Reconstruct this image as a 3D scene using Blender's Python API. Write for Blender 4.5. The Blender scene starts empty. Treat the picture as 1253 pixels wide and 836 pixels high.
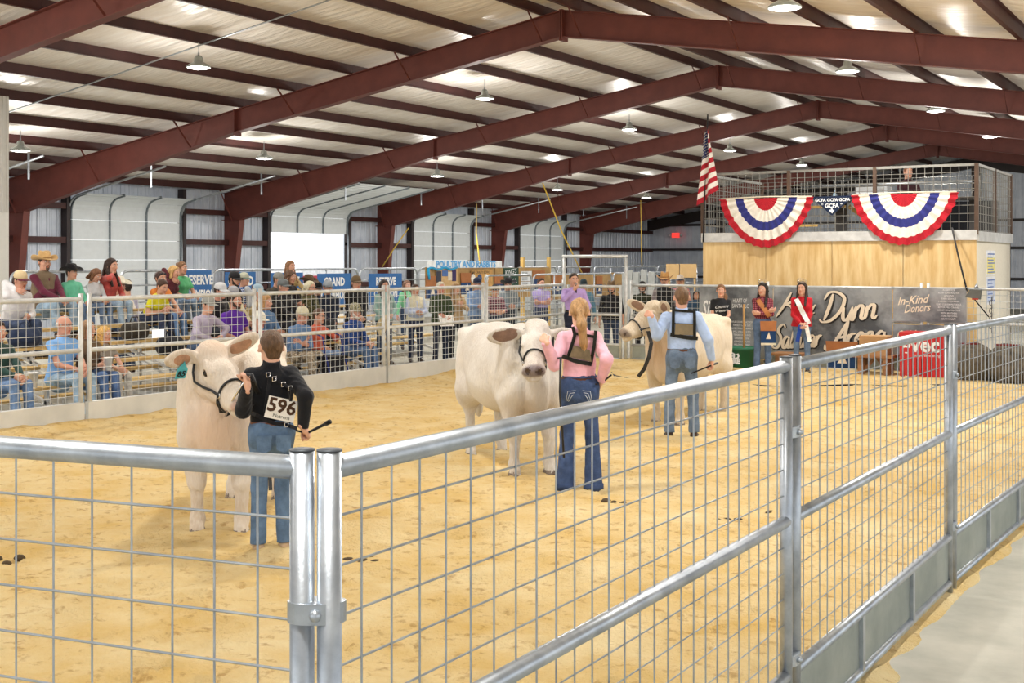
import bpy, math, random
import numpy as np
from mathutils import Matrix, Vector
random.seed(7); np.random.seed(7)
scene = bpy.context.scene
COL = scene.collection
PI = math.pi

# ------------------------------------------------------------------ camera
FPX, YAW, HORIZ, HC = 1525.0, 0.5468, 319.6, 2.1
cam_d = bpy.data.cameras.new('camera'); cam = bpy.data.objects.new('camera', cam_d); COL.objects.link(cam)
cam.location = (0, 0, HC); cam.rotation_euler = (PI/2, 0, YAW)
cam_d.sensor_fit = 'HORIZONTAL'; cam_d.sensor_width = 36.0; cam_d.lens = 36.0*FPX/1253
cam_d.shift_y = (HORIZ-418.0)/1253; cam_d.clip_start = 0.05; cam_d.clip_end = 400
scene.camera = cam
# ------------------------------------------------------------------ sky, exposure
w = bpy.data.worlds.new('sky'); scene.world = w; w.use_nodes = True
bg = w.node_tree.nodes['Background']; bg.inputs[0].default_value = (0.93, 0.965, 1.0, 1); bg.inputs[1].default_value = 1.75
scene.view_settings.view_transform = 'Standard'; scene.view_settings.look = 'None'
scene.view_settings.exposure = 0.0; scene.view_settings.gamma = 1.0; scene.view_settings.use_curve_mapping = False
LAMP_W = 90.0

# ------------------------------------------------------------------ pixel -> place (distance from ground / wall / row)
def ray(u, v):
    r = (u-626.5)/FPX
    return np.array([math.cos(YAW)*r-math.sin(YAW), math.sin(YAW)*r+math.cos(YAW), (HORIZ-v)/FPX])
def on_z(u, v, Z=0.0):
    d = ray(u, v); k = (Z-HC)/d[2]; return d*k+np.array([0, 0, HC])
def on_x(u, v, X):
    d = ray(u, v); k = X/d[0]; return d*k+np.array([0, 0, HC])
def on_y(u, v, Y):
    d = ray(u, v); k = Y/d[1]; return d*k+np.array([0, 0, HC])
def at_d(u, v, D):
    return ray(u, v)*D+np.array([0, 0, HC])
def depth_of(x, y): return -math.sin(YAW)*x+math.cos(YAW)*y

# ------------------------------------------------------------------ materials
MC = {}
def _mk(name):
    m = bpy.data.materials.new(name); m.use_nodes = True
    nt = m.node_tree; b = nt.nodes['Principled BSDF']
    return m, nt, b
def nd(nt, t, **kw):
    n = nt.nodes.new(t)
    for k, v in kw.items():
        if hasattr(n, k): setattr(n, k, v)
        else: n.inputs[k].default_value = v
    return n
def c4(c): return (c[0], c[1], c[2], 1.0)
def hexc(h):
    v = [int(h[i:i+2], 16)/255 for i in (0, 2, 4)]
    return tuple(x/12.92 if x <= .04045 else ((x+.055)/1.055)**2.4 for x in v)
def coords(nt, scale=(1, 1, 1), rot=(0, 0, 0)):
    tc = nd(nt, 'ShaderNodeTexCoord'); mp = nd(nt, 'ShaderNodeMapping')
    mp.inputs['Scale'].default_value = scale; mp.inputs['Rotation'].default_value = rot
    nt.links.new(tc.outputs['Object'], mp.inputs['Vector']); return mp.outputs['Vector']
def mat(name, col, rough=.6, metal=0.0, var=.12, vs=6.0, bump=0.0, bs=60.0, stretch=(1, 1, 1), spec=None, sss=0, sheen=0, col2=None, emit=0, lo=.35, hi=.65):
    """principled material whose colour wanders between col and col2 (or darker/lighter col) through noise"""
    if name in MC: return MC[name]
    m, nt, b = _mk(name)
    vec = coords(nt, stretch)
    if col2 is None:
        c_a = tuple(max(0, x*(1-var)) for x in col); c_b = tuple(min(1, x*(1+var)) for x in col)
    else: c_a, c_b = col, col2
    n = nd(nt, 'ShaderNodeTexNoise', Scale=vs, Detail=5.0, Roughness=.6); nt.links.new(vec, n.inputs['Vector'])
    r = nd(nt, 'ShaderNodeValToRGB'); r.color_ramp.elements[0].color = c4(c_a); r.color_ramp.elements[1].color = c4(c_b)
    r.color_ramp.elements[0].position = lo; r.color_ramp.elements[1].position = hi
    nt.links.new(n.outputs['Fac'], r.inputs['Fac']); nt.links.new(r.outputs['Color'], b.inputs['Base Color'])
    b.inputs['Roughness'].default_value = rough; b.inputs['Metallic'].default_value = metal
    if spec is not None: b.inputs['Specular IOR Level'].default_value = spec
    if sss: b.inputs['Subsurface Weight'].default_value = sss; b.inputs['Subsurface Radius'].default_value = (.02, .008, .004)
    if sheen: b.inputs['Sheen Weight'].default_value = sheen
    if bump:
        n2 = nd(nt, 'ShaderNodeTexNoise', Scale=bs, Detail=4.0); nt.links.new(vec, n2.inputs['Vector'])
        bp = nd(nt, 'ShaderNodeBump', Strength=bump, Distance=.02); nt.links.new(n2.outputs['Fac'], bp.inputs['Height']); nt.links.new(bp.outputs['Normal'], b.inputs['Normal'])
    if emit:
        nt.links.new(r.outputs['Color'], b.inputs['Emission Color']); b.inputs['Emission Strength'].default_value = emit
    MC[name] = m; return m
def cloth(h, rough=.85):
    col = hexc(h) if isinstance(h, str) else h
    return mat('cloth_'+str(h), col, rough, var=.1, vs=9, bump=.35, bs=22, sheen=.15, spec=.2)
def denim(h):
    c = hexc(h); g_ = sum(c)/3; c = tuple(x*.72+g_*.28 for x in c)
    return mat('denim_'+h, tuple(x*.72 for x in c), .85, col2=tuple(min(1, x*1.35+.012) for x in c), vs=9, bump=.5, bs=30, spec=.2, lo=.3, hi=.7)
def skin_m(h='c98f72'):
    c = tuple(a*.62+b*.38 for a, b in zip(hexc(h), (.66, .44, .35)))
    return mat('skin_'+h, c, .5, var=.07, vs=14, bump=.04, bs=90, sss=.08, spec=.35)
def hair_m(h):
    return mat('hair_'+h, hexc(h), .5, var=.3, vs=30, bump=.5, bs=55, stretch=(2.2, 2.2, .35), spec=.4)
def pattern(name, kind, ca, cb, cc=None, scale=20.):
    """woven / printed cloth patterns in object space"""
    if name in MC: return MC[name]
    m, nt, b = _mk(name); b.inputs['Roughness'].default_value = .85; b.inputs['Specular IOR Level'].default_value = .2
    ca, cb = hexc(ca), hexc(cb); cc = hexc(cc) if cc else ca
    if kind == 'camo':
        vec = coords(nt, (1, 1, 1))
        n = nd(nt, 'ShaderNodeTexNoise', Scale=scale, Detail=2.0, Roughness=.5, Distortion=.6); nt.links.new(vec, n.inputs['Vector'])
        r = nd(nt, 'ShaderNodeValToRGB'); r.color_ramp.interpolation = 'CONSTANT'
        e = r.color_ramp.elements; e[0].color = c4(ca); e[1].color = c4(cb); e[1].position = .47
        x = e.new(.56); x.color = c4(cc)
        nt.links.new(n.outputs['Fac'], r.inputs['Fac']); out = r.outputs['Color']
    else:
        def wave(rot, sc, w_):
            vec = coords(nt, (1, 1, 1), rot)
            n = nd(nt, 'ShaderNodeTexWave', Scale=sc, Distortion=0.0); nt.links.new(vec, n.inputs['Vector'])
            r = nd(nt, 'ShaderNodeMath', operation='GREATER_THAN'); nt.links.new(n.outputs['Fac'], r.inputs[0]); r.inputs[1].default_value = w_
            return r.outputs[0]
        def mix(f, a_, b_):
            mx = nd(nt, 'ShaderNodeMix', data_type='RGBA'); nt.links.new(f, mx.inputs['Factor'])
            for sock, v in ((6, a_), (7, b_)):
                if isinstance(v, tuple): mx.inputs[sock].default_value = c4(v)
                else: nt.links.new(v, mx.inputs[sock])
            return mx.outputs[2]
        out = mix(wave((0, PI/2, 0), scale, .55), ca, cb)
        if kind == 'plaid': out = mix(wave((0, 0, 0), scale, .72), out, cc)
        if kind == 'check': out = mix(wave((0, 0, 0), scale, .55), out, cb)
    nt.links.new(out, b.inputs['Base Color']); MC[name] = m; return m

# ------------------------------------------------------------------ object helpers
def link(name, me, parent=None):
    o = bpy.data.objects.new(name, me); COL.objects.link(o)
    if parent is not None: o.parent = parent
    return o
def tag(o, label=None, cat=None, group=None, kind=None):
    if label: o['label'] = label
    if cat: o['category'] = cat
    if group: o['group'] = group
    if kind: o['kind'] = kind
    return o
def empty(name, loc=(0, 0, 0), rz=0.0, label=None, cat=None, group=None, kind=None):
    o = bpy.data.objects.new(name, None); COL.objects.link(o); o.location = loc; o.rotation_euler = (0, 0, rz); o.empty_display_size = .1
    return tag(o, label, cat, group, kind)
def copy_tree(o, parent=None):
    c = o.copy(); COL.objects.link(c); c.parent = parent
    for ch in list(o.children): copy_tree(ch, c)
    return c
def frame(axis, hint=(0, 0, 1)):
    a = np.array(axis, float); a /= np.linalg.norm(a); h = np.array(hint, float)
    if abs(a@h)/np.linalg.norm(h) > .97: h = np.array([1.0, 0, 0]) if abs(a[0]) < .9 else np.array([0, 1.0, 0])
    x = np.cross(h, a); x /= np.linalg.norm(x); y = np.cross(a, x); return x, y, a
class MB:
    """collects polygons into one mesh"""
    def __init__(s): s.v = []; s.f = []; s.m = []; s.sm = []
    def add(s, vs, fs, mi=0, smooth=False):
        o = len(s.v); s.v += [tuple(map(float, p)) for p in vs]
        for f in fs: s.f.append(tuple(i+o for i in f)); s.m.append(mi); s.sm.append(smooth)
        return s
    def box(s, lo, hi, mi=0):
        x0, y0, z0 = lo; x1, y1, z1 = hi
        return s.add([(x0,y0,z0),(x1,y0,z0),(x1,y1,z0),(x0,y1,z0),(x0,y0,z1),(x1,y0,z1),(x1,y1,z1),(x0,y1,z1)],
                     [(3,2,1,0),(4,5,6,7),(0,1,5,4),(1,2,6,5),(2,3,7,6),(3,0,4,7)], mi)
    def beam(s, a, b, wx, wy, hint=(0, 0, 1), mi=0):
        a = np.array(a, float); b = np.array(b, float); x, y, z = frame(b-a, hint)
        vs = [p+x*i*wx/2+y*j*wy/2 for p in (a, b) for i, j in ((-1,-1),(1,-1),(1,1),(-1,1))]
        return s.add(vs, [(3,2,1,0),(4,5,6,7),(0,1,5,4),(1,2,6,5),(2,3,7,6),(3,0,4,7)], mi)
    def prism(s, poly, ext, mi=0):
        """planar polygon (3d points) pushed along ext"""
        n = len(poly); p = [np.array(q, float) for q in poly]; e = np.array(ext, float)
        return s.add(p+[q+e for q in p], [tuple(range(n))[::-1], tuple(range(n, 2*n))]+[(i, (i+1) % n, n+(i+1) % n, n+i) for i in range(n)], mi)
    def tube(s, pts, r, n=8, mi=0, caps=True, smooth=True, closed=False, hint=(0, 0, 1)):
        P = [np.array(p, float) for p in pts]; rr = r if hasattr(r, '__len__') else [r]*len(P); vs = []; L = len(P)
        x = None
        for i, p in enumerate(P):
            if closed: t = P[(i+1) % L]-P[i-1]
            else: t = P[min(i+1, L-1)]-P[max(i-1, 0)]
            t = t/(np.linalg.norm(t)+1e-9)
            if x is None: x, _, _ = frame(t, hint)
            else:
                x = x-t*(x@t); x /= np.linalg.norm(x)+1e-9
            y = np.cross(t, x)
            for k in range(n):
                a = 2*PI*k/n; vs.append(p+(x*math.cos(a)+y*math.sin(a))*rr[i])
        fs = []
        for i in range(L if closed else L-1):
            j = (i+1) % L
            for k in range(n): fs.append((i*n+k, i*n+(k+1) % n, j*n+(k+1) % n, j*n+k))
        if caps and not closed: fs += [tuple(range(n))[::-1], tuple(range((L-1)*n, L*n))]
        return s.add(vs, fs, mi, smooth)
    def strip(s, pts, width, side, th=.004, mi=0):
        """flat strap along pts; side = list or one vector across"""
        P = [np.array(p, float) for p in pts]; vs = []
        for i, p in enumerate(P):
            t = P[min(i+1, len(P)-1)]-P[max(i-1, 0)]; t /= np.linalg.norm(t)+1e-9
            sd = np.array(side[i] if isinstance(side, list) else side, float); sd = sd-t*(sd@t); sd /= np.linalg.norm(sd)+1e-9
            n = np.cross(t, sd)
            for a, b in ((-1,-1),(1,-1),(1,1),(-1,1)): vs.append(p+sd*a*width/2+n*b*th/2)
        fs = [(3,2,1,0), tuple(len(vs)-4+k for k in range(4))]
        for i in range(len(P)-1):
            for k in range(4): fs.append((i*4+k, i*4+(k+1) % 4, i*4+4+(k+1) % 4, i*4+4+k))
        return s.add(vs, fs, mi)
    def lathe(s, prof, n=16, c=(0, 0, 0), mi=0, smooth=True, fn=None):
        vs = []; fs = []; L = len(prof)
        for r, z in prof:
            for k in range(n):
                a = 2*PI*k/n; p = (r*math.cos(a), r*math.sin(a), z)
                if fn: p = fn(p, r, a, z)
                vs.append((p[0]+c[0], p[1]+c[1], p[2]+c[2]))
        for i in range(L-1):
            for k in range(n): fs.append((i*n+k, i*n+(k+1) % n, (i+1)*n+(k+1) % n, (i+1)*n+k))
        if prof[0][0] > 1e-4: fs.append(tuple(range(n))[::-1])
        if prof[-1][0] > 1e-4: fs.append(tuple(range((L-1)*n, L*n)))
        return s.add(vs, fs, mi, smooth)
    def sphere(s, c, r, n=10, mi=0, R=None):
        rx, ry, rz = (r, r, r) if not hasattr(r, '__len__') else r; vs = []
        L = n//2
        pr = [(math.sin(PI*i/L), -math.cos(PI*i/L)) for i in range(L+1)]
        def fn(p, rr, a, z):
            q = np.array([p[0]*rx, p[1]*ry, p[2]*rz]); return R@q if R is not None else q
        return s.lathe([(max(a, 1e-5), b) for a, b in pr], n, c, mi, True, fn)
    def mesh(s, name, mats):
        me = bpy.data.meshes.new(name); me.from_pydata(s.v, [], s.f)
        for m in (mats if isinstance(mats, (list, tuple)) else [mats]): me.materials.append(m)
        me.polygons.foreach_set('material_index', s.m); me.polygons.foreach_set('use_smooth', s.sm); me.update(); return me
    def build(s, name, mats, parent=None): return link(name, s.mesh(name, mats), parent)
def np_mesh(name, V, Q, mats, mi=None, smooth=True):
    me = bpy.data.meshes.new(name); nv, nq = len(V), len(Q)
    me.vertices.add(nv); me.vertices.foreach_set('co', np.asarray(V, np.float32).ravel())
    me.loops.add(nq*4); me.loops.foreach_set('vertex_index', np.asarray(Q, np.int32).ravel())
    me.polygons.add(nq); me.polygons.foreach_set('loop_start', np.arange(0, nq*4, 4, dtype=np.int32))
    for m in (mats if isinstance(mats, (list, tuple)) else [mats]): me.materials.append(m)
    if mi is not None: me.polygons.foreach_set('material_index', np.asarray(mi, np.int32))
    me.polygons.foreach_set('use_smooth', np.full(nq, smooth)); me.update(calc_edges=True); me.validate(); return me
TXT = {}
def text_verts(body, size, shear=0.0, align='CENTER', spacing=1.0, bold=0.0):
    key = (body, size, shear, align, spacing, bold)
    if key not in TXT:
        cu = bpy.data.curves.new('t', 'FONT'); cu.body = body; cu.size = size; cu.shear = shear; cu.align_x = align; cu.align_y = 'CENTER'
        cu.space_character = spacing; cu.resolution_u = 2; cu.offset = bold; cu.extrude = 0.0
        ob = bpy.data.objects.new('t', cu); me = bpy.data.meshes.new_from_object(ob)
        TXT[key] = ([tuple(v.co) for v in me.vertices], [tuple(p.vertices) for p in me.polygons])
        bpy.data.objects.remove(ob); bpy.data.curves.remove(cu); bpy.data.meshes.remove(me)
    return TXT[key]
def lettering(body, size, org, right, up, m, parent, name='lettering', rot=0.0, sx=1.0, **kw):
    vs, fs = text_verts(body, size, **kw)
    o = np.array(org, float); r = np.array(right, float); u_ = np.array(up, float); r /= np.linalg.norm(r); u_ /= np.linalg.norm(u_)
    ca, sa = math.cos(rot), math.sin(rot)
    P = [o+r*(x*sx*ca-y*sa)+u_*(x*sx*sa+y*ca) for x, y, z in vs]
    return MB().add(P, fs).build(name, m, parent)

def fit_text(txt, u0, u1, vc, hpx, Y, m, parent, rot=0.0, shear=0.0, bold=0.0, name='lettering', dx=0.0, dz=0.0):
    """lettering on a plane of constant Y, as wide and high as it is seen in the photo"""
    a = on_y(u0, vc, Y); b = on_y(u1, vc, Y); W = b[0]-a[0]; Hh = on_y((u0+u1)/2, vc-hpx/2, Y)[2]-on_y((u0+u1)/2, vc+hpx/2, Y)[2]
    vs, fs = text_verts(txt, 1.0, shear=shear, align='CENTER', bold=bold)
    A_ = np.array(vs); lo, hi = A_.min(0), A_.max(0); c = (lo+hi)/2; k = (hi-lo)
    P = [(((x-c[0])/k[0]*W), (y-c[1])/k[1]*Hh) for x, y, z in vs]; o = (a+b)/2
    P = [(o[0]+dx+x*math.cos(rot)-y*math.sin(rot), Y, o[2]+dz+x*math.sin(rot)+y*math.cos(rot)) for x, y in P]
    return MB().add(P, fs).build(name, m, parent)

CUR = {'D': (.85, [[(.25, .95), (.2, .5), (.08, .05)], [(-.08, .78), (.08, 1.0), (.45, .98), (.78, .75), (.72, .35), (.4, .05), (.05, .0), (-.12, .1)]]),
 'u': (.5, [[(0, .45), (.02, .15), (.12, .0), (.28, .1), (.36, .45)], [(.36, .45), (.36, .1), (.45, .0), (.52, .1)]]),
 'n': (.48, [[(0, .45), (0, .22), (0, .0)], [(0, .22), (.12, .45), (.27, .45), (.3, .25), (.3, .08), (.38, 0), (.48, .1)]]),
 'A': (.66, [[(-.3, .12), (-.22, -.06), (-.02, -.02), (.3, .55), (.5, 1.0)], [(.5, 1.0), (.48, .5), (.54, .0)], [(.08, .36), (.3, .34), (.6, .42)]]),
 'r': (.34, [[(0, .45), (0, .2), (0, .0)], [(0, .25), (.1, .43), (.28, .45)]]),
 'e': (.36, [[(0, .22), (.2, .26), (.26, .4), (.14, .48), (0, .3), (.03, .08), (.18, .0), (.38, .12)]]),
 'a': (.48, [[(.3, .4), (.15, .48), (0, .3), (.02, .06), (.15, .0), (.3, .2), (.32, .45)], [(.32, .45), (.3, .1), (.38, .0), (.48, .1)]]),
 'K': (.72, [[(.15, 1.0), (.1, .5), (0, .0)], [(.62, 1.0), (.3, .62), (.1, .48)], [(.1, .48), (.35, .4), (.58, .0), (.75, .05)]]),
 'y': (.48, [[(0, .45), (.02, .15), (.12, .05), (.28, .15), (.36, .45)], [(.36, .45), (.3, .0), (.2, -.35), (.05, -.4), (0, -.25), (.2, -.05), (.45, .12)]]),
 'S': (.58, [[(.55, .85), (.4, 1.0), (.18, .9), (.15, .7), (.35, .5), (.4, .25), (.25, .02), (0, .05), (-.1, .2)]]),
 'l': (.24, [[(.05, .15), (.2, .6), (.22, .95), (.12, 1.0), (.05, .6), (.05, .1), (.13, .0), (.24, .1)]]),
 'z': (.34, [[(0, .42), (.25, .45), (.02, .03), (.34, .06)]])}
def cursive(word, u0, u1, vt, vb, Y, m, parent, width=.085, slant=.38, rot=0.0, name='lettering', dx=0.0, dz=0.0, dy=0.0):
    """brush-script word drawn as flat strokes, fitted to where it is seen"""
    st = []; x0 = 0.0
    for ch in word:
        w_, ss = CUR[ch]
        for pts in ss: st.append([(x0+x+slant*y, y) for x, y in pts])
        x0 += w_
    A_ = np.array([p for q in st for p in q]); lo, hi = A_.min(0), A_.max(0)
    a = on_y(u0, vb, Y); b = on_y(u1, vt, Y); kx = (b[0]-a[0])/(hi[0]-lo[0]); kz = (b[2]-a[2])/(hi[1]-lo[1]); cx, cz = (a[0]+b[0])/2, (a[2]+b[2])/2; m_ = MB(); j = 0
    for pts in st:
        P = np.array(pts); P = np.concatenate([[2*P[0]-P[1]], P, [2*P[-1]-P[-2]]]); C = []
        for i in range(1, len(P)-2):
            for t in np.linspace(0, 1, 6, endpoint=False):
                C.append(.5*((2*P[i])+(-P[i-1]+P[i+1])*t+(2*P[i-1]-5*P[i]+4*P[i+1]-P[i+2])*t*t+(-P[i-1]+3*P[i]-3*P[i+1]+P[i+2])*t**3))
        C.append(P[-2]); C = np.array(C); Q = []
        for x, y in C:
            x, z_ = (x-(lo[0]+hi[0])/2)*kx, (y-(lo[1]+hi[1])/2)*kz
            Q.append((cx+dx+x*math.cos(rot)-z_*math.sin(rot), Y+dy-.0012*(j % 5), cz+dz+x*math.sin(rot)+z_*math.cos(rot)))
        j += 1; n = len(Q); vs = []
        for i in range(n):
            t = np.array(Q[min(i+1, n-1)])-np.array(Q[max(i-1, 0)]); t[1] = 0; t /= np.linalg.norm(t)+1e-9; nr = np.array([-t[2], 0, t[0]]); e = min(i, n-1-i)/(n*.5)
            w_ = width*kz*(.55+.45*abs(t[2]))*(.45+.55*min(1, e*2.5)); vs += [np.array(Q[i])+nr*w_/2, np.array(Q[i])-nr*w_/2]
        m_.add(vs, [(2*i, 2*i+1, 2*i+3, 2*i+2) for i in range(n-1)])
    return m_.build(name, m, parent)
# ------------------------------------------------------------------ smooth solids: blended distance fields polygonised by surface nets
class Field:
    def __init__(s): s.P = []
    def cap(s, a, b, r0, r1=None, k=.03, flat=(0, 0), side=None, m=0, op=1):
        """round cone a->b. r = radius or (half width along side, other half width)"""
        r1 = r0 if r1 is None else r1
        A = np.array(a, float); B = np.array(b, float)
        R0 = np.array(r0 if hasattr(r0, '__len__') else (r0, r0), float); R1 = np.array(r1 if hasattr(r1, '__len__') else (r1, r1), float)
        sd = np.array(side if side is not None else (1, 0, 0), float)
        rm = max(R0.max(), R1.max()); lo = np.minimum(A, B)-rm; hi = np.maximum(A, B)+rm
        ba = B-A; L = np.linalg.norm(ba)+1e-9; ax = ba/L
        sd = sd-ax*(sd@ax)
        if np.linalg.norm(sd) < 1e-3: sd = np.array([0, 1.0, 0])-ax*ax[1]
        if np.linalg.norm(sd) < 1e-3: sd = np.array([0, 0, 1.0])-ax*ax[2]
        sd /= np.linalg.norm(sd); ot = np.cross(ax, sd)
        rnd = abs(R0[0]-R0[1])+abs(R1[0]-R1[1]) < 1e-6
        def f(X, Y, Z):
            dx, dy, dz = X-A[0], Y-A[1], Z-A[2]
            w_ = dx*ax[0]+dy*ax[1]+dz*ax[2]; t = np.clip(w_/L, 0, 1)
            ex = np.maximum(np.maximum(-w_, w_-L), 0)
            if rnd:
                r = R0[0]+(R1[0]-R0[0])*t
                lat = np.sqrt(np.maximum(dx*dx+dy*dy+dz*dz-w_*w_, 0))
                d = np.sqrt(lat*lat+ex*ex)-r
                base = lat-r
            else:
                u_ = dx*sd[0]+dy*sd[1]+dz*sd[2]; v_ = dx*ot[0]+dy*ot[1]+dz*ot[2]
                ra = R0[0]+(R1[0]-R0[0])*t; rb = R0[1]+(R1[1]-R0[1])*t; mn = np.minimum(ra, rb)
                q2 = (u_/ra)**2+(v_/rb)**2
                base = (np.sqrt(q2)-1)*mn; d = (np.sqrt(q2+(ex/mn)**2)-1)*mn
            if flat[0]: d = np.where(w_ < L*.5, np.maximum(base, -w_), d)
            if flat[1]: d = np.where(w_ > L*.5, np.maximum(base, w_-L), d)
            return d
        s.P.append((f, lo, hi, k, m, op)); return s
    def ell(s, c, r, R=None, k=.03, m=0, op=1):
        C = np.array(c, float); r = np.array(r if hasattr(r, '__len__') else (r, r, r), float); R_ = np.eye(3) if R is None else np.array(R, float)
        e = np.sqrt(((R_*r[None, :])**2).sum(1)); lo, hi = C-e, C+e
        def f(X, Y, Z):
            d = np.stack([X-C[0], Y-C[1], Z-C[2]]); q = np.tensordot(R_.T, d, 1)
            q1 = q/r[:, None, None, None]; k0 = np.sqrt((q1**2).sum(0)); k1 = np.sqrt(((q1/r[:, None, None, None])**2).sum(0))+1e-9
            return k0*(k0-1)/k1
        s.P.append((f, lo, hi, k, m, op)); return s
    def cut(s, p, n, k=.0):
        """keep the half-space opposite to n"""
        p = np.array(p, float); n = np.array(n, float); n /= np.linalg.norm(n)
        s.P.append((lambda X, Y, Z: (X-p[0])*n[0]+(Y-p[1])*n[1]+(Z-p[2])*n[2], None, None, k, -1, 2)); return s
    def warp(s, fn): s.P.append((fn, None, None, 0, -1, 3)); return s
    def run(s, h):
        lo = np.min([p[1] for p in s.P if p[5] == 1], 0)-3*h; hi = np.max([p[2] for p in s.P if p[5] == 1], 0)+3*h
        n = np.ceil((hi-lo)/h).astype(int)+1
        ax = [lo[i]+h*np.arange(n[i]) for i in range(3)]
        D = np.full(n, 9.0, np.float32); M = np.zeros(n, np.int8)
        for f, l, u_, k, m, op in s.P:
            if l is None: sl = (slice(0, n[0]), slice(0, n[1]), slice(0, n[2]))
            else:
                mg = k*1.3+2.5*h
                i0 = np.clip(np.floor((l-mg-lo)/h).astype(int), 0, n-1); i1 = np.clip(np.ceil((u_+mg-lo)/h).astype(int)+1, 1, n)
                sl = tuple(slice(i0[i], i1[i]) for i in range(3))
            X = ax[0][sl[0]][:, None, None]; Y = ax[1][sl[1]][None, :, None]; Z = ax[2][sl[2]][None, None, :]
            if op == 3: D[sl] += f(X, Y, Z); continue
            X, Y, Z = np.broadcast_arrays(X, Y, Z)
            d = f(X, Y, Z).astype(np.float32); o = D[sl]
            if op == 1:
                mm = M[sl]; mm[d < o] = m
                if k > 0: hh = np.maximum(k-np.abs(d-o), 0)/k; D[sl] = np.minimum(d, o)-hh*hh*k*.25
                else: D[sl] = np.minimum(d, o)
            else:
                e = -d if op == -1 else d
                if m > 0: mm = M[sl]; mm[(e > o-.006)] = m
                if k > 0: hh = np.maximum(k-np.abs(e-o), 0)/k; D[sl] = np.maximum(e, o)+hh*hh*k*.25
                else: D[sl] = np.maximum(e, o)
        # close at the border
        D[0] = D[-1] = 9; D[:, 0] = D[:, -1] = 9; D[:, :, 0] = D[:, :, -1] = 9
        return nets(D, M, lo, h)
def nets(D, M, lo, h):
    S = D < 0
    c = np.zeros(np.array(S.shape)-1, np.int8)
    offs = [(i, j, k) for i in (0, 1) for j in (0, 1) for k in (0, 1)]
    nx, ny, nz = c.shape
    for i, j, k in offs: c += S[i:i+nx, j:j+ny, k:k+nz]
    act = (c > 0) & (c < 8); I = np.argwhere(act)
    pos = np.zeros((len(I), 3)); cnt = np.zeros(len(I))
    vals = {o: D[I[:, 0]+o[0], I[:, 1]+o[1], I[:, 2]+o[2]].astype(float) for o in offs}
    for a in offs:
        for d in range(3):
            if a[d] == 0:
                b = list(a); b[d] = 1; b = tuple(b)
                va, vb = vals[a], vals[b]; x = (va < 0) != (vb < 0)
                t = np.where(x, va/np.where(x, va-vb, 1), 0)
                p = np.array(a, float)[None]+np.zeros((len(I), 3)); p[:, d] += t
                pos[x] += p[x]; cnt += x
    V = (I+pos/cnt[:, None])*h+lo
    ids = np.full(c.shape, -1, np.int64); ids[act] = np.arange(len(I))
    Q = []
    for d in range(3):
        sl0 = [slice(None)]*3; sl1 = [slice(None)]*3; sl0[d] = slice(0, -1); sl1[d] = slice(1, None)
        e0, e1 = S[tuple(sl0)], S[tuple(sl1)]
        E_ = np.argwhere(e0 != e1); fl = e0[tuple(E_.T)]
        a, b = [x for x in range(3) if x != d]
        ok = (E_[:, a] > 0) & (E_[:, b] > 0) & (E_[:, a] < c.shape[a]) & (E_[:, b] < c.shape[b]); E_ = E_[ok]; fl = fl[ok]
        q = []
        for da, db in ((-1, -1), (0, -1), (0, 0), (-1, 0)):
            x = E_.copy(); x[:, a] += da; x[:, b] += db; q.append(ids[tuple(x.T)])
        q = np.stack(q, 1)
        flip = fl if d != 1 else ~fl
        q[~flip] = q[~flip][:, ::-1]
        Q.append(q)
    Q = np.concatenate(Q)
    # label of every face from the inside corner nearest to its first vertex
    g = np.clip(np.rint((V-lo)/h).astype(int), 0, np.array(M.shape)-1)
    lab = M[tuple(g.T)]
    # one relax pass evens out the net
    acc = np.zeros_like(V); n_ = np.zeros(len(V))
    for i in range(4):
        np.add.at(acc, Q[:, i], V[Q[:, (i+1) % 4]]+V[Q[:, (i+3) % 4]]); np.add.at(n_, Q[:, i], 2)
    V = V*.5+acc/np.maximum(n_, 1)[:, None]*.5
    return V, Q, lab[Q[:, 0]]
def rotm(axis, a):
    return np.array(Matrix.Rotation(a, 3, Vector(axis)))
class Bag:
    """joins polygonised pieces (verts, quads, labels) into one mesh"""
    def __init__(s): s.V = []; s.Q = []; s.L = []; s.n = 0
    def put(s, part, R=None, t=(0, 0, 0), sc=1.0, mirror=False, off=0):
        V, Q, L = part; V = V*sc
        if mirror: V = V*np.array([-1, 1, 1]); Q = Q[:, ::-1]
        if R is not None: V = V@np.array(R).T
        V = V+np.array(t); s.V.append(V); s.Q.append(Q+s.n); s.L.append(L+off if off else L); s.n += len(V); return s
    def all(s): return np.concatenate(s.V), np.concatenate(s.Q), np.concatenate(s.L)
    def build(s, name, mats, parent=None):
        V, Q, L = s.all(); return link(name, np_mesh(name, V, Q, mats, L), parent)
def mb_part(mb):
    """quads of an MB as a Bag part (triangles doubled)"""
    V = np.array(mb.v); Q = []; L = []
    for f, m in zip(mb.f, mb.m):
        if len(f) == 4: Q.append(f); L.append(m)
        else:
            for i in range(1, len(f)-2, 2): Q.append((f[0], f[i], f[i+1], f[i+2])); L.append(m)
            if len(f) % 2 == 1: Q.append((f[0], f[-2], f[-1], f[-1]))or L.append(m)
    return V, np.array([q for q in Q if len(set(q)) == 4]), np.array([l for q, l in zip(Q, L) if len(set(q)) == 4], np.int8)
CACHE = {}
def cached(key, fn):
    if key not in CACHE: CACHE[key] = fn()
    return CACHE[key]
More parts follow.
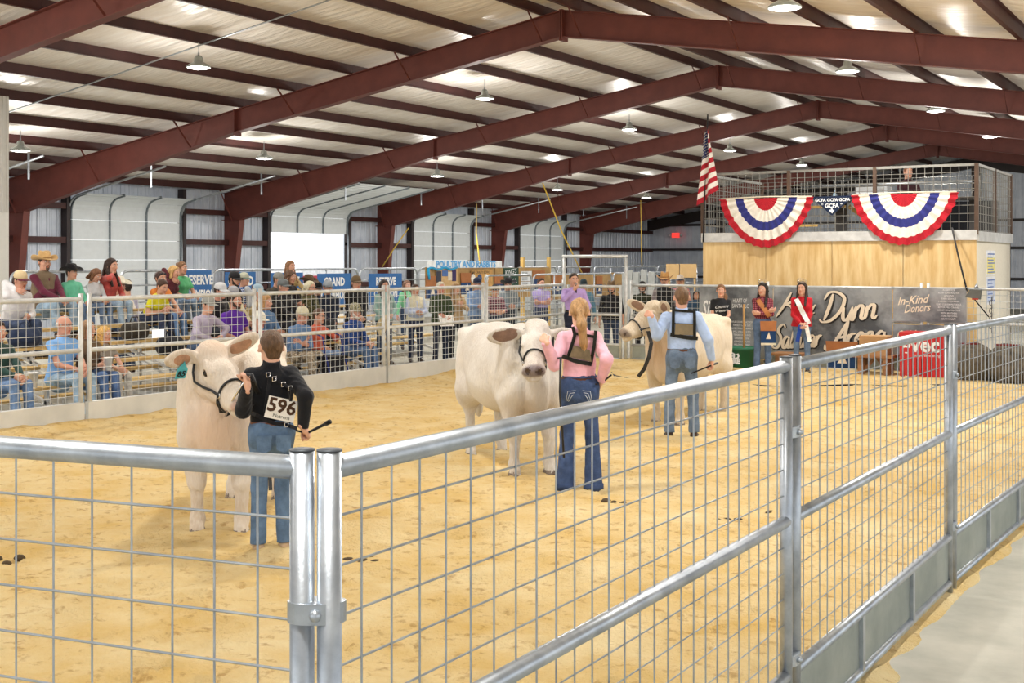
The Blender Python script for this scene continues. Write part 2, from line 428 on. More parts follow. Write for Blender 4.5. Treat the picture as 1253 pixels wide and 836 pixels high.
# ------------------------------------------------------------------ people
def head_part(h=.0085):
    f = Field()
    f.ell((0, -.014, .028), (.073, .094, .084), k=.02)
    f.ell((0, .018, -.035), (.060, .068, .080), k=.03)
    f.cap((-.030, .028, -.085), (.030, .028, -.085), .024, k=.03)                 # jaw
    f.ell((0, .064, -.100), (.024, .020, .018), k=.025)                           # chin
    f.cap((-.036, .073, .028), (.036, .073, .028), .011, k=.02)                   # brow
    f.ell((-.040, .058, -.025), (.020, .018, .020), k=.02); f.ell((.040, .058, -.025), (.020, .018, .020), k=.02)
    for sx in (-1, 1): f.ell((sx*.030, .091, .008), (.015, .012, .010), k=.012, op=-1)
    f.cap((0, .084, .014), (0, .104, -.030), .0075, .0115, k=.012)                # nose
    for sx in (-1, 1): f.ell((sx*.011, .094, -.034), (.009, .010, .007), k=.008)
    f.cap((-.015, .080, -.059), (.015, .080, -.059), .0065, k=.006, m=1)          # lips
    f.cap((-.012, .080, -.068), (.012, .080, -.068), .0070, k=.006, m=1)
    f.cap((-.022, .090, -.063), (.022, .090, -.063), .0028, k=.004, op=-1)
    for sx in (-1, 1):
        f.ell((sx*.083, -.014, -.004), (.011, .023, .034), R=rotm((0, 0, 1), -sx*.7)@rotm((1, 0, 0), .2), k=.008)
        f.ell((sx*.094, -.004, .0), (.008, .011, .018), R=rotm((0, 0, 1), -sx*.7), k=.006, op=-1)
    f.cap((0, -.022, -.05), (0, -.040, -.19), (.055, .056), (.058, .060), k=.03)
    V, Q, L = f.run(h)
    b = Bag(); b.put((V, Q, L))
    e = MB()
    for sx in (-1, 1):
        e.sphere((sx*.030, .0775, .008), (.0135, .0105, .0085), 10, 2)
        e.sphere((sx*.030, .0835, .008), (.0065, .0055, .0065), 8, 3)
        e.tube([(sx*.014, .0875, .024), (sx*.030, .087, .030), (sx*.047, .076, .025)], [.0032, .004, .002], 5, 4)
    b.put(mb_part(e)); return b.all()
def hand_part(curl=.45, h=.0065, thumb=0.0):
    f = Field()
    xs = (.030, .0105, -.0095, -.0285); Ls = (.074, .082, .076, .060)
    f.cap((0, -.03, 0), (0, .015, 0), (.026, .020), (.030, .017), k=.012)
    for i, (x, L) in enumerate(zip(xs, Ls)):
        kn = np.array([x, .088-.006*abs(i-1.2), 0.0])
        f.cap((x*.7, .012, 0), kn, .0145, .0115, k=.012)
        p = kn; a = 0
        for sg, c, r in ((.46, curl*.9, .0098), (.30, curl*1.15, .0088), (.24, curl*.8, .0080)):
            a += c; q = p+np.array([x*.06*(1-curl), math.cos(a), math.sin(a)])*np.array([1, L*sg, L*sg])
            f.cap(p, q, r, r*.93, k=.003); p = q
    a = np.array([.022, .018, .006]); b = np.array([.048-.01*curl, .048, .016+.012*curl]); c = b+np.array([.010-.030*curl, .026, .012+.010*curl]); d = c+np.array([-.004-.02*curl, .022, .006])
    f.cap(a, b, .0155, .0125, k=.008); f.cap(b, c, .0118, .0105, k=.004); f.cap(c, d, .0105, .0085, k=.004)
    return f.run(h)
def shoe_part(kind, h=.011):
    f = Field()
    f.cap((0, -.045, .035), (0, .075, .030), (.040, .040), (.045, .034), k=.02, side=(1, 0, 0))
    f.cap((0, .06, .030), (.004, .175, .026), (.046, .032), (.030, .020), k=.02, side=(1, 0, 0))
    f.cap((0, -.030, .05), (0, -.022, .12), .040, .041, k=.02, flat=(0, 1))
    f.cut((0, 0, 0.0), (0, 0, -1)); return f.run(h)
def hair_part(style, h=.010):
    f = Field()
    n = (0, .78, -.62)
    if style in ('short', 'crop'):
        g = .010 if style == 'short' else .006
        f.ell((0, -.016, .032), (.073+g, .094+g, .084+g), k=.01)
        f.ell((0, .040, .098), (.045, .035, .022 if style == 'short' else .014), k=.02)
        f.cut((0, .050, .052), n, k=.02)
        f.cap((0, -.07, .0), (0, -.068, -.055), (.062, .030), (.050, .026), k=.02, side=(1, 0, 0))
        f.warp(lambda X, Y, Z: .0022*np.sin(95*X+40*Z)*np.sin(80*Y-60*Z))
    elif style == 'bald':
        f.ell((0, -.020, .010), (.080, .094, .060), k=.01); f.cut((0, .0, .035), (0, .2, 1), k=.01); f.cut((0, .020, .0), (0, 1, -.35), k=.01)
        f.cut((0, 0, -.055), (0, 0, -1), k=.01)
    else:
        f.ell((0, -.018, .030), (.086, .108, .098), k=.01)
        f.cut((0, .058, .050), (0, .80, -.60), k=.02)
        if style in ('long', 'wavy', 'curly', 'bob'):
            e = {'long': -.33, 'wavy': -.36, 'curly': -.20, 'bob': -.13}[style]
            f.cap((0, -.075, .03), (0, -.150, e), (.082, .045), (.095 if style != 'bob' else .085, .030), k=.03, side=(1, 0, 0))
            for sx in (-1, 1):
                f.cap((sx*.072, -.005, .035), (sx*.078, -.02, -.11), (.022, .034), (.020, .034), k=.02, side=(1, 0, 0))
                if style in ('long', 'wavy'): f.cap((sx*.080, -.01, -.09), (sx*.085, .105, e*.95), (.024, .034), (.020, .026), k=.02, side=(1, 0, 0))
                if style == 'curly': f.ell((sx*.085, -.02, -.10), (.035, .06, .07), k=.03)
            am = {'long': .002, 'wavy': .004, 'curly': .010, 'bob': .002}[style]
            fr = {'long': 60, 'wavy': 45, 'curly': 70, 'bob': 60}[style]
            f.warp(lambda X, Y, Z: am*np.sin(fr*X+8*np.sin(14*Z))*np.sin(fr*.9*Y+(fr*.5 if style == 'curly' else 6)*Z))
        elif style == 'pony':
            f.ell((0, -.118, .015), (.026, .026, .026), k=.02)
            f.cap((0, -.13, .0), (.012, -.17, -.10), .030, .040, k=.02); f.cap((.012, -.17, -.10), (.03, -.14, -.26), .040, .034, k=.03)
            f.cap((.03, -.14, -.26), (.042, -.115, -.37), .034, .012, k=.03)
            f.cap((0, -.06, .0), (0, -.062, -.055), (.070, .035), (.050, .026), k=.02, side=(1, 0, 0))
            f.warp(lambda X, Y, Z: .0018*np.sin(110*X+12*Z+5*np.sin(20*Z)))
        elif style == 'bun':
            f.ell((0, -.10, .075), (.042, .042, .038), k=.015)
            f.cap((0, -.06, .0), (0, -.062, -.055), (.070, .035), (.050, .026), k=.02, side=(1, 0, 0))
        elif style == 'side':      # long tail brought over one shoulder
            f.cap((0, -.09, -.01), (-.08, -.05, -.12), (.05, .04), (.045, .04), k=.03); f.cap((-.08, -.05, -.12), (-.115, .035, -.30), .042, .022, k=.03)
    return f.run(h)
def beard_part(full=True):
    f = Field()
    if full:
        f.cap((-.050, .030, -.062), (.050, .030, -.062), (.030, .026), k=.02); f.ell((0, .058, -.098), (.040, .030, .032), k=.03)
        f.cap((-.024, .086, -.047), (.024, .086, -.047), .008, k=.01)
        for sx in (-1, 1): f.cap((sx*.058, .026, -.055), (sx*.070, .0, .0), .013, .010, k=.02)
        f.cap((-.017, .094, -.062), (.017, .094, -.062), .0085, k=.006, op=-1)
    else:
        f.ell((0, .073, -.100), (.024, .022, .026), k=.02); f.cap((-.022, .087, -.047), (.022, .087, -.047), .007, k=.01)
        for sx in (-1, 1): f.cap((sx*.024, .084, -.05), (sx*.022, .078, -.09), .007, .008, k=.01)
    return f.run(.008)
def hat_meshes(kind):
    if kind == 'cap':
        m = MB()
        prof = [(1e-4, .118), (.020, .117), (.045, .110), (.066, .094), (.081, .068), (.087, .035), (.088, .012), (.084, .010)]
        m.lathe(prof[::-1], 18, (0, -.012, .020), 0, True, lambda p, r, a, z: (p[0]*.93, p[1]*1.17, z))
        m.sphere((0, -.012, .139), (.008, .008, .005), 8, 0)
        b = MB(); top = []; n = 11; rows = 6
        for j in range(rows):
            for i in range(n):
                a = PI*(.5+(i/(n-1)-.5)*.86); rr = j/(rows-1)
                x = math.cos(a)*(.083+.008*rr*.5); y = .005+math.sin(a)*(.082)+rr*.075*math.sin(a)**.6
                top.append((x, y, .038-.012*rr-.16*(x*x)/.0125*.12-.006*rr*rr))
        bot = [(x, y, z-.004) for x, y, z in top]; N = len(top); fs = []
        for j in range(rows-1):
            for i in range(n-1):
                a = j*n+i; fs.append((a, a+n, a+n+1, a+1)); fs.append((N+a, N+a+1, N+a+n+1, N+a+n))
        for i in range(n-1): a = (rows-1)*n+i; fs.append((a, N+a, N+a+1, a+1))
        for j in range(rows-1):
            a = j*n; fs.append((a, N+a, N+a+n, a+n)); a = j*n+n-1; fs.append((a, a+n, N+a+n, N+a))
        b.add(top+bot, fs, 0, True); return m, b
    if kind == 'cowboy':
        m = MB()
        prof = [(1e-4, .112), (.025, .113), (.050, .122), (.066, .124), (.076, .112), (.082, .080), (.087, .030), (.092, .012), (.115, .004), (.150, .002), (.185, .006), (.188, .004), (.185, .0), (.150, -.004), (.115, -.002), (.090, .002), (.084, .004)]
        def fn(p, r, a, z):
            x, y = p[0], p[1]
            sx, sy = .92, 1.18
            if r > .1: up = ((abs(math.cos(a)))**3)*((r-.1)/.085)**1.5*.062; sx = .92+.0-.10*((r-.1)/.085)*abs(math.cos(a)); z = z+up-.012*abs(math.sin(a))**3*((r-.1)/.085)
            elif z > .09: z = z-.022*max(0, 1-abs(x)/.045)-.02*max(0, y)/.08
            return (x*sx, y*sy, z)
        m.lathe(prof[::-1], 28, (0, -.012, .040), 0, True, fn)
        b = MB(); b.lathe([(.0885, .014), (.091, .014), (.0895, .030), (.087, .030)], 24, (0, -.012, .040), 0, True, lambda p, r, a, z: (p[0]*.935, p[1]*1.19, z))
        return m, b
    if kind == 'crown':
        m = MB(); n = 16
        m.tube([(math.cos(2*PI*k/n)*.074, -.008+math.sin(2*PI*k/n)*.090, .100+.012*math.sin(2*PI*k/n)) for k in range(n)], .004, 5, closed=True)
        for k in range(9):
            a = PI*(k/8); hh = .03+.03*math.sin(a)
            p = np.array([math.cos(a)*.074, -.008+math.sin(a)*.090, .100+.012*math.sin(a)])
            m.tube([p-(.008, 0, 0), p+(0, 0, hh), p+(.008, 0, 0)], .0028, 4); m.sphere(p+(0, 0, hh+.004), .006, 6)
        return m, None
def ik(S, T, L1, L2, pole):
    S = np.array(S, float); T = np.array(T, float); d = np.linalg.norm(T-S); n = (T-S)/d
    if d > (L1+L2)*.998: T = S+n*(L1+L2)*.998; d = (L1+L2)*.998
    if d < abs(L1-L2)+.08: d = abs(L1-L2)+.08; T = S+n*d
    a = (L1*L1-L2*L2+d*d)/(2*d); hg = math.sqrt(max(L1*L1-a*a, 0)); p = np.array(pole, float); p = p-n*(p@n); p /= np.linalg.norm(p)+1e-9
    return S+n*a+p*hg, T
ARMS = {   # hand places from the pelvis (right, forward, up); 'L' mirrored when missing
 'down': dict(R=(.27, .05, -.10)), 'clasp': dict(R=(.045, .25, .03), L=(-.03, .27, .01)), 'crossed': dict(R=(-.09, .20, .24), L=(.09, .225, .20), pole=(.9, .15, -.8)),
 'lap': dict(R=(.05, .40, .12), L=(-.04, .42, .10)), 'knees': dict(R=(.13, .42, .10)), 'thighs': dict(R=(.12, .30, .08)),
 'chin': dict(R=(.05, .20, .50), L=(-.06, .33, .10)), 'face2': dict(R=(.05, .19, .50), L=(-.05, .19, .49)), 'hold': dict(R=(.07, .30, .16), L=(-.06, .31, .14)),
 'papers': dict(R=(.13, .33, .10), L=(-.12, .33, .06)), 'mic': dict(R=(.03, .25, .47), L=(-.20, .20, .0)), 'phone': dict(R=(.05, .30, .30), L=(-.04, .31, .28)),
 'hips': dict(R=(.22, .08, .02), pole=(1, -.6, 0)), 'elbow': dict(R=(.10, .40, .12), L=(-.20, .30, .14), pole=(1, -.2, .1)), 'back': dict(R=(.12, -.16, .0), L=(-.12, -.16, .0)),
}
def person(label, x, y, z=0.0, face=0.0, H=1.72, pose='stand', arms='down', top='6a7fb0', bottom='2c4468', sleeves='long', skin='c98f72', hair=('short', '3a2a1e'),
           hat=None, vest=None, beard=None, glasses=None, fem=False, fat=1.0, lean=0.0, head=(0.0, 0.0), seat=.45, hs=1.04, shoes='3a2a20', spread=.10, legs='straight',
           targets=None, topm=None, botm=None, hq=False, tuck=True, group=None, curl=.45, belt=None, loc_fn=None, knee_out=.10, shade=None, untuck=0.0, hdirs=None, poles=None, collar=True, feet=None, shw=1.0, neck=.02):
    """body mesh is the thing; clothes, hair, hat, shoes are its parts. x right, y forward, z up in its own frame"""
    s = H/1.72
    P = np.array([0, 0, (.955 if pose != 'sit' else seat/s+.095)]); sp = np.array([0, math.sin(lean), math.cos(lean)]); fw = np.array([0, math.cos(lean), -math.sin(lean)]); X1 = np.array([1., 0, 0])
    if pose == 'sit': P[1] = -.04
    N = P+sp*.50
    hy, hp = head
    Rh = rotm((0, 0, 1), hy)@rotm((1, 0, 0), hp-lean*.35)
    HCn = N+np.array([0, .018, 0])+(sp*.6+np.array([0, 0, .4]))*(.135*hs+neck)
    sw = (.150 if fem else .172)*shw
    if fat > 1.1: sw *= 1.05
    SH = {1: P+sp*.432+X1*sw, -1: P+sp*.432-X1*sw}
    if pose == 'sit':
        hip = {g: P+np.array([g*.09, .02, -.02]) for g in (1, -1)}
        kn = {g: np.array([g*knee_out, P[1]+.44, P[2]-.005+.02]) for g in (1, -1)}
        an = {g: np.array([g*(knee_out*.95), P[1]+.44+(.06 if seat > .3 else .2), .09]) for g in (1, -1)}
    else:
        hip = {g: P+np.array([g*.088, 0, -.03]) for g in (1, -1)}
        kn = {g: np.array([g*(spread+.0), .025, .50]) for g in (1, -1)}
        an = {g: np.array([g*(spread+.012), -.01, .085]) for g in (1, -1)}
        if feet:
            for g in (1, -1): an[g] = an[g]+np.array(feet[g]+(0,)); kn[g] = kn[g]+np.array(feet[g]+(0,))*.55
    A = ARMS[arms] if isinstance(arms, str) else arms
    WR, EL, hd = {}, {}, {}
    M_ = Matrix.Translation((x, y, z)) @ Matrix.Rotation(face, 4, 'Z')
    for g, key in ((1, 'R'), (-1, 'L')):
        if targets and key in targets:
            T = np.array((M_.inverted() @ Vector(targets[key]))[:])/s
        else:
            t = A.get(key) or tuple(np.array(A['R'])*np.array([-1, 1, 1])); T = P+np.array(t)
        pl = np.array((poles or {}).get(key, A.get('pole', (.75, -.55, -.5))), float)*np.array([g, 1, 1])
        EL[g], WR[g] = ik(SH[g], T, .285, .255, pl)
        hd[g] = (WR[g]-EL[g])/np.linalg.norm(WR[g]-EL[g])
        if hdirs and key in hdirs: hd[g] = np.array(hdirs[key], float); hd[g] /= np.linalg.norm(hd[g])
    h = .012 if hq else .019
    # --- body
    f = Field()
    f.cap(P, N, .055, .05, k=.03); f.cap(N-sp*.04, HCn+Rh@np.array([0, -.034, -.13])*hs, .052, .052, k=.03)
    for g in (1, -1):
        f.cap(N-sp*.06, SH[g], .036, .040, k=.03); f.cap(SH[g], EL[g], .046*min(fat, 1.2), .037, k=.02); f.cap(EL[g], EL[g]*.55+WR[g]*.45, .037, .037, k=.02); f.cap(EL[g]*.55+WR[g]*.45, WR[g], .037, .0255, k=.02)
        f.cap(P, hip[g], .05, k=.03); f.cap(hip[g], kn[g], .05, .04, k=.02); f.cap(kn[g], an[g], .038, .032, k=.02)
    b = Bag(); b.put(f.run(h), sc=s)
    b.put(cached('head', head_part), R=Rh, t=HCn*s, sc=s*hs)
    for g in (1, -1):
        cu = curl[0 if g == 1 else 1] if isinstance(curl, tuple) else curl
        part = cached(('hand', cu, hq), lambda: hand_part(cu, .0055 if hq else .0075))
        Y_ = hd[g]; th = np.array([-.15*g, .55, .8]); th = th-Y_*(th@Y_)
        if np.linalg.norm(th) < .1: th = np.array([0, 1., 0])-Y_*Y_[1]
        th /= np.linalg.norm(th); X_ = th*g; Z_ = np.cross(X_, Y_)
        b.put(part, R=np.stack([X_, Y_, Z_], 1), t=WR[g]*s, sc=s*(.96 if fem else 1.04)*.5+s*.5*hs, mirror=(g == -1))
    hc = hair[1] if hair else '3a2a1e'
    lip = mat('lips_'+skin, tuple(np.array(hexc(skin))*np.array([.80, .55, .55])), .45, var=.05)
    root = b.build('person', [skin_m(skin), lip, mat('eye_white', (.75, .72, .70), .3, var=.02), mat('eye_iris', (.03, .02, .015), .2, var=.02), hair_m(hc)])
    root.location = (x, y, z); root.rotation_euler = (0, 0, face); tag(root, label, 'person', group)
    # --- trousers
    f = Field(); wa = (.150, .108) if not fem else (.140, .105); hw = (.168, .122) if not fem else (.172, .125)
    ft = fat
    f.cap(P+np.array([0, 0, -.07]), P+sp*.02, (hw[0]*ft, hw[1]*ft), (hw[0]*ft*.97, hw[1]*ft), k=.05, side=X1)
    f.cap(P+sp*.02, P+sp*.10, (hw[0]*ft*.97, hw[1]*ft), (wa[0]*ft, wa[1]*ft), k=.03, side=X1, flat=(0, 1))
    lw = {'straight': (.085, .062, .062), 'slim': (.080, .055, .048), 'flare': (.082, .060, .085), 'loose': (.092, .072, .072)}[legs]
    for g in (1, -1):
        f.cap(hip[g], kn[g], lw[0]*ft**.5, lw[1], k=.035)
        e = an[g]+np.array([0, 0, -.045 if legs == 'flare' else -.01])
        f.cap(kn[g], e, lw[1], lw[2], k=.03, flat=(0, 1))
        if pose == 'sit': f.ell(hip[g]+np.array([0, -.03, -.02]), (.09, .10, .085), k=.04)
        else: f.ell(hip[g]+np.array([0, -.055, -.005]), (.085*ft, .075*ft, .095), k=.04)
    f.warp(lambda X, Y, Z: .0035*np.sin(38*Z+9*np.sin(11*X+7*Y))*np.sin(17*X-23*Y))
    V, Q, L = f.run(h*.95)
    link('trousers', np_mesh('trousers', V*s, Q, botm or denim(bottom)), root)
    # --- shirt
    f = Field(); fb = ft
    z0 = .05 if tuck else -.06-untuck
    f.cap(P+sp*z0, P+sp*.24, ((wa[0]+.012)*fb if tuck else (hw[0]+.030)*fb, (wa[1]+.010)*fb if tuck else (hw[1]+.045)*fb), ((.148 if not fem else .130)*fb, .104*fb), k=.05, side=X1, flat=(1, 0))
    f.cap(P+sp*.22, P+sp*.385, ((.150 if not fem else .134)*fb*shw**.5, .106*fb), ((.172 if not fem else .152)*fb**.7*shw, .112*fb**.6), k=.05, side=X1)
    if fem:
        for g in (1, -1): f.ell(P+sp*.315+fw*.085+X1*g*.065, (.062, .055, .058), k=.05)
    if fat > 1.12: f.ell(P+sp*.14+fw*.05, (.165*fat, .125*fat, .16), k=.06)
    for g in (1, -1):
        f.cap(N-sp*.040, SH[g]-sp*.006, .054, .050, k=.04)
        bl = 1.2 if hq else 1.0
        if sleeves == 'long':
            f.cap(SH[g], EL[g], (.050 if fem else .056)*bl*fb**.4, (.044 if fem else .049)*bl, k=.03); f.cap(EL[g], WR[g]-hd[g]*.0, .049*bl, .036*bl, k=.025, flat=(0, 1))
        elif sleeves == 'short':
            f.cap(SH[g], SH[g]*.35+EL[g]*.65, .055*fb**.4, .057, k=.03, flat=(0, 1))
        elif sleeves == 'rolled':
            f.cap(SH[g], EL[g], .062*fb**.4, .050, k=.03); f.cap(EL[g], EL[g]*.7+WR[g]*.3, .050, .047, k=.02, flat=(0, 1))
    if collar: f.cap(N-sp*.05, N+sp*(.048 if hq else .022)-fw*(.026 if hq else .008), (.075, .075), (.068, .074) if hq else (.064, .066), k=.02, flat=(0, 1), side=X1)
    else: f.cap(N-sp*.06, N-sp*.008, (.085, .080), (.070, .066), k=.03, flat=(0, 1), side=X1)
    f.warp(lambda X, Y, Z: .004*np.sin(30*Z+12*np.sin(9*X+13*Y))*np.cos(21*X+16*Y+6*Z))
    V, Q, L = f.run(h*.9); Vs = V*s
    link('shirt', np_mesh('shirt', Vs, Q, topm or cloth(top)), root)
    root_data = dict(P=P*s, N=N*s, HC=HCn*s, Rh=Rh, s=s, shirt=Vs, WR={g: WR[g]*s for g in WR}, sp=sp, fw=fw, hd=hd, EL={g: EL[g]*s for g in EL}, hs=hs, an={g: an[g]*s for g in an})
    if vest:
        f = Field()
        f.cap(P+sp*-.03, P+sp*.24, ((hw[0]+.02)*fb, (hw[1]+.02)*fb), ((.164 if not fem else .150)*fb, .124*fb), k=.05, side=X1, flat=(1, 0))
        f.cap(P+sp*.22, P+sp*.385, ((.166 if not fem else .152)*fb, .127*fb), ((.178 if not fem else .158)*fb**.7, .124*fb**.6), k=.05, side=X1)
        if fem:
            for g in (1, -1): f.ell(P+sp*.315+fw*.088+X1*g*.065, (.070, .066, .068), k=.05)
        for g in (1, -1): f.cap(N-sp*.05, SH[g]*.8+N*.2-sp*.012, .064, .060, k=.05)
        f.cap(N-sp*.05, N+sp*.035-fw*.012, (.080, .080), (.074, .076), k=.02, flat=(0, 1), side=X1)
        f.cap(N+fw*.13+sp*.06, N+fw*.15-sp*.22, .040, .012, k=.02, op=-1)
        V, Q, L = f.run(h*.95); link('vest', np_mesh('vest', V*s, Q, cloth(vest)), root)
    # --- shoes
    for g in (1, -1):
        sh = cached(('shoe', shoes is not None), lambda: shoe_part('boot')); bb = Bag()
        bb.put(sh, R=rotm((0, 0, 1), -g*.16), t=(an[g]+np.array([0, .02, -.085]))*s, sc=s); o = bb.build('shoe', cloth(shoes, .6), root)
    # --- hair, beard, hat, glasses
    def hd_put(name, part, m, dz=0):
        bb = Bag(); bb.put(part, R=Rh, t=HCn*s, sc=s*hs); return bb.build(name, m, root)
    if hair: hd_put('hair', cached(('hair', hair[0], hq), lambda: hair_part(hair[0], .0075 if hq else .010)), hair_m(hair[1]))
    if beard: hd_put('beard', cached(('beard', beard[0]), lambda: beard_part(beard[0] == 'full')), hair_m(beard[1]))
    if hat:
        m1, m2 = cached(('hat', hat[0]), lambda: hat_meshes(hat[0])); k_ = s*hs*(1.06 if hat[0] == 'cowboy' else 1.03)
        def tr(mb, name, mt, par):
            c = MB(); yw = rotm((0, 0, 1), hat[3] if len(hat) > 3 else 0)
            vs = [Rh@(yw@np.array(v))*k_+HCn*s for v in mb.v]; c.v = [tuple(v) for v in vs]; c.f, c.m, c.sm = mb.f, mb.m, mb.sm
            return c.build(name, mt, par)
        hm = pattern('camo_cap', 'camo', '8a866a', 'b9b49a', '55573f', 26.) if hat[1] == 'camo' else (mat('crown_silver', (.8, .8, .82), .2, 1.0, var=.05) if hat[0] == 'crown' else cloth(hat[1]))
        o = tr(m1, {'cap': 'cap', 'cowboy': 'cowboy_hat', 'crown': 'crown'}[hat[0]], hm, root)
        if m2: tr(m2, 'bill' if hat[0] == 'cap' else 'hat_band', cloth(hat[2]) if len(hat) > 2 and hat[2] else hm, o)
    if glasses:
        m_ = MB()
        up = .062 if glasses == 'up' else 0.0
        for sx in (-1, 1):
            pts = [(sx*.031+.019*math.cos(a), .092-up*.25, .007+up*1.15+.014*math.sin(a)) for a in np.linspace(0, 2*PI, 10)[:-1]]
            m_.tube(pts, .002, 4, closed=True)
            if glasses != 'clear': m_.add([(p[0], p[1], p[2]) for p in pts], [tuple(range(9))])
            m_.tube([(sx*.050, .090-up*.25, .010+up*1.15), (sx*.078, .03, .012+up*1.1), (sx*.080, -.01, .006+up)], .002, 4)
        m_.tube([(-.012, .095-up*.25, .010+up*1.15), (.012, .095-up*.25, .010+up*1.15)], .002, 4)
        m_.v = [tuple(Rh@np.array(v)*s*hs+HCn*s) for v in m_.v]; m_.build('glasses', mat('glasses_black', (.02, .02, .025), .25, var=.05), root)
    if belt:
        o_ = belt_on(root_data, belt, root)
    root['_p'] = 0; del root['_p']
    PEOPLE.append((root, root_data)); return root, root_data
PEOPLE = []
def surf_pt(V, x_, z_, front=False, off=.004, rad=.035):
    """point of a cloth surface under (x, z) on the back (or front)"""
    d = (V[:, 0]-x_)**2+(V[:, 2]-z_)**2; m_ = d < rad*rad
    if not m_.any(): m_ = d < 4*rad*rad
    v = V[m_]; w_ = 1/(d[m_]+1e-5)
    yy = v[:, 1]; sel = yy > np.median(yy) if front else yy < np.median(yy)
    if front: y_ = np.percentile(yy, 96)+off
    else: y_ = np.percentile(yy, 4)-off
    return np.array([x_, y_, z_])
def belt_on(rd, col, root):
    P, sp, s = rd['P'], rd['sp'], rd['s']; V = rd['shirt']; m_ = MB(); n = 30; pts = []
    for k in range(n):
        a = 2*PI*k/n; pts.append(P+sp*.068*s+np.array([math.cos(a)*.159*s, math.sin(a)*.121*s, 0]))
    m_.tube(pts, .006*s, 4, closed=True)
    pts2 = [p-sp*.03*s for p in pts]
    vs = []; fs = []
    for p, q in zip(pts, pts2): vs += [p+sp*.006, q]
    for k in range(n): a, b = 2*k, 2*((k+1) % n); fs.append((a, a+1, b+1, b))
    c = P+sp*.05*s; vo = [v+(v-c)*np.array([.03, .04, 0]) for v in vs]; N_ = len(vs)
    fs2 = [tuple(i+N_ for i in f) for f in fs]
    rim = []
    for k in range(n):
        a, b = 2*k, 2*((k+1) % n); rim += [(a, b, b+N_, a+N_), (a+1, a+1+N_, b+1+N_, b+1)]
    mm = MB(); mm.add(vs+vo, fs2+rim, 0, True); return mm.build('belt', mat('leather_'+col, hexc(col), .5, var=.15, vs=30), root)
# ------------------------------------------------------------------ show cattle
def coat(name, ca, cb, cc, muz='a89088', tan='b09070'):
    m, nt, b = _mk(name)
    vec = coords(nt)
    n = nd(nt, 'ShaderNodeTexNoise', Scale=1.7, Detail=4.0, Roughness=.55); nt.links.new(vec, n.inputs['Vector'])
    r = nd(nt, 'ShaderNodeValToRGB'); e = r.color_ramp.elements; e[0].color = c4(hexc(ca)); e[0].position = .38; e[1].color = c4(hexc(cb)); e[1].position = .60
    nt.links.new(n.outputs['Fac'], r.inputs['Fac'])
    v2 = coords(nt, (1, 1, .25)); n2 = nd(nt, 'ShaderNodeTexNoise', Scale=70., Detail=4.0); nt.links.new(v2, n2.inputs['Vector'])
    mx = nd(nt, 'ShaderNodeMix', data_type='RGBA'); nt.links.new(r.outputs['Color'], mx.inputs[6]); mx.inputs[7].default_value = c4(hexc(cc))
    mr = nd(nt, 'ShaderNodeMapRange'); mr.inputs[1].default_value = .45; mr.inputs[2].default_value = .8; mr.inputs[4].default_value = .55
    nt.links.new(n2.outputs['Fac'], mr.inputs[0]); nt.links.new(mr.outputs[0], mx.inputs['Factor']); out = mx.outputs[2]
    for at, c_ in (('patch', tan), ('muzzle', muz)):
        an = nd(nt, 'ShaderNodeAttribute'); an.attribute_name = at; m2 = nd(nt, 'ShaderNodeMix', data_type='RGBA'); nt.links.new(an.outputs['Fac'], m2.inputs['Factor']); nt.links.new(out, m2.inputs[6]); m2.inputs[7].default_value = c4(hexc(c_)); out = m2.outputs[2]
    nt.links.new(out, b.inputs['Base Color'])
    bp = nd(nt, 'ShaderNodeBump', Strength=.6, Distance=.02); nt.links.new(n2.outputs['Fac'], bp.inputs['Height']); nt.links.new(bp.outputs['Normal'], b.inputs['Normal'])
    b.inputs['Roughness'].default_value = .75; b.inputs['Sheen Weight'].default_value = .25; b.inputs['Specular IOR Level'].default_value = .25
    return m
